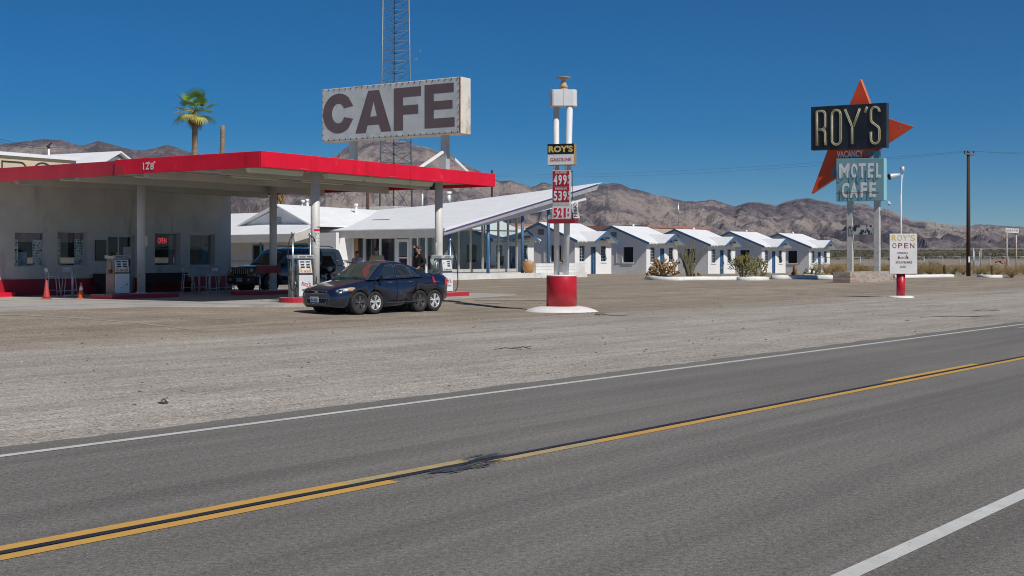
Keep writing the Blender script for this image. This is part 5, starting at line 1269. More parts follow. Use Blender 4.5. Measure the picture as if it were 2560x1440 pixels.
m = MB(); m.hull8([(-1.35, y0 + .0, LF - .3), (.398, y0, LF - .3), (.398, y0 + .3, LF - .3), (-1.35, y0 + .3, LF - .3), (-.5, y0, zl), (.398, y0, zl), (.398, y0 + .3, zl), (-.5, y0 + .3, zl)]); m.build('fin_wall', M_wallw, lb)
m = MB(); a, b = lv(908), lv(888); m.bx(.33, min(a, b), LF + .9, .397, max(a, b), LF + 2.25); nb_ = m.build('notice_case', pm('case_brown', (.35, .17, .06), (.28, .14, .05), 3), lb)
m = MB(); m.bx(.30, min(a, b) - .05, LF + .85, .329, max(a, b) - .02 - abs(b - a) * .55, LF + 2.3); m.build('case_door', M_dark, nb_)
# inside
m = MB(); m.bx(.6, 11.5, LF, lu(1195, 11.5), 11.7, 3.6); m.build('back_wall', pm('lobby_wall', (.6, .62, .6), (.5, .5, .48), 1.5), lb)
m = MB(); m.bx(2.0, 4.9, LF, 4.1, 5.6, LF + 1.1); m.build('counter', pm('counter_red', (.2, .03, .03), (.12, .02, .02), 3), lb)
m = MB(); m.bx(3.4, 8, LF, 3.9, 9.5, 4.2); m.build('stone_column', pm('stone', (.13, .11, .1), (.07, .06, .055), 4), lb)
def lchair(x, y, rz, mat, label):
    p = C + UR * x + VR * y; t = thing('lounge_chair', label, 'chair', (p.x, p.y, LF), ROAD_ROT + rz)
    m = MB(); m.loft([[(-.3, -.3, .38), (.3, -.3, .38), (.3, .3, .38), (-.3, .3, .38)], [(-.33, -.33, .46), (.33, -.33, .46), (.33, .33, .46), (-.33, .33, .46)]], close=True, smooth=False); m.build('seat', mat, t, .02)
    m = MB(); m.hull8([(-.32, .24, .46), (.32, .24, .46), (.32, .33, .46), (-.32, .33, .46), (-.26, .4, 1.12), (.26, .4, 1.12), (.26, .47, 1.12), (-.26, .47, 1.12)]); m.build('backrest', mat, t, .03)
    for sx_ in (-1, 1):
        for sy_ in (-1, 1): MB().cyl((sx_ * .3, sy_ * .3, 0), (sx_ * .24, sy_ * .24, .38), .02).build('leg', M_dark, t)
M_tan = pm('tan_leather', (.42, .22, .07), (.35, .18, .06), 3, .5); M_mus = pm('mustard', (.5, .33, .03), (.42, .27, .03), 3, .6)
lchair(lu(1243, 4.2), 4.2, -1.6, M_tan, 'tan lounge chair behind the tall lobby glass right of the blue post')
p = lv(1082); lchair(1.3, cols_[1] + .5, 2.4, M_mus, 'mustard yellow chair inside the lobby behind the front canopy column')
p = C + UR * lu(1213, 4.6) + VR * 4.6; t = thing('lounge_table', 'dark small table beside the tan lobby chair', 'table', (p.x, p.y, LF), ROAD_ROT)
m = MB(); m.lathe([(.4, 0), (.4, .04)], (0, 0, .7), 18); m.build('table_top', M_white, t); m = MB(); m.cyl((0, 0, 0), (0, 0, .7), .04); m.build('stem', M_dark, t)
# blue posts along the gable edge
for px, v in ((1124, .9), (1220, .9), (1306, .9), (1371, .9)):
    x = lu(px, v); m = MB(); m.cyl((x, v, LF - (.1 if px < 1350 else .5)), (x, v, lobz(x) - .5), .11, n=14); m.build('post', M_blue, lb)
# flower tub and low block wall
p = C + UR * lu(1321, .2) + VR * .2; tb = thing('flower_tub', 'tan round flower tub beside the blue terrace post', 'flower tub', (p.x, p.y, LF))
m = MB(); m.lathe([(.22, 0), (.36, .2), (.4, .5), (.38, .72), (.34, .74), (.33, .68), (.05, .66)], (0, 0, 0), 20); m.build('tub', pm('tub_tan', (.45, .24, .08), (.36, .19, .07), 3, .6), tb)
m = MB()
for i in range(14): m.blob((rs.uniform(-.22, .22), rs.uniform(-.22, .22), .78 + rs.random() * .1), .05, 1, .3, rs.randint(0, 1), i)
m.build('flowers', [pm('lilac_flower', (.4, .3, .55)), pm('pale_flower', (.7, .65, .65))], tb)
M_block = pm('white_block', (.72, .72, .71), (.62, .62, .6), 2, .8, .3, 10)
for a_, b_, lab in ((1340, 1386, 'low white block wall left of the price sign poles'), (1418, 1463, 'low white block wall right of the price sign poles')):
    xa, xb = lu(a_, -.4), lu(b_, -.4); p = C + UR * xa + VR * -.4; bw = thing('block_wall', lab, 'wall', (p.x, p.y, LF), ROAD_ROT); m = MB()
    for r_ in range(3):
        x = -.2 * (r_ % 2)
        while x < xb - xa:
            x1 = min(x + .42, xb - xa); m.bx(max(0, x) + .008, 0, r_ * .21, x1, .25, r_ * .21 + .2); x += .42
    m.build('blocks', M_block, bw, .008)
p = C + UR * lu(1412, .3) + VR * .3; rk = MB(); rk.blob((0, 0, .2), (.3, .25, .2), 2, .3); o = rk.build('boulder', pm('brown_stone', (.26, .13, .07), (.16, .08, .05), 3, .8)); o.location = (p.x, p.y, LF + .62); tag(o, 'brown stone on the low white block wall behind the poles', 'stone')

# ---- office wing with the vented gable, left of the lobby
wg = W(692, 600, 84); wg.z = gz(wg.x, wg.y)
WR_ = ROAD_ROT + radians(90)
ww = thing('motel_office', 'long white roofed office wing with a vented gable left of the lobby', 'motel office', wg, ROAD_ROT)
g0 = wg.z
def wv(px, u=0.0): return along(Vector((wg.x, wg.y, 0)) + UR * u, VR, px)
def wz(px, py, u=0.0):
    P = Vector((wg.x, wg.y, 0)) + UR * u; q = P + VR * along(P, VR, px); return EYE + (HY - py) * q.y / F - g0
ya, yb_ = wv(606, .0), wv(779, .0)       # gable spans between these, across the row
zA, zBs = wz(606, 562), wz(693, 514)
zBase = (wz(606, 567) + wz(779, 561)) / 2
ymid = wv(697, 0)
m = MB(); m.prism([(ya, zBase), (yb_, zBase), (ymid, zBs - .12)], (0, 0, 0), (0, 1, 0), (0, 0, 1), (.15, 0, 0)); m.build('gable_wall', M_wallw, ww)
m = MB()
for k in range(6): zz = zBs - 1.35 + k * .11; m.beam((-.03, ymid - .28, zz), (-.03, ymid + .28, zz), .03, .05)
m.build('gable_vent', MATS['vent_grey'], ww)
L_ = 17.0
m = MB()
for ye, ze in ((ya, zBase), (yb_, zBase)):
    s_ = 1 if ye > ymid else -1; yx = ye + s_ * .35; zx = ze - .12
    m.hull8([(-.35, ymid, zBs), (-.35, yx, zx), (L_, yx, zx), (L_, ymid, zBs - .25), (-.35, ymid, zBs + .1), (-.35, yx, zx + .1), (L_, yx, zx + .1), (L_, ymid, zBs - .15)])
m.build('gable_roof', M_roofw, ww)
# low skirt roof in front and its eave
ze_l, ze_r = wz(590, 592, -2.2), wz(790, 586, -2.2); yl, yr = wv(540, -2.2), wv(733, -2.2)
zE = (ze_l + ze_r) / 2
m = MB(); yq = yr - 12
m.hull8([(-2.2, yr, zE), (-2.2, yl + 14, zE), (.3, yl + 14, zBase + .1), (.3, yr, zBase + .1), (-2.2, yr, zE + .1), (-2.2, yl + 14, zE + .1), (.3, yl + 14, zBase + .2), (.3, yr, zBase + .2)])
m.hull8([(.3, ya + .3, zBase + .1), (.3, ya + 13, zBase + .1), (4, ya + 13, zBase + 1.0), (4, ya + .3, zBase + 1.0), (.3, ya + .3, zBase + .2), (.3, ya + 13, zBase + .2), (4, ya + 13, zBase + 1.1), (4, ya + .3, zBase + 1.1)])
m.build('skirt_roof', M_roofw, ww)
m = MB(); m.bx(-2.24, yr, zE - .42, -2.12, yl + 14, zE + .09); m.beam((-2.2, yr - .05, zE - .17), (-.2, yr - .05, zE + .3), .08, .5); m.build('eave_board', MATS['eave_paint'], ww)
ops = []
m = MB()
WX = .3
def wy(px): return wv(px, WX)
for p0, p1, z0_, z1_ in ((630, 659, .1, 2.15), (732, 770, .3, 2.2)):
    ops.append((wy(p1), wy(p0), z0_ + .3, z1_ + .15))
tmp = MB(); holes_wall(tmp, yr - 1.2, yl + 14, -.3, zE + .2, ops, 0, .25)
m.add([(WX + q[1], q[0], q[2]) for q in tmp.v], tmp.f); m.build('wall', M_wallw, ww)
for i, (a, b, c, d) in enumerate(ops):
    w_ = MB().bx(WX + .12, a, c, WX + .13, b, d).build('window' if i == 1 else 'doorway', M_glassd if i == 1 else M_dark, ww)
    m = MB(); m.bx(WX + .05, a, c, WX + .11, a + .1, d); m.bx(WX + .05, b - .1, c, WX + .11, b, d); m.bx(WX + .05, a + .1, d - .1, WX + .11, b - .1, d); m.build('frame', pm('teal_frame', (.10, .30, .38), (.08, .26, .33)) if i != 2 else M_shutg, w_)
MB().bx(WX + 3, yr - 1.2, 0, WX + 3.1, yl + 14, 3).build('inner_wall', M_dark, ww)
m = MB(); m.cyl((-1.9, wv(652, -1.9), -.2), (-1.9, wv(652, -1.9), zE), .07); m.build('post', MATS['teal_frame'], ww)
for px, py, lean in ((757, 517, 0), (772, 514, 1), (890, 526, 0)):
    x = 6.0; y = wv(px, x); z0_ = wz(px, py + 8, x); z1_ = wz(px, py - 11, x)
    m = MB(); m.cyl((x, y, z0_ - 1.0), (x, y + (.18 if lean else 0), z1_), .1, n=10); m.cyl((x, y + (.18 if lean else 0), z1_ - .05), (x, y + (.18 if lean else 0), z1_ + .16), .14, n=10); m.build('roof_vent', M_white, ww)
# railing on a brick base in front of the wing
for (u, p0, p1, lab) in ((-3.2, 575, 648, 'iron railing beside the white parked car'), (-3.2, 795, 866, 'iron railing on red brick right of the front column')):
    y1, y0_ = wv(p0, u), wv(p1, u); P = wg + UR * u; g_ = gz((P + VR * y0_).x, (P + VR * y0_).y)
    rl = thing('railing', lab, 'railing', (P.x + VR.x * y0_, P.y + VR.y * y0_, g_), ROAD_ROT)
    n = y1 - y0_; MB().bx(0, 0, -.1, .22, n, .42).build('brick_base', pm('brick_red', (.34, .13, .09), (.42, .27, .2), 5, .85, spots=((.5, .46, .4), 7, .6, .06)), rl)
    m = MB(); m.bx(.08, 0, 1.2, .13, n, 1.24); m.bx(.08, 0, .5, .13, n, .53); k = int(n / .14)
    for i in range(k + 1): y = n * i / k; m.bx(.095, y - .009, .42, .115, y + .009, 1.2)
    m.build('bars', pm('iron_grey', (.16, .16, .17)), rl)
# sheets of roofing seen behind the roof, and a brown pole
p = on(945, 118); t = thing('tin_shed', 'low grey tin shed roof showing above the lobby roof', 'shed', p, ROAD_ROT)
zt = EYE + (645 - 517) * 118 / F - p.z
m = MB(); m.bx(-1.2, -3.4, 0, 3, 3.4, zt - .5); m.build('wall', M_wallw, t); m = MB(); m.hull8([(-1.5, -3.8, zt - .5), (3.3, -3.8, zt - .5), (3.3, 3.8, zt - .5), (-1.5, 3.8, zt - .5), (-.6, -2.6, zt), (2.5, -2.6, zt), (2.5, 2.2, zt), (-.6, 2.2, zt)]); m.build('roof', pm('old_tin', (.5, .49, .46), (.36, .34, .31), 2, .6, spots=((.12, .1, .09), 1.2, .64, .04)), t)
p = on(919.5, 112); t = tag(MB().cyl((0, 0, 0), (0, 0, EYE + (645 - 430) * 112 / F), .16, .13, 10).build('wooden_pole', pm('pole_wood', (.11, .055, .035), (.07, .038, .026), 4, .85, streak=(5, 5, .5))), 'dark brown wooden pole left of the lattice tower', 'pole'); t.location = p

# ---- lattice radio tower
tb_ = on(988, 125); tw = thing('lattice_tower', 'tall grey steel lattice tower rising behind the CAFE sign', 'tower', tb_, .18)
M_galv = pm('galvanised', (.2, .24, .28), (.15, .18, .21), 2, .5, metal=.3)
Ht = 34.0
def leg(k, z): a = radians((210, 330, 90)[k]); r = 1.92 - (1.92 - 1.42) * min(z / 26, 1.2); return Vector((r * cos(a), r * sin(a), z))
for k in range(3): m = MB(); m.tube([leg(k, 0), leg(k, Ht)], .085, 8); m.build('leg', M_galv, tw)
zlev = [0]
while zlev[-1] < Ht - 1.05: zlev.append(zlev[-1] + (2.9 if zlev[-1] < 8 else 1.02 * .97))
for i, (a, b) in enumerate(zip(zlev, zlev[1:])):
    m = MB(); r_ = .026 if a < 8 else .02
    for k in range(3):
        j = (k + 1) % 3
        m.tube([leg(k, b), leg(j, b)], r_ + .006, 5); m.tube([leg(k, a), leg(j, b)], r_, 5); m.tube([leg(j, a), leg(k, b)], r_, 5)
    m.build('brace_bay', M_galv, tw)
m = MB(); z = EYE + (645 - 152) * 125 / F - tb_.z; q = leg(1, z); m.tube([q, q + Vector((.9, -.1, .18))], .025, 6); m.tube([q + Vector((0, 0, -.25)), q + Vector((.9, -.1, .18))], .02, 6); m.tube([q + Vector((.9, -.1, .1)), q + Vector((1.1, -.1, 1.1))], .018, 6); m.build('antenna_arm', M_galv, tw)
# ================================================================== plants, fence, poles
rp_ = random.Random(11)
def V3(r, s=1): return Vector((r.gauss(0, s), r.gauss(0, s), r.gauss(0, s)))
def joint(m, a, b, r, n=6, mi=0):
    d = b - a
    m.tube([a, a + d * .12, a + d * .5, a + d * .88, b], [r * .55, r * .9, r, r * .9, r * .5], n, mi)
def cholla(label, px, py, wpx, hpx, Y, mats, seg=.2, rad=.055, stems=6, seed=1, up=.5, group=None, name='cholla_cactus', dens=3):
    r = random.Random(seed); p = on(px, Y); H = hpx * Y / F; Wd = wpx * Y / F
    m = MB()
    def grow(a, d, lvl, left):
        if left <= 0: return
        L_ = seg * r.uniform(.75, 1.25); b = a + d * L_
        az_ = atan2(b.y, b.x); lim = .80 + .5 * noise.noise(Vector((cos(az_) * 1.6 + seed, sin(az_) * 1.6, b.z * 1.1)))
        e_ = (b.x / (Wd / 2)) ** 2 + (b.y / (Wd / 2)) ** 2 + max(0, (b.z / H - .25) / .75) ** 2
        if e_ > lim * lim * 1.35 and lvl > 1: return
        if b.z < .04: return
        joint(m, a, b, rad * r.uniform(.8, 1.15) * (1.0 - .05 * lvl), 6, 1 if r.random() < .35 else 0)
        k = 1 if lvl < 2 else (1 + (r.random() < .55) + (r.random() < .12))
        for _ in range(k):
            nd = (d + V3(r, .42) + Vector((0, 0, up * .35))).normalized(); grow(b, nd, lvl + 1, left - 1)
    for s_ in range(stems):
        a = s_ / stems * 6.28 + r.random(); t = r.uniform(.2, 1.0)
        d = Vector((cos(a) * t * Wd / H, sin(a) * t * .6, .9)).normalized()
        grow(Vector((cos(a) * .12, sin(a) * .12, 0)), d, 0, int(H / seg * 1.15) + 1)
    o = m.build(name, mats); o.location = p; return tag(o, label, 'cactus', group)
M_tanc = pm('tan_cholla', (.42, .29, .15), (.28, .18, .085), 7, .9, .6, 60); M_tand = pm('brown_cholla', (.22, .12, .055), (.34, .22, .11), 9, .9, .6, 60)
M_grc = pm('green_cholla', (.27, .25, .09), (.17, .16, .055), 8, .85, .6, 60); M_grd = pm('olive_cholla', (.14, .11, .045), (.30, .27, .12), 9, .9, .6, 60)
YC = 83
cholla('dense tan cholla leaning left at the near end of the white curb', 1660, 692, 92, 52, YC, [M_tanc, M_tand], .15, .075, 11, 4)
cholla('small tan cholla at the foot of the ocotillo', 1741, 694, 30, 26, YC, [M_tanc, M_tand], .15, .085, 5, 9)
cholla('sparse pale cholla with thin bare arms right of the pale rock', 1808, 693, 46, 38, YC, [M_grc, M_grd], .2, .045, 3, 21)
cholla('largest green cholla, left half of the tall clump', 1860, 693, 70, 64, YC, [M_grc, M_grd], .17, .04, 15, 33)
cholla('bushy green cholla, right half of the tall clump', 1897, 693, 52, 58, YC + 1.5, [M_grc, M_grd], .17, .04, 12, 48)
cholla('low spreading green cholla right of the barrel cactus cluster', 2032, 690, 52, 34, 86, [M_grc, M_grd], .15, .04, 14, 57)
# ocotillo
p = on(1722, YC); m = MB(); r = random.Random(2)
for i in range(38):
    a = r.uniform(0, 6.28); t = r.uniform(.05, .34) * (1.5 if i % 5 == 0 else 1); h = r.uniform(1.4, 2.3) if i % 4 else r.uniform(2.1, 2.55)
    pts = [Vector((cos(a) * .1 + cos(a) * t * h * s * (.4 + .8 * s) + .05 * sin(s * 5 + i), sin(a) * .1 + sin(a) * t * h * s * (.4 + .6 * s), h * s)) for s in (0, .2, .4, .6, .8, 1)]
    m.tube(pts, [.034, .032, .03, .026, .02, .01], 5, 0)
    for k in range(16):
        s = r.uniform(.3, .9); j = min(4, int(s * 5)); f = s * 5 - j; q = pts[j].lerp(pts[j + 1], f)
        d = V3(r, .03); m.add([q, q + d + Vector((0, 0, .03)), q + d * .6 + Vector((.02, 0, .05))], [(0, 1, 2)], 1)
o = m.build('ocotillo', [pm('ocotillo_stem', (.20, .19, .12), (.13, .12, .07), 8, .9), pm('ocotillo_leaf', (.17, .19, .06), (.12, .14, .04), 8)]); o.location = p; tag(o, 'ocotillo with many thin upright wands in front of a cabin', 'ocotillo')
# barrel cacti
M_bar = pm('barrel_green', (.12, .10, .05), (.2, .13, .06), 6, .9, .5, 40); M_barr = pm('barrel_red', (.25, .12, .075), (.34, .2, .11), 7, .9, .5, 40); M_bart = pm('barrel_tip', (.5, .27, .06), (.42, .2, .05), 9, .9)
def barrel(label, px, py, wpx, hpx, Y, mats, lean=0.0, group='barrel cacti', dz=0):
    p = on(px, Y); R = wpx * Y / F / 2; H = hpx * Y / F; m = MB()
    pr = [(R * .8 * sin(min(1, .25 + .75 * t) * pi / 2) * (1 if t < .6 else cos((t - .6) / .4 * pi / 2 * .93)) * 1.2, H * t) for t in [i / 12 for i in range(13)]]
    m.lathe(pr, (0, 0, 0), 36, 0, True, .06)
    N = 36
    for i, f in enumerate(m.f):
        if m.v[f[0]][2] > H * .87: m.m[i] = 1
    rr = random.Random(int(px))
    for k in range(160):
        t = rr.uniform(.1, .98); a = rr.uniform(0, 6.28); rd = interp(t * H, [(q[1], q[0]) for q in pr]) * 1.05
        q = Vector((rd * cos(a), rd * sin(a), t * H)); d = Vector((cos(a), sin(a), .3)) * .05; w_ = Vector((-sin(a), cos(a), 0)) * .008
        m.add([q - w_, q + w_, q + d], [(0, 1, 2)], 1 if t > .8 else 0)
    o = m.build('barrel_cactus', mats); o.location = p + Vector((0, 0, dz)); o.rotation_euler = (0, lean, 0); return tag(o, label, 'cactus', group)
barrel('tall barrel cactus standing up behind the round cluster', 1987.5, 683, 13, 34, 87, [M_barr, M_bar])
for i, (px, w_, h_, Y, lb_) in enumerate(((1983, 11, 18, 85.8, 'oval barrel cactus in front of the tall one'), (1973, 10, 9, 85, 'leftmost small round barrel cactus of the cluster'), (1981.5, 9, 9, 84.6, 'lowest front round barrel cactus of the cluster'), (1992.5, 12, 13, 85.2, 'stout barrel cactus right of the cluster middle'), (2000, 9, 8, 85.6, 'rightmost round barrel cactus of the cluster'))): barrel(lb_, px, 690, w_, h_, Y, [M_barr, M_barr])
barrel('dark barrel cactus left of the utility pole', 2362, 688, 12, 31, 92, [M_bar, M_bart], .06)
barrel('dark barrel cactus right of the utility pole', 2481, 688, 12, 31, 92, [M_bar, M_bart], .04)
barrel('small reddish barrel cactus beside the small tan cholla', 1752, 694, 9, 11, 82.5, [M_barr, M_barr])
barrel('brown round barrel cactus behind the curb, left of the big cholla', 1826, 694, 13, 10, 82.5, [M_barr, M_bart])
barrel('dark round barrel cactus just left of the big cholla', 1841, 694, 10, 10, 82.5, [M_bar, M_barr])
# rocks on the bed
def rock(label, px, w_, h_, Y, c1, c2, seed):
    p = on(px, Y); m = MB(); m.blob((0, 0, h_ * Y / F * .3), (w_ * Y / F / 2, w_ * Y / F / 2.5, h_ * Y / F * .62), 3, .5, 0, seed, False); o = m.build('rock', pm('rock_%d' % seed, c1, c2, 3, .9)); o.location = p; tag(o, label, 'rock', 'rocks on the planting bed')
rock('pinkish grey rock at the foot of the tan cholla', 1697, 16, 9, 82, (.4, .32, .31), (.3, .25, .25), 3)
rock('pale tan rounded rock between the cholla plants', 1777, 15, 8, 82, (.46, .34, .24), (.38, .28, .2), 8)
rock('pale flat rock in front of the big cholla', 1868, 20, 6, 82, (.45, .35, .26), (.38, .3, .22), 12)
rock('small white rock in front of the low cholla', 2034, 9, 8, 84.5, (.7, .69, .66), (.6, .58, .55), 15)
p = on(2010, 85.4); m = MB(); m.bx(0, 0, -.05, .75, .3, .28); o = m.build('concrete_block', pm('tan_block', (.5, .43, .34), (.42, .36, .29), 3, .9), None, .02); o.location = p; o.rotation_euler.z = .1; tag(o, 'tan concrete block beside the barrel cactus cluster', 'block')
# white painted kerbs of the bed
M_kerb = pm('kerb_white', (.78, .78, .76), (.66, .66, .63), 1.4, .8, .3, 12, spots=((.45, .42, .37), 3.2, .61, .1))
def kerb(label, pts, h=.2, w_=.3):
    P = [on(px, Y) for px, Y in pts]; m = MB(); secs = []
    Q = []
    for a, b in zip(P, P[1:]):
        k = max(2, int((b - a).length / .5)); Q += [a.lerp(b, i / k) for i in range(k)]
    Q.append(P[-1])
    for i, q in enumerate(Q):
        d = (Q[min(i + 1, len(Q) - 1)] - Q[max(i - 1, 0)]); d.z = 0; d.normalize(); n = Vector((-d.y, d.x, 0)); hh = h * (1 + .2 * noise.noise(q * .9)); ww = w_ * (1 + .18 * noise.noise(q * 1.3)); q = Vector((q.x, q.y, gz(q.x, q.y)))
        secs.append([q - n * ww / 2 + Vector((0, 0, -.1)), q - n * ww * .46 + Vector((0, 0, hh * .8)), q - n * ww * .25 + Vector((0, 0, hh)), q + n * ww * .25 + Vector((0, 0, hh)), q + n * ww * .46 + Vector((0, 0, hh * .8)), q + n * ww / 2 + Vector((0, 0, -.1))])
    m.loft(secs, 0, True, True); o = m.build('kerb', M_kerb); return tag(o, label, 'kerb', 'white painted kerbs along the planting bed')
kerb('long white kerb in front of the tan cholla and ocotillo', [(1622, 80.5), (1640, 79), (1690, 78.3), (1712, 79.5), (1845, 81.3)], .22, .5)
kerb('short white kerb in front of the big green cholla', [(1845, 80.4), (1870, 80), (1917, 81)], .24, .45)
kerb('white kerb in front of the barrel cactus cluster', [(1929, 84), (2000, 84), (2085, 83.6)], .26, .4)
kerb('white kerb between the OPEN board and the left dark barrel cactus', [(2232, 86.5), (2310, 88), (2380, 89)], .2, .45)
kerb('short white kerb under the right dark barrel cactus', [(2448, 90), (2470, 89), (2500, 89.6)], .2, .45)
# dry bushes along the fence
M_straw = pm('dry_straw', (.40, .27, .115), (.29, .19, .08), 4, .95); M_straw2 = pm('dry_straw_b', (.24, .19, .08), (.33, .25, .11), 4, .95); M_shg = pm('shrub_green', (.16, .17, .045), (.22, .2, .06), 5, .95); M_shd = pm('shrub_dark', (.07, .075, .035), (.11, .1, .05), 5, .95)
def bush_mesh(seed, mats, n=1900, rx=1.0, h=.9):
    r = random.Random(seed); m = MB()
    lob = [(r.gauss(0, .45) * rx, r.gauss(0, .4) * rx, r.uniform(.3, .6) * h, r.uniform(.35, .6)) for _ in range(7)]
    for i in range(n):
        lx, ly, lz_, lr = r.choice(lob); v = V3(r).normalized() * lr * r.random() ** .33
        q = Vector((lx + v.x * rx, ly + v.y * rx, max(.02, lz_ + v.z * h * .75))); d = (Vector((q.x * .5, q.y * .5, .35)) + V3(r, .45)).normalized() * r.uniform(.05, .12); w_ = V3(r, 1).cross(d).normalized() * r.uniform(.005, .011)
        m.add([q - w_, q + w_, q + d], [(0, 1, 2)], 0 if r.random() < .65 else 1)
    for i in range(40):
        a = r.uniform(0, 6.28); t = r.uniform(.2, .9); m.tube([(0, 0, 0), (cos(a) * t * .5 * rx, sin(a) * t * .5 * rx, .4 * h), (cos(a) * t * .95 * rx, sin(a) * t * .95 * rx, .75 * h)], [.014, .01, .004], 4, 1, False)
    return m.build('dry_bush', mats, recalc=False)
BV = [bush_mesh(s, [M_straw, M_straw2]) for s in (1, 2, 3)]; BG = bush_mesh(5, [M_shg, M_straw2]); BD = bush_mesh(6, [M_shd, M_shg], 1100)
B = [(2082, 98, 1.2, 'dry bush right beside the last cabin'), (2103, 104, 1.1, 'dry bush left of the left sign post'), (2141, 100, 1.2, 'dry bush between the two sign posts, left'), (2163, 103, 1.3, 'dry bush between the two sign posts, right'), (2204, 98, 1.1, 'dry bush just right of the right sign post'), (2213, 106, 1.1, 'dry bush low behind the OPEN board edge'), (2300, 97, 1.2, 'dry bush right beside the OPEN board'), (2326, 99, 1.3, 'dry bush left of the first dark barrel cactus'), (2345, 101, 1.0, 'dry bush close behind the first dark barrel cactus'), (2383, 99, 1.2, 'dry bush between barrel cactus and utility pole'), (2408, 102, 1.2, 'dry bush left at the foot of the utility pole'), (2447, 97, .9, 'dry bush right of the meter box'), (2462, 100, 1.1, 'dry bush left of the second dark barrel cactus'), (2494, 99, 1.0, 'dry bush right of the second dark barrel cactus'), (2529, 90, 1.35, 'largest golden dry bush in front of the far twin pole sign'), (2066, 110, 1.3, 'dry bush far behind the last cabin corner'), (2120, 116, 1.3, 'dry bush far back behind the sign posts'), (2270, 112, 1.2, 'dry bush far back behind the OPEN board'), (2355, 118, 1.3, 'dry bush far back by the fence, left of the pole'), (2560, 108, 1.2, 'dry bush at the right picture edge')]
for i, (px, Y, s, lb_) in enumerate(B):
    src = BV[i % 3]; o = src if i < 3 else src.copy()
    if i >= 3: COL.objects.link(o)
    o.location = on(px, Y); o.scale = (s * rp_.uniform(.85, 1.15), s, s * rp_.uniform(.8, 1.05)); o.rotation_euler.z = rp_.uniform(0, 6.3); tag(o, lb_, 'bush', 'dry bushes along the fence')
BG.location = on(2288, 95); BG.scale = (.8, .8, .75); BG.name = 'green_bush'; tag(BG, 'yellow green low bush left of the OPEN board kerb', 'bush')
BD.location = on(2317, 121); BD.scale = (1.5, 1.5, 1.5); BD.name = 'dark_bush'; tag(BD, 'dark green bush against the fence behind the OPEN board', 'bush')
o = BG.copy(); COL.objects.link(o); o.name = 'green_bush'; o.location = on(1912, 97); o.scale = (.5, .5, .35); tag(o, 'tiny yellow green tuft at the cabin wall behind the big cholla', 'bush')
# bare brushwood left of the office gable
m = MB(); r = random.Random(8)
for i in range(70):
    a = r.uniform(0, 6.28); t = r.uniform(.3, 1.6); h = r.uniform(1.4, 3.6); pts = [Vector((0, 0, 0)), Vector((cos(a) * t * .5, sin(a) * t * .5, h * .5)), Vector((cos(a) * t, sin(a) * t, h))]
    m.tube(pts, [.05, .03, .01], 4)
    for k in range(6):
        s = r.uniform(.4, 1); q = pts[0].lerp(pts[2], s); d = V3(r, .3) + Vector((0, 0, .3)); m.tube([q, q + d], [.014, .004], 3)
o = m.build('bare_shrub', pm('bare_twigs', (.25, .19, .14), (.17, .13, .1), 6, .95)); pb_ = on(643, 108); o.location = pb_; o.scale = (1.5, 1.5, 1.75); tag(o, 'bare leafless shrub showing above the office roof, left of the gable', 'shrub')
# ---- fence
fn = thing('wire_fence', 'chain link fence with steel posts across the desert on the right', 'fence')
FP = [on(px, Y) for px, Y in ((2040, 128), (2060, 127.6), (2151, 126), (2240, 125), (2310, 124), (2357, 123), (2400, 122), (2436, 121), (2448, 120.7), (2475, 120), (2520, 119), (2565, 118), (2680, 116), (2800, 114))]
fh = lambda px: 1.55
M_gal2 = pm('fence_steel', (.42, .44, .46), (.34, .36, .38), 3, .5, metal=.4)
for i, q in enumerate(FP): MB().cyl(q, q + Vector((0, 0, 1.62 if i not in (7, 8) else 2.1)), .035, n=7).build('fence_post', M_gal2, fn)
for a, b in zip(FP, FP[1:]):
    m = MB(); m.tube([a + Vector((0, 0, 1.55)), b + Vector((0, 0, 1.55))], .026, 5); m.build('top_rail', M_gal2, fn)
    m = MB(); d = b - a; L_ = d.length; dn = d / L_; n = int(L_ / .3)
    for k in range(-5, n + 1):
        for s_ in (1, -1):
            x0, x1 = (k * .3, k * .3 + 1.5) if s_ > 0 else (k * .3 + 1.5, k * .3); z0_, z1_ = 0.0, 1.5
            c0_, c1_ = max(0, min(L_, x0)), max(0, min(L_, x1))
            if abs(c1_ - c0_) < .05: continue
            f0, f1 = (c0_ - x0) / (x1 - x0), (c1_ - x0) / (x1 - x0); A_ = a + dn * c0_ + Vector((0, 0, z0_ + 1.5 * f0)); B_ = a + dn * c1_ + Vector((0, 0, z0_ + 1.5 * f1)); m.tube([A_, B_], .004, 3, 0, False)
    m.build('mesh_panel', M_gal2, fn)
# ---- utility poles and wires
up_ = on(2421, 93); pt_ = EYE + (645 - 380) * 93 / F - up_.z
M_pw = pm('creosote_wood', (.065, .028, .016), (.04, .02, .013), 5, .8, .2, 30, streak=(6, 6, .4))
ut = thing('utility_pole', 'dark brown utility pole with crossarm and insulators on the right', 'utility pole', up_)
m = MB(); m.cyl((0, 0, -.3), (0, 0, pt_), .155, .115, 14); m.build('pole', M_pw, ut)
ca_ = Vector((.93, .36, 0)); zc_ = pt_ - .15
m = MB(); m.beam((-ca_.x * .42, -ca_.y * .42 - .13, zc_ + .04), (ca_.x * .44, ca_.y * .44 - .13, zc_ - .06), .1, .12); m.build('crossarm', pm('crossarm_wood', (.22, .13, .08), (.15, .09, .06), 5, .85, streak=(4, 4, 9)), ut)
INS = []
for t in (-.40, -.12, .42):
    q = Vector((ca_.x * t, ca_.y * t - .13, zc_ + .05)); m = MB(); m.lathe([(.02, 0), (.03, .06), (.055, .08), (.05, .16), (.02, .18)], q, 10); m.build('insulator', M_dark, ut); INS.append(q + Vector((0, 0, .16)))
MB().bx(-.06, -.175, 1.0, .06, -.150, 1.42).build('tag_plate', M_white, ut)
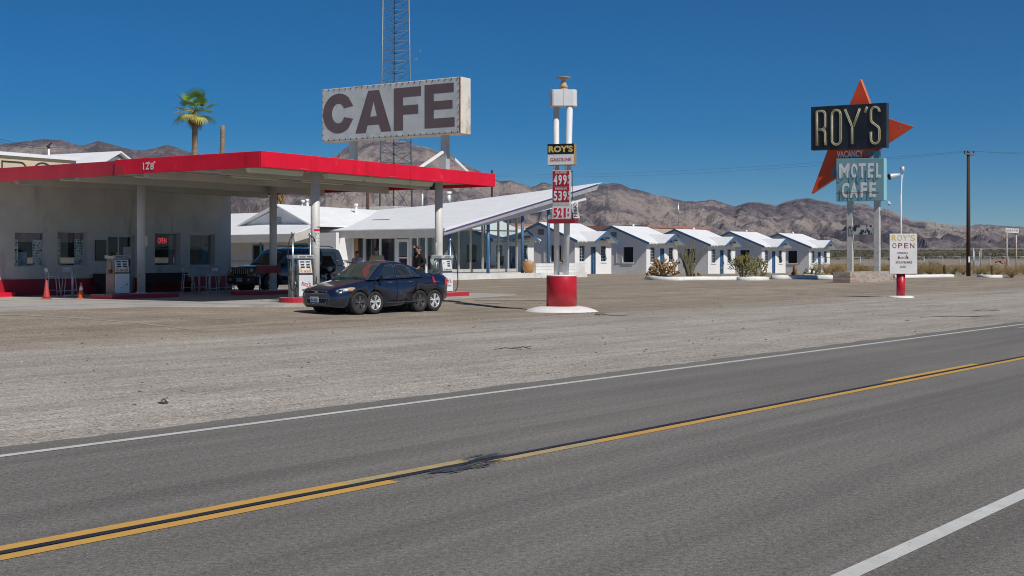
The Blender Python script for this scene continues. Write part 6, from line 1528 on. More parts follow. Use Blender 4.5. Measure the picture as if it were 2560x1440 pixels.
def wire(label, a, b, sag, r_=.0055):
    a, b = Vector(a), Vector(b); m = MB(); m.tube([a.lerp(b, t / 20) - Vector((0, 0, sag * 4 * (t / 20) * (1 - t / 20))) for t in range(21)], r_, 4, 0, False); o = m.build('power_line', M_dark); return tag(o, label, 'power line', 'power lines to the utility pole')
L1 = W(1230, 437, 150); L2 = W(1230, 441, 150.4)
wire('upper power line running left from the pole towards the lobby roof', up_ + INS[1], L1, .5); wire('lower power line running left from the pole towards the lobby roof', up_ + INS[2], L2, .7)
wire('upper power line running right from the pole out of the picture', up_ + INS[0], W(2900, 371, 96), .25); wire('lower power line running right from the pole out of the picture', up_ + INS[2], W(2900, 380, 96.6), .25)
for px_, Y_, lb_ in ((1230, 150.2, 'distant wooden pole hidden behind the right end of the canopy'),):
    q = on(px_, Y_); m = MB(); m.cyl((0, 0, 0), (0, 0, EYE + (645 - 430) * Y_ / F), .13, n=8); o = m.build('distant_pole', M_pw); o.location = q; tag(o, lb_, 'pole')
for i, (x0, y0, x1, y1) in enumerate(((-60, 338, 170, 372), (-60, 330, 175, 369))): wire(('upper' if i else 'lower') + ' faint wire in the sky at the far left', W(x0, y0, 160), W(x1, y1, 190), .6, .02)
# ---- far twin pole sign, meter box, red valve
fs = on(2517, 104); fz = lambda py: EYE + (645 - py) * 104 / F - fs.z
ft = thing('faded_sign', 'faded white sign board on two thin posts at far right', 'sign', fs); x1_ = (2545.5 - 2517) * 104 / F
M_rp = pm('rusty_white_post', (.6, .58, .54), (.42, .26, .15), 2, .7)
MB().cyl((0, 0, 0), (0, 0, fz(580)), .06, n=8).build('post', M_rp, ft); MB().cyl((x1_, .4, 0), (x1_, .4, fz(580)), .06, n=8).build('post', M_rp, ft)
m = MB(); m.hull8([(-.15, -.12, fz(581)), (x1_ + .15, .28, fz(583)), (x1_ + .15, .36, fz(583)), (-.15, -.04, fz(581)), (-.15, -.12, fz(570)), (x1_ + .15, .28, fz(571.5)), (x1_ + .15, .36, fz(571.5)), (-.15, -.04, fz(570))]); m.build('board', M_signw, ft)
m = MB()
for i in range(11): x = -.08 + i * (x1_ + .1) / 10; t_ = (x + .15) / (x1_ + .3); m.beam((x, -.125 + .4 * t_, fz(579.5) + .02 * (i % 3)), (x + .05 * (i % 2), -.125 + .4 * t_, fz(573) - .03 * (i % 2)), .012, .03)
m.build('worn_lettering', pm('worn_black', (.1, .1, .11)), ft)
p = on(2442, 112); t = thing('meter_box', 'small grey box on two pipes by the fence right of the utility pole', 'meter box', p); MB().bx(-.25, -.1, .7, .25, .1, 1.15).build('box', pm('box_grey', (.35, .38, .4)), t); MB().cyl((-.3, 0, 0), (-.3, 0, 2.3), .05, n=8).build('pipe', M_gal2, t); MB().cyl((.35, 0, 0), (.35, 0, 2.3), .05, n=8).build('pipe', M_gal2, t)
p = on(2502, 112); t = thing('red_valve', 'rusty red pipe valve in front of the fence, far right', 'valve', p); M_rv = pm('rusty_red', (.4, .13, .09), (.28, .1, .07), 4, .7)
m = MB(); m.tube([(-.5, 0, 1.0), (-.2, 0, 1.15), (.1, 0, .95), (.4, 0, 1.1)], .07, 8); m.cyl((.4, 0, 0), (.4, 0, 1.1), .07, n=8); m.build('pipe', M_rv, t)
m = MB(); m.lathe([(.2, 0), (.2, .04)], (.0, 0, 1.15), 14); m.cyl((0, 0, .95), (0, 0, 1.15), .03, n=6); m.build('handwheel', M_rv, t)
# ---- palms
M_trk = pm('palm_trunk', (.30, .22, .15), (.2, .145, .1), 2, .9, .4, 20, streak=(1, 1, 5)); M_frd = pm('palm_green', (.085, .19, .02), (.16, .27, .035), 3, .5); M_fry = pm('palm_yellow', (.38, .38, .06), (.45, .38, .12), 3, .7); M_frb = pm('palm_brown', (.30, .18, .09), (.2, .12, .06), 3, .9)
def palm(label, px, Y, ytop, yfirst, crown=True, lean=0.0, rad=.2, seed=1, full=1.0, green=True):
    p = on(px, Y); H = EYE + (645 - ytop) * Y / F - p.z; t = thing('palm_tree', label, 'palm tree', p); r = random.Random(seed)
    m = MB(); N = int(H / .35); pts = []; rd = []
    for i in range(N + 1):
        s = i / N; pts.append((lean * s * H + .03 * sin(s * 9), 0, s * H)); rd.append(rad * (1.15 - .25 * s) * (1 + .06 * (i % 2)))
    m.tube(pts, rd, 14); m.build('trunk', M_trk, t)
    if not crown: return t
    top = Vector(pts[-1])
    def frond(az, el, L_, mat, name='frond', droop=.5, w_=.036):
        m = MB(); d0 = Vector((cos(az) * cos(el), sin(az) * cos(el), sin(el))); sd_ = Vector((-sin(az), cos(az), 0)); c = top + d0 * .15; e = top + d0 * L_ * .56
        m.tube([c, e], [.03, .02], 4); nrm = sd_.cross(d0); L_ *= .78
        for k in range(22):
            a = radians(-115 + 230 * k / 21); dd = (d0 * cos(a) + sd_ * sin(a)).normalized(); ln = L_ * (.62 - .16 * abs(k - 10.5) / 10.5) * r.uniform(.9, 1.08)
            P = [e, e + dd * ln * .5 + nrm * .03, e + dd * ln * .82 - Vector((0, 0, droop * .12)), e + dd * ln - Vector((0, 0, droop * .42 * ln))]; q = nrm.cross(dd).normalized() * w_
            m.add([P[0] - q * .3, P[0] + q * .3, P[1] - q, P[1] + q, P[2] - q * .7, P[2] + q * .7, P[3]], [(0, 1, 3, 2), (2, 3, 5, 4), (4, 5, 6)])
        return m.build(name, mat, t, recalc=False)
    if green:
        for i in range(20):
            el = 1.15 - 1.75 * (i / 19) ** .9 + r.uniform(-.1, .1)
            frond(i * 2.4 + r.uniform(-.3, .3), el, r.uniform(1.5, 1.95), M_frd if (el > .3 or i % 3) else M_fry, droop=.25 + .6 * max(0, .8 - el))
    for i in range(14): frond(i * 2.4 + .9, r.uniform(-1.45, -1.1), r.uniform(.9, 1.5), M_frb, 'dead_frond', .4, .022)
    return t
palm('single green fan palm with a short brown skirt above the canopy', 486, 88, 276, 0, seed=3)
palm('bare topless palm trunk leaning right beside the green fan palm', 543, 88, 314, 0, crown=False, lean=.035, rad=.165)
# shaggy dead palm whose skirt hangs below the canopy edge, behind the rear column
t = palm('palm with shaggy dead skirt seen under the canopy behind the rear column', 694, 104, 440, 0, seed=9, rad=.24, green=False)
m = MB(); r = random.Random(4)
zA_ = EYE + (645 - 520) * 104 / F - t.location.z; zB_ = EYE + (645 - 440) * 104 / F - t.location.z
for i in range(420):
    a = r.uniform(0, 6.28); z = r.uniform(zA_ + .3, zB_ + .2); f = (z - zA_) / (zB_ - zA_); q = Vector((cos(a) * .2, sin(a) * .2, z)); o_ = .35 + .45 * min(1, f * 1.6)
    e = Vector((cos(a) * o_, sin(a) * o_, z - r.uniform(.5, 1.0))); w_ = Vector((-sin(a), cos(a), 0)) * r.uniform(.02, .05); m.add([q - w_, q + w_, e + w_ * .4, e - w_ * .4], [(0, 1, 2, 3)], 0 if r.random() < .6 else 1)
m.build('dead_skirt', [M_frb, M_straw], t, recalc=False)
# ---- distant scrub and loose stones: nobody could count them
m = MB(); r = random.Random(77)
for i in range(9000):
    d_ = 300 + 620 * r.random() ** .8; k = r.uniform(-.42, .48); x, y = k * d_, d_
    if d_ < 300 + 130 * r.random(): continue
    if noise.noise(Vector((x / 45, y / 90, 5))) < -.3 + .3 * r.random(): continue
    z = gz(x, y); s = r.uniform(.3, .8)
    for q in range(9):
        a = r.uniform(0, 6.28); ox, oy, oz = x + r.gauss(0, .4) * s, y + r.gauss(0, .4) * s, z + r.uniform(.1, .75) * s; k2 = .34 * s; m.add([(ox, oy, oz - k2), (ox + cos(a) * k2, oy + sin(a) * k2, oz - k2 * .2), (ox + cos(a + .7) * k2 * .6, oy + sin(a + .7) * k2 * .6, oz + k2), (ox - cos(a) * k2 * .6, oy - sin(a) * k2 * .6, oz + k2 * .4)], [(0, 1, 2, 3)], 0 if r.random() < .6 else 1)
struct(m.build('desert_scrub', [pm('creosote', (.07, .066, .028), (.11, .10, .045), .05, .95), pm('creosote_b', (.12, .105, .05), (.17, .145, .08), .05, .95)], recalc=False), 'stuff')
m = MB(); r = random.Random(12)
bm_ = bmesh.new(); bmesh.ops.create_icosphere(bm_, subdivisions=1, radius=1); IV = [q.co.copy() for q in bm_.verts]; IF = [tuple(p.index for p in q.verts) for q in bm_.faces]; bm_.free()
for i in range(1700):
    d_ = 10.9 + 17 * r.random() ** 1.3; u_ = r.uniform(-6, 60); x, y = UR.x * u_ + VR.x * d_, UR.y * u_ + VR.y * d_
    if y < 6 or abs(x / y) > .45: continue
    s = .008 + .018 * r.random() ** 3; sq = r.uniform(.5, .9); rz = r.uniform(0, 3); c_, s_ = cos(rz), sin(rz); z = gz(x, y)
    m.add([(x + (v.x * c_ - v.y * s_) * s * 1.3, y + (v.x * s_ + v.y * c_) * s, z + .004 + v.z * s * sq) for v in IV], IF, r.choice((0, 0, 1, 2)))
struct(m.build('loose_stones', [pm('stone_dark', (.13, .115, .1)), pm('stone_tan', (.36, .3, .24)), pm('stone_grey', (.42, .41, .4))], recalc=False), 'stuff')
# sticks on the gravel
for px, py, l_, rz, lb_ in ((1270, 877, .5, .1, 'bare forked twig lying on the near gravel'), (1310, 874, .28, -.4, 'short dark twig beside the forked twig on the gravel'), (2400, 795, 2.2, .02, 'long thin dark stick lying on the gravel before the road, right'), (2467, 779, .9, .02, 'shorter thin dark stick behind the long stick, right'), (410, 1009, .07, .1, 'black scrap of rubber on the left gravel')):
    p = G(px, py); m = MB(); m.tube([(-l_ / 2, 0, .02), (-l_ * .1, .02, .05), (l_ * .3, -.02, .03), (l_ / 2, .0, .02)], [.005, .009, .008, .004], 5); m.tube([(l_ * .1, 0, .04), (l_ * .42, .1, .06)], [.008, .004], 4)
    if l_ < .2: m.blob((0, 0, .01), (.07, .04, .012), 1, .5)
    o = m.build('stick' if l_ > .2 else 'rubber_scrap', pm('stick_dark', (.06, .045, .035), (.1, .08, .06), 9, .9)); o.location = p; o.rotation_euler.z = rz; tag(o, lb_, 'stick' if l_ > .2 else 'scrap')
# ================================================================== vehicles
M_tyre = pm('tyre', (.018, .018, .018), (.03, .029, .028), 6, .85); M_rim = pm('alloy_rim', (.72, .73, .75), (.64, .65, .67), 3, .25, metal=.3); M_rimd = pm('dark_rim', (.10, .10, .11), (.14, .14, .15), 4, .3, metal=.5)
M_head = pm('headlamp', (.5, .52, .54), (.3, .32, .34), 14, .12, spec=.8, coat=.6); M_amb = pm('amber_lens', (.8, .25, .02), (.65, .17, .01), 8, .2, coat=.5); M_tail = pm('tail_lens', (.5, .02, .06), (.4, .015, .05), 5, .2, coat=.5)
M_cgl = pm('car_glass', (.012, .018, .022), (.02, .03, .032), 1.5, .04, spec=.8, coat=.4); M_wsh = pm('windscreen', (.03, .05, .05), (.05, .075, .07), 1, .03, spec=.8, coat=.5)
M_plate = pm('plate', (.6, .63, .68), (.5, .55, .62), 4, .5); M_seam = pm('seam_black', (.006, .006, .008)); M_chr = pm('chrome', (.65, .66, .68), (.6, .61, .63), 5, .1, metal=1.0); M_plast = pm('grey_plastic', (.03, .03, .033), (.045, .045, .048), 5, .6)
def solid(o):      # bake the modifiers so that no helper stays in the scene
    dg = bpy.context.evaluated_depsgraph_get(); me = bpy.data.meshes.new_from_object(o.evaluated_get(dg)); o.modifiers.clear(); o.data = me
def wheel(t, x, y, r, mat_rim, w_=.2, spokes=5, double=True, z=None):
    sg = 1 if y > 0 else -1; z = r if z is None else z
    def place(m):
        m.v = [(x + a, y + sg * c, z + b) for a, b, c in m.v]; return m
    m = MB(); m.lathe([(r * .66, -w_ * .5), (r * .95, -w_ * .5), (r, -w_ * .36), (r, .36 * w_), (r * .95, w_ * .5), (r * .68, w_ * .5), (r * .66, w_ * .3)], (0, 0, 0), 32); wh = place(m).build('wheel', M_tyre, t)
    m = MB(); m.lathe([(r * .665, -w_ * .4), (r * .665, w_ * .34), (r * .68, w_ * .44), (r * .62, w_ * .44), (r * .6, w_ * .1), (.0001, w_ * .02)], (0, 0, 0), 32)
    m.lathe([(r * .17, w_ * .1), (r * .16, w_ * .4), (.001, w_ * .44)], (0, 0, 0), 14)
    for k in range(spokes):
        for dd in ((-.17, .17) if double else (0,)):
            a = 2 * pi * k / spokes + .3; p0 = Vector((cos(a + dd * .6) * r * .12, sin(a + dd * .6) * r * .12, w_ * .36)); p1 = Vector((cos(a + dd) * r * .64, sin(a + dd) * r * .64, w_ * .38)); m.beam(p0, p1, r * (.1 if double else .2), .03, (0, 0, 1))
    place(m).build('rim', mat_rim, wh)
def vehicle(name, label, cat, loc, rz, low, W_, green, wheels, rw, paint, belt, glass_cut, wind, ww=.2, rims=None, arch=1.14, roofw=.74, group=None, lower=None):
    """low: (s, z bottom, z top, width factor) from the nose backwards; green: (s, z) of the roof line"""
    t = thing(name, label, cat, loc, rz, group)
    secs = []
    for s, zb, zt, f in low:
        w_ = W_ / 2 * f; x = -s; sh = zt - min(.1, (zt - zb) * .2); mid = zb + (zt - zb) * .5
        h = [(x, w_ * .8, zb), (x, w_ * .96, zb + .07), (x, w_, mid), (x, w_ * .985, sh - .04), (x, w_ * .94, sh + .03), (x, w_ * .80, zt), (x, w_ * .4, zt + .025)]
        secs.append(h + [(x, 0, zt + .03)] + [(a, -b, c) for a, b, c in reversed(h)])
    m = MB(); m.loft(secs, 0, True, True); b = m.build('body', paint, t)
    cut = MB()
    for s, r in [(q, rw * arch) for q in sorted(set(wheels))]:
        for sg in (-1, 1): cut.cyl((-s, sg * (W_ / 2 - ww - .06), rw * 1.0), (-s, sg * (W_ / 2 + .2), rw * 1.0), r, n=30)
    # the double arches overlap, so each gets its own cut
    for k in range(0, len(cut.v), 60):
        c = MB(); c.v = cut.v[k:k + 60]
        nf = [q for q in cut.f if k <= q[0] < k + 60]; c.f = [tuple(i - k for i in q) for q in nf]; c.m = [0] * len(nf); c.s = [True] * len(nf)
        co_ = c.build('cutter', M_seam, t); bo = b.modifiers.new('arch', 'BOOLEAN'); bo.operation = 'DIFFERENCE'; bo.object = co_; bo.solver = 'EXACT'
        bpy.context.view_layer.update(); solid(b); bpy.data.objects.remove(co_)
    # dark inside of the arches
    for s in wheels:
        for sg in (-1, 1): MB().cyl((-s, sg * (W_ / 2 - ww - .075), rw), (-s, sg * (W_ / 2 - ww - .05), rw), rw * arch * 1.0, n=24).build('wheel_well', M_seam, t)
    # cabin
    zg = lambda s: interp(s, green); bl = lambda s: interp(s, belt)
    s0, s1 = green[0][0], green[-1][0]
    def cross(s, tt):       # tt 0..1 belt to roof edge, 1..2 roof edge to centre
        z0_, z1_ = bl(s) - .02, max(zg(s), bl(s) - .015); f = min(1, (z1_ - z0_) / .45); wb = W_ / 2 * .93; wt = lerp(wb * .985, W_ / 2 * roofw, f)
        if tt <= 1: return Vector((-s, lerp(wb, wt, tt), lerp(z0_, z1_ - .05 * f, tt)))
        u = tt - 1; return Vector((-s, wt * cos(u * pi / 2) ** .8 if u < 1 else 0, z1_ - .05 * f + .065 * f * sin(u * pi / 2)))
    m = MB(); N = 34; secs = []
    T = [0, .25, .5, .75, 1, 1.15, 1.3, 1.5, 1.75, 2]
    for i in range(N + 1):
        s = lerp(s0, s1, i / N); h = [cross(s, q) for q in T]; secs.append(h + [Vector((a.x, -a.y, a.z)) for a in reversed(h[:-1])])
    m.loft(secs, 0, True, False, True); cab = m.build('cabin', paint, t)
    def patch(fn, nm, mat, off, par=None, n1=10, n2=6):
        for sg in (1, -1):
            m = MB(); V = []
            for i in range(n1 + 1):
                for j in range(n2 + 1): p = fn(i / n1, j / n2); V.append((p.x, p.y, p.z))
            if nm in ('windscreen', 'rear_window') and sg < 0: break
            if sg < 0: V = [(a, -c, d) for a, c, d in V]
            m.add(V, [(i * (n2 + 1) + j, (i + 1) * (n2 + 1) + j, (i + 1) * (n2 + 1) + j + 1, i * (n2 + 1) + j + 1) for i in range(n1) for j in range(n2)], 0, True)
            o = m.build(nm, mat, par or t); md = o.modifiers.new('t', 'SOLIDIFY'); md.thickness = .004; md.offset = 0
    # side windows: (s at bottom front, bottom rear, top front, top rear)
    for (a, b_, c, d, tb, tt_) in glass_cut:
        def side(i, j):
            s = lerp(lerp(a, b_, i), lerp(c, d, i), j); p = cross(s, lerp(tb, tt_, j)); return Vector((p.x, p.y + .006, p.z + .002))
        patch(side, 'side_window', M_cgl, .006)
        for sg in (1, -1):
            m = MB(); ring = [side(i / 8, 0) for i in range(9)] + [side(1, j / 5) for j in range(1, 6)] + [side(1 - i / 8, 1) for i in range(1, 9)] + [side(0, 1 - j / 5) for j in range(1, 5)]
            ring = [Vector((q.x, sg * (q.y + .002), q.z)) for q in ring]; m.tube(ring + [ring[0]], .007, 5); m.build('window_trim', M_chr if lower is None else M_plast, t)
    for (sa, sb_, nm, mat) in wind:
        def scr(i, j):
            s = lerp(sa, sb_, j); q = lerp(-1, 1, i); e = cross(s, 1.0); y = e.y * .94 * q; zz = cross(s, 2).z - (cross(s, 2).z - cross(s, 1.3).z) * min(1, abs(q)) ** 2
            dn = Vector((1 if sb_ > sa else -1, 0, 1)).normalized() * .010; return Vector((-s, y, zz)) + dn
        patch(scr, nm, mat, .006)
    for i, s in enumerate(wheels):
        for sg in (1, -1): wheel(t, -s, sg * (W_ / 2 - ww / 2 - .025), rw, (rims[i] if rims else M_rim), ww)
    return t, cross
M_navy = pm('dark_navy_paint', (.013, .022, .05), (.015, .025, .056), 2, .22, metal=.35, spec=.7, coat=1.0)
PHI = radians(50); D_ = Vector((cos(PHI), sin(PHI), 0)); N_ = Vector((-sin(PHI), cos(PHI), 0))
A_ = Vector(((889 - CX) / F * 36.4, 36.4, 0)); org = A_ + N_ * .80 - D_ * .86
cz_ = gz(org.x + D_.x * 2, org.y + D_.y * 2)
wsA = along(A_, D_, 928) + .86, along(A_, D_, 1040) + .86, along(A_, D_, 1077) + .86
LT = along(A_ , D_, 1119) + .86 - .06
org = org + D_ * .12
low = [(0, .30, .60, .62), (.04, .24, .68, .76), (.15, .20, .73, .88), (.35, .18, .79, .95), (.7, .18, .87, .99), (1.15, .18, .95, 1), (1.5, .18, 1.0, 1), (2.4, .18, 1.02, 1), (3.2, .18, 1.05, 1), (LT - .8, .2, 1.09, 1), (LT - .3, .24, 1.11, .97), (LT - .08, .32, 1.08, .90), (LT, .42, .98, .82)]
grn = [(1.22, .95), (1.45, 1.12), (1.72, 1.34), (1.95, 1.46), (2.2, 1.505), (2.5, 1.515), (2.75, 1.49), (2.98, 1.41), (3.25, 1.22), (3.48, 1.06)]
blt = [(0, .98), (1.3, .99), (2.4, 1.02), (3.5, 1.07), (5, 1.1)]
car, crs = vehicle('parked_sedan', 'dark navy sedan with doubled wheels parked beside the pumps', 'car', (org.x, org.y, cz_), PHI + pi, low, 1.78, grn, (.86,) + wsA, .322, M_navy, blt,
    [(1.50, 2.28, 1.98, 2.30, .12, .90), (2.36, 3.02, 2.38, 2.86, .12, .90), (3.06, 3.36, 2.90, 2.98, .12, .86)], [(1.26, 1.93, 'windscreen', M_wsh), (3.44, 2.80, 'rear_window', M_cgl)], rims=[M_rimd, M_rim, M_rimd, M_rim], ww=.2)
# rear hump with its own glass
m = MB(); secs = []
hp_ = [(3.06, 1.36, .50), (3.2, 1.40, .56), (3.42, 1.33, .58), (3.7, 1.22, .60), (3.95, 1.12, .62), (4.05, 1.07, .62)]
for s, z, w_ in hp_: h = [(-s, w_ + .10, 1.02), (-s, w_ + .02, lerp(1.02, z, .8)), (-s, w_ * .8, z), (-s, 0, z + .015)]; secs.append(h + [(a, -b, c) for a, b, c in reversed(h[:-1])])
m.loft(secs, 0, True, False, True); hu = m.build('rear_hump', M_navy, car)
for sg in (1, -1):
    m = MB(); m.add([(-3.3, sg * .70, 1.06), (-3.95, sg * .733, 1.06), (-3.7, sg * .650, 1.18), (-3.36, sg * .62, 1.29)], [(0, 1, 2, 3)]); o = m.build('rear_quarter_window', M_cgl, hu); md = o.modifiers.new('t', 'SOLIDIFY'); md.thickness = .006; md.offset = 0
MB().hull8([(-4.0, .70, 1.09), (-LT + .25, .68, 1.10), (-LT + .25, .50, 1.11), (-4.0, .5, 1.11), (-4.0, .70, 1.12), (-LT + .3, .68, 1.15), (-LT + .3, .5, 1.16), (-4.0, .5, 1.14)]).build('deck_window', M_cgl, hu)
def onside(s, z, w_=.89): return Vector((-s, w_, z))
# front lamps, grilles, plate
for sg in (1, -1):
    m = MB(); P = [(-.11, .50), (-.16, .62), (-.30, .765), (-.52, .83), (-.66, .845)]; secs = []
    for i, (x, y) in enumerate(P):
        zt, zb = (.70, .715, .745, .775, .77)[i], (.60, .585, .60, .65, .72)[i]
        n_ = Vector((.75, .5, 0)) if i < 2 else Vector((.3, 1, 0)); n_.normalize()
        secs.append([Vector((x + n_.x * .03, sg * (y + n_.y * .03), zb)), Vector((x + n_.x * .05, sg * (y + n_.y * .045), (zb + zt) / 2)), Vector((x + n_.x * .005, sg * (y + n_.y * .01), zt)), Vector((x - .1, sg * (y - .1), (zb + zt) / 2))])
    m.loft(secs, 0, True, True); hl = m.build('headlight', M_head, car)
    m = MB(); m.blob((-.50, sg * .875, .70), (.09, .035, .05), 2, .05); m.build('indicator', M_amb, hl)
    for x, y in ((-.17, .66), (-.30, .76)): m = MB(); m.blob((x + .035, sg * (y + .035), .67), (.045, .05, .05), 2, 0); m.build('reflector', M_chr, hl)
    m = MB(); m.hull8([(-.15, sg * .56, .32), (-.35, sg * .78, .32), (-.35, sg * .70, .32), (-.2, sg * .5, .32), (-.14, sg * .56, .39), (-.34, sg * .80, .39), (-.35, sg * .7, .39), (-.2, sg * .5, .39)]); m.build('fog_slot', M_seam, car)
    for s0_, s1_ in ((2.32, .012), (1.42, .01), (3.12, .01)): m = MB(); m.bx(-s0_ - s1_ / 2, sg * .888 - .006, .3, -s0_ + s1_ / 2, sg * .888 + .006, .97); m.build('door_seam', M_seam, car)
    for s0_ in (2.05, 2.86, 4.02): m = MB(); m.tube([(-s0_ + .09, sg * .875, .895), (-s0_ + .07, sg * .905, .90), (-s0_ - .07, sg * .905, .90), (-s0_ - .09, sg * .875, .895)], .014, 6); m.build('door_handle', M_chr, car)
    m = MB(); m.blob((-1.58, sg * 1.0, 1.06), (.075, .12, .075), 2, .05); m.beam((-1.62, sg * .85, 1.0), (-1.6, sg * .95, 1.04), .06, .05); m.build('wing_mirror', M_navy, car)
    m = MB(); m.loft([[Vector((-LT + .05, sg * .79, .78)), Vector((-LT + .05, sg * .79, .98)), Vector((-LT + .25, sg * .86, .98)), Vector((-LT + .25, sg * .86, .78))], [Vector((-LT - .01, sg * .60, .80)), Vector((-LT - .01, sg * .60, .97)), Vector((-LT + .1, sg * .6, .97)), Vector((-LT + .1, sg * .6, .80))]], 0, False, True); m.build('tail_light', M_tail, car)
    m = MB(); m.hull8([(-3.86, sg * .872, .86), (-3.95, sg * .874, .86), (-3.95, sg * .895, .86), (-3.86, sg * .895, .86), (-3.80, sg * .86, 1.04), (-3.87, sg * .86, 1.04), (-3.87, sg * .885, 1.04), (-3.80, sg * .885, 1.04)]); m.build('side_lens', M_tail, car)
    m = MB(); m.bx(-3.2, sg * .886 - .01, .30, -1.85, sg * .886 + .012, .33); m.build('sill_strip', M_plast, car)
m = MB(); m.hull8([(-.1, -.44, .60), (-.1, .44, .60), (.012, .40, .60), (.012, -.40, .60), (-.12, -.42, .665), (-.12, .42, .665), (-.004, .38, .665), (-.004, -.38, .665)]); gr = m.build('grille', M_seam, car)
m = MB(); m.tube([(.012, -.42, .598), (.028, 0, .596), (.012, .42, .598)], .009, 6); m.tube([(-.004, -.42, .672), (.012, 0, .674), (-.004, .42, .672)], .012, 6); m.build('grille_bar', M_chr, gr)
m = MB(); m.bx(.016, -.075, .622, .03, .075, .648); m.hull8([(.014, -.045, .61), (.014, .035, .61), (.031, .035, .61), (.031, -.045, .61), (.014, -.035, .66), (.014, .045, .66), (.031, .045, .66), (.031, -.035, .66)]); m.build('emblem', pm('gold', (.6, .45, .2), (.55, .4, .18), 4, .25, metal=.8), gr)
m = MB(); m.hull8([(-.15, -.46, .31), (-.15, .46, .31), (.024, .38, .31), (.024, -.38, .31), (-.15, -.5, .45), (-.15, .5, .45), (.018, .44, .45), (.018, -.44, .45)]); lg = m.build('lower_grille', M_seam, car)
m = MB(); r_ = [(.026, -.38, .31), (.03, .0, .306), (.026, .38, .31), (.018, .45, .455), (.025, 0, .458), (.018, -.45, .455)]; m.tube(r_ + [r_[0]], .009, 6); m.build('grille_trim', M_chr, lg)
m = MB(); m.bx(.035, -.24, .345, .045, .10, .505); pt2 = m.build('licence_plate', M_plate, car)
m = MB(); m.text('451-XLA', (.047, -.07, .42), (0, 1, 0), (0, 0, 1), .29, .09, (.004, 0, 0), .01); m.build('lettering', pm('plate_blue', (.03, .13, .3)), pt2)
m = MB(); m.tube([(-1.2, .55, 1.0), (-1.32, .1, 1.06)], .01, 5); m.tube([(-1.2, -.1, 1.02), (-1.32, -.5, 1.05)], .01, 5); m.build('wiper', M_seam, car)
# ---- off-roader in the shade of the canopy
M_suv = pm('suv_paint', (.05, .055, .06), (.06, .066, .072), 2, .22, metal=.4, coat=1.0)
def suv_at(px, Y): p = on(px, Y); p.z = PADZ; return p
PS = radians(53); Ds = Vector((cos(PS), sin(PS), 0))
nose = Vector(((603 - CX) * 52.2 / F, 52.2, PADZ))
lowS = [(0, .45, .98, .80), (.05, .36, 1.03, .92), (.25, .30, 1.06, .98), (.9, .30, 1.11, 1), (1.25, .30, 1.14, 1), (3.2, .30, 1.14, 1), (4.9, .32, 1.14, 1), (5.15, .4, 1.12, .96), (5.2, .5, 1.05, .9)]
grS = [(1.15, 1.1), (1.75, 1.70), (1.95, 1.80), (2.6, 1.84), (4.7, 1.83), (4.95, 1.76), (5.1, 1.12)]
suv, crs2 = vehicle('parked_off_roader', 'dark off-roader with slotted grille parked under the canopy', 'car', nose, PS + pi, lowS, 1.84, grS, (.88, 4.1), .37, M_suv, [(0, 1.12), (6, 1.14)],
    [(1.50, 2.55, 1.95, 2.58, .1, .86), (2.66, 3.55, 2.68, 3.55, .1, .86), (3.7, 4.7, 3.7, 4.6, .1, .86)], [(1.2, 1.72, 'windscreen', M_wsh), (5.06, 4.97, 'rear_window', M_cgl)], rims=[M_rim, M_rim], ww=.24, roofw=.8, lower=1)
m = MB(); m.bx(-.2, -.80, .35, .10, .80, .70); m.build('bumper', M_plast, suv, .04)
m = MB(); m.bx(-.1, -.47, .74, .012, .47, 1.0); g_ = m.build('grille', M_suv, suv, .01)
for k in range(7): m = MB(); m.bx(.0, -.40 + k * .12, .77, .018, -.33 + k * .12, .975); m.build('slot', M_seam, g_)
for k in range(8): m = MB(); m.bx(.004, -.435 + k * .118 - .014, .765, .022, -.435 + k * .118 + .014, .98); m.build('bar', M_alu, g_)
for sg in (1, -1):
    m = MB(); m.lathe([(.115, 0), (.11, .02), (.09, .035), (.001, .045)], (0, 0, 0), 20); m.v = [(.0 + c, sg * .64 + a, .90 + b) for a, b, c in m.v]; hl = m.build('headlight', M_head, suv)
    m = MB(); m.lathe([(.13, 0), (.13, .025), (.112, .03)], (0, 0, 0), 20); m.v = [(-.005 + c, sg * .64 + a, .90 + b) for a, b, c in m.v]; m.build('bezel', M_suv, hl)
    MB().bx(-.05, sg * .62 - .13, .70, .108, sg * .62 + .16, .745).build('indicator', M_amb, suv); m = MB(); m.blob((.1, sg * .55, .53), (.03, .075, .07), 2, 0); m.build('fog_lamp', M_head, suv)
    m = MB(); m.blob((-1.62, sg * 1.03, 1.22), (.07, .12, .1), 2, .05); m.beam((-1.62, sg * .85, 1.15), (-1.62, sg * 1.0, 1.18), .06, .05); m.build('wing_mirror', M_plast, suv)
    m = MB(); m.tube([(-2.1, sg * .62, 1.87), (-2.3, sg * .62, 1.93), (-4.4, sg * .62, 1.92), (-4.6, sg * .62, 1.86)], .022, 7); m.build('roof_rail', M_plast, suv)
    R_ = .37 * 1.2
    for s in (.88, 4.1):
        pts = [(-s + R_ * cos(radians(a)), sg * .935, .37 + R_ * sin(radians(a))) for a in range(-8, 190, 9)]; MB().tube(pts, .06, 6).build('arch_flare', M_plast, suv)
    MB().bx(-3.55, sg * .9 - .03, .33, -1.4, sg * .9 + .05, .5).build('side_cladding', M_plast, suv)
m = MB(); m.bx(.102, -.17, .46, .112, .17, .60); pl_ = m.build('licence_plate', M_plate, suv); m = MB(); m.text('6JXC941', (.114, 0, .525), (0, 1, 0), (0, 0, 1), .28, .08, (.003, 0, 0), .005); m.build('lettering', M_blk_let, pl_)
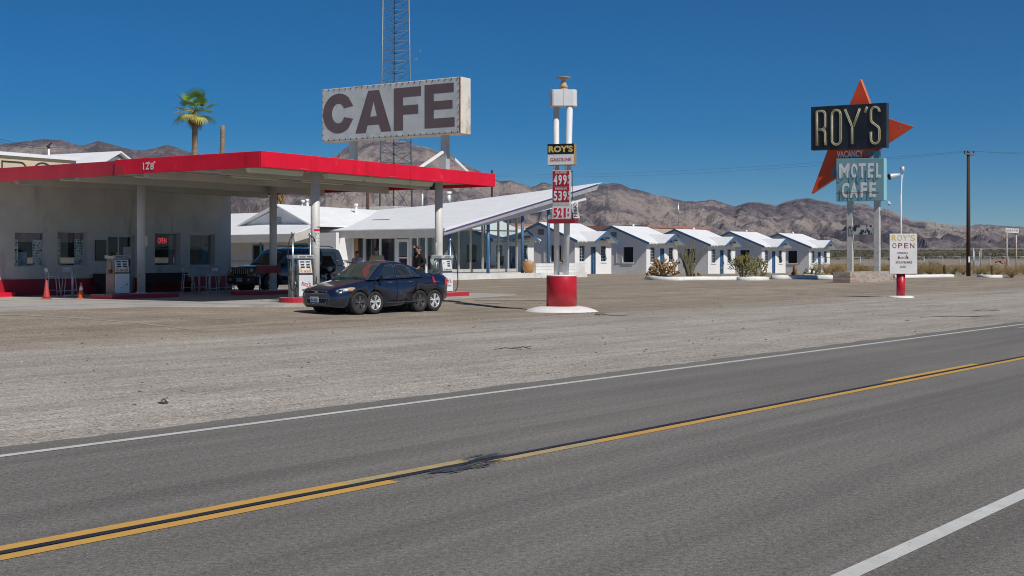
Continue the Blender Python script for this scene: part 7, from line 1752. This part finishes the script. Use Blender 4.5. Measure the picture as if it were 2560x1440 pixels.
# ---- white car mostly hidden by the shop corner
wn = Vector(((585 - CX) * 66 / F, 66, gz((585 - CX) * 66 / F, 66)))
lowW = [(0, .3, .6, .7), (.1, .22, .70, .88), (.5, .2, .82, .97), (1.2, .2, .95, 1), (3.2, .2, 1.0, 1), (4.3, .24, 1.02, .97), (4.55, .4, .95, .85)]
vehicle('white_car', 'white car mostly hidden behind the right corner of the shop', 'car', wn + Vector((.75, .1, 0)), radians(8), lowW, 1.78, [(1.2, .95), (1.9, 1.4), (2.3, 1.45), (3.0, 1.42), (3.8, 1.03)], (.85, 3.5), .32, pm('car_white', (.78, .79, .8), (.74, .75, .76), 2, .25, coat=1.0), [(0, .97), (5, 1.02)],
    [(1.6, 2.4, 2.0, 2.4, .12, .88), (2.48, 3.4, 2.48, 3.1, .12, .88)], [(1.28, 1.85, 'windscreen', M_wsh), (3.7, 3.05, 'rear_window', M_cgl)])
# ---- black touring motorcycle behind the front column
mp_ = on(806, 51.5); mp_.z = PADZ
mc = thing('motorcycle', 'black touring motorcycle standing behind the front canopy column', 'motorcycle', mp_, radians(-62))
for x in (.78, -.78):
    m = MB(); m.lathe([(.2, -.07), (.31, -.06), (.33, 0), (.31, .06), (.2, .07)], (0, 0, 0), 26); m.v = [(x + a, c, .33 + b) for a, b, c in m.v]; wh = m.build('wheel', M_tyre, mc)
    m = MB(); m.lathe([(.205, -.03), (.205, .03)], (0, 0, 0), 22)
    for k in range(6): a = k * pi / 3; m.beam((0, 0, 0), (cos(a) * .2, sin(a) * .2, 0), .03, .03)
    m.v = [(x + a, c, .33 + b) for a, b, c in m.v]; m.build('rim', M_chr, wh)
m = MB(); m.blob((.05, 0, .45), (.3, .2, .22), 2, .25); m.tube([(.1, .0, .5), (.2, 0, .8)], .12, 8); m.build('engine', M_steel, mc)
m = MB(); m.blob((.18, 0, .9), (.33, .19, .17), 3, .08); m.build('fuel_tank', M_blackgl, mc)
m = MB(); m.blob((.68, 0, 1.05), (.22, .34, .26), 3, .12); m.hull8([(.6, -.25, 1.2), (.72, -.25, 1.2), (.72, .25, 1.2), (.6, .25, 1.2), (.42, -.18, 1.5), (.46, -.18, 1.5), (.46, .18, 1.5), (.42, .18, 1.5)]); m.build('fairing', M_blackgl, mc)
m = MB(); m.blob((-.35, 0, .82), (.38, .18, .1), 2, .1); m.blob((-.72, 0, 1.0), (.1, .2, .2), 2, .1); m.build('seat', M_black, mc, 0)
for sg in (1, -1):
    m = MB(); m.blob((-.75, sg * .3, .62), (.32, .12, .2), 2, .06); m.build('pannier', M_blackgl, mc)
    m = MB(); m.tube([(.1, sg * .16, .3), (-.4, sg * .22, .28), (-1.15, sg * .26, .33)], [.04, .045, .05], 8); m.build('exhaust', M_chr, mc)
    m = MB(); m.tube([(.55, 0, 1.15), (.5, sg * .25, 1.22), (.3, sg * .42, 1.16)], .018, 6); m.blob((.52, sg * .42, 1.32), (.03, .08, .06), 1, 0); m.build('handlebar', M_chr, mc)
    m = MB(); m.tube([(.62, sg * .1, 1.1), (.8, sg * .1, .33)], .03, 8); m.build('fork', M_chr, mc)
m = MB(); m.blob((.86, 0, .98), (.09, .11, .11), 2, 0); m.build('headlight', M_head, mc); m = MB(); m.blob((-1.12, 0, .78), (.05, .1, .05), 2, 0); m.build('tail_light', M_tail, mc)
m = MB(); m.blob((.78, 0, .64), (.22, .09, .12), 2, 0); m.build('mudguard', M_blackgl, mc)
# ================================================================== people
def skin_mesh(name, verts, edges, rad, mat, parent, sub=2, root=0):
    me = bpy.data.meshes.new(name); me.from_pydata(verts, edges, []); o = bpy.data.objects.new(name, me); COL.objects.link(o)
    md = o.modifiers.new('skin', 'SKIN'); md.use_smooth_shade = True
    for i, r in enumerate(rad):
        d = me.skin_vertices[0].data[i]; d.radius = r if isinstance(r, tuple) else (r, r); d.use_root = (i == root)
    sb = o.modifiers.new('sub', 'SUBSURF'); sb.levels = sub; sb.render_levels = sub
    bpy.context.view_layer.update(); solid(o); o.data.materials.clear(); o.data.materials.append(mat)
    for p in o.data.polygons: p.use_smooth = True
    o.name = name; o.parent = parent; return o
M_skin = pm('skin', (.46, .26, .18), (.4, .22, .15), 6, .55)
def person(label, px, Y, rz, h, shirt, trousers, hair, lh, rh, female=False, look=0.0, hair_long=False, le=None, re=None, beard=None):
    """lh / rh: hand positions in body space (x right, y forward, z up) at 1.75 m"""
    p = on(px, Y); p.z = max(gz(p.x, p.y), PADZ if Y < 54 else 0); t = thing('person', label, 'person', p, rz, 'people talking behind the dark sedan'); k = h / 1.75
    S3 = lambda *a: Vector(a) * k
    shw = .17 if female else .195
    J = {'pel': S3(0, 0, .97), 'wai': S3(0, .0, 1.1), 'che': S3(0, .01, 1.3), 'nek': S3(0, .0, 1.47), 'hdb': S3(0, .02, 1.56)}
    def elbow(sh, hd, sg):
        mid = (sh + hd) / 2; L_ = .29 * k; d = (hd - sh); q = max(.0, L_ ** 2 - (d.length / 2) ** 2) ** .5; o_ = Vector((sg * .6, -.5, -.35)); o_ -= d.normalized() * o_.dot(d.normalized()); return mid + o_.normalized() * q
    sl, sr = S3(-shw, 0, 1.43), S3(shw, 0, 1.43); hl, hr = S3(*lh), S3(*rh); el, er = elbow(sl, hl, -1), elbow(sr, hr, 1)
    V = [J['pel'], J['wai'], J['che'], J['nek'], J['hdb'], sl, el, hl, sr, er, hr, S3(-.1, 0, .9), S3(-.11, .03, .5), S3(-.11, -.01, .09), S3(-.12, .15, .04), S3(.1, 0, .9), S3(.11, .03, .5), S3(.11, -.01, .09), S3(.12, .15, .04)]
    E = [(0, 1), (1, 2), (2, 3), (3, 4), (2, 5), (5, 6), (6, 7), (2, 8), (8, 9), (9, 10), (0, 11), (11, 12), (12, 13), (13, 14), (0, 15), (15, 16), (16, 17), (17, 18)]
    Rr = [(.15, .11), (.145, .105), (.16, .115), .055, .055, .06, .042, .03, .06, .042, .03, .085, .055, .042, .035, .085, .055, .042, .035]
    # head: skull with nose, chin, ears grown from the same skin
    n0 = len(V); V += [S3(0, .035, 1.64), S3(0, .03, 1.72), S3(0, .11, 1.60), S3(0, .135, 1.655)]; E += [(4, n0), (n0, n0 + 1), (n0, n0 + 2), (n0, n0 + 3)]; Rr += [(.078, .095), (.07, .085), .035, .017]
    for sg in (-1, 1): V.append(S3(sg * .085, .02, 1.65)); E.append((n0, len(V) - 1)); Rr.append(.018)
    # hands: palm, four fingers, thumb
    for (hd, eb, i_, sg) in ((hl, el, 7, -1), (hr, er, 10, 1)):
        d = (hd - eb).normalized(); side = d.cross(Vector((0, 1, 0)));  side = side.normalized() if side.length > .1 else Vector((1, 0, 0)); nrm = side.cross(d).normalized()
        V.append(hd + d * .05 * k); pi_ = len(V) - 1; E.append((i_, pi_)); Rr.append((.034, .018))
        for q, (o_, l_) in enumerate(((-.027, .062), (-.009, .072), (.009, .068), (.027, .055))):
            a = hd + d * .085 * k + side * o_ * k; V += [a, a + (d * .8 + nrm * .35) * l_ * .5 * k, a + (d * 1.2 + nrm * .9) * l_ * .7 * k]; m_ = len(V); E += [(pi_, m_ - 3), (m_ - 3, m_ - 2), (m_ - 2, m_ - 1)]; Rr += [.009, .0085, .007]
        a = hd + d * .02 * k; V += [a + side * -.035 * k, a + side * -.05 * k + d * .04 * k + nrm * .015 * k]; m_ = len(V); E += [(pi_, m_ - 2), (m_ - 2, m_ - 1)]; Rr += [.011, .009]
    body = skin_mesh('body', V, E, [tuple(a * k for a in r) if isinstance(r, tuple) else r * k for r in Rr], M_skin, t, 2)
    hc = S3(0, .03, 1.655)
    m = MB()
    for sg in (-1, 1): m.blob(hc + S3(sg * .033, .085, .015), .012 * k, 1, 0)
    m.build('eyes', M_blk_let, t)
    m = MB(); m.tube([hc + S3(-.026, .098, -.05), hc + S3(0, .104, -.052), hc + S3(.026, .098, -.05)], .006 * k, 5); m.build('mouth', pm('lips', (.3, .1, .09)), t)
    m = MB(); m.blob(hc + S3(0, -.02, .045), S3(.094, .115, .085), 3, .1, 0, int(px)); 
    if hair_long: m.blob(hc + S3(0, -.075, -.06), S3(.085, .06, .13), 2, .15, 0, 3)
    m.build('hair', hair, t)
    if beard: m = MB(); m.blob(hc + S3(0, .07, -.085), S3(.05, .045, .045), 2, .2); m.build('beard', beard, t)
    # shirt and trousers are slightly larger shells with clean ends
    sv = [S3(0, 0, .93), S3(0, 0, 1.1), S3(0, .01, 1.3), S3(0, .0, 1.445), sl, sl.lerp(el, .85), sr, sr.lerp(er, .85)]; rr_ = [(.18, .14), (.172, .135), (.195, .155), .082, .088, .068, .088, .068]
    ee = [(0, 1), (1, 2), (2, 3), (2, 4), (4, 5), (2, 6), (6, 7)]
    if le: sv += [el, el.lerp(hl, .9), er, er.lerp(hr, .9)]; rr_ += [.06, .05, .06, .05]; ee += [(5, 8), (8, 9), (7, 10), (10, 11)]
    skin_mesh('shirt', sv, ee, [tuple(a * k for a in r) if isinstance(r, tuple) else r * k for r in rr_], shirt, t, 2)
    skin_mesh('trousers', [S3(0, 0, .98), S3(-.1, 0, .88), S3(-.11, .03, .5), S3(-.11, -.005, .12), S3(.1, 0, .88), S3(.11, .03, .5), S3(.11, -.005, .12)], [(0, 1), (1, 2), (2, 3), (0, 4), (4, 5), (5, 6)], [tuple(a * k for a in r) if isinstance(r, tuple) else r * k for r in [(.165, .125), (.1, .11), .078, .07, (.1, .11), .078, .07]], trousers, t, 2)
    for sg in (-1, 1): m = MB(); m.blob(S3(sg * .115, .06, .045), S3(.052, .14, .05), 2, .05); m.build('shoe', M_dark, t)
    return t
M_jean = pm('jeans', (.05, .07, .13), (.035, .05, .1), 6, .9); M_hbr = pm('brown_hair', (.07, .045, .03), (.1, .065, .04), 20, .7); M_hdk = pm('dark_hair', (.03, .022, .018), (.05, .038, .03), 20, .7)
person('person in a white shirt raising one hand, left behind the dark sedan', 893, 49.5, radians(165), 1.66, pm('lilac_shirt', (.55, .53, .62), (.48, .46, .55), 4, .85), M_jean, M_hbr, (.26, .3, 1.32), (.22, .12, .86), True)
person('person in a beige shirt seen from behind, middle behind the dark sedan', 942, 48.5, radians(5), 1.80, pm('beige_shirt', (.50, .43, .29), (.42, .36, .24), 4, .9), M_jean, M_hdk, (-.3, .1, .85), (.3, .1, .85))
person('person in black pullover holding a hand to the head, right behind the sedan', 1048, 48.0, radians(125), 1.84, pm('black_pullover', (.010, .010, .012), (.016, .016, .018), 4, .9), M_jean, M_hdk, (-.24, .16, 1.02), (.14, .10, 1.72), le=True, hair_long=True, beard=M_hbr)
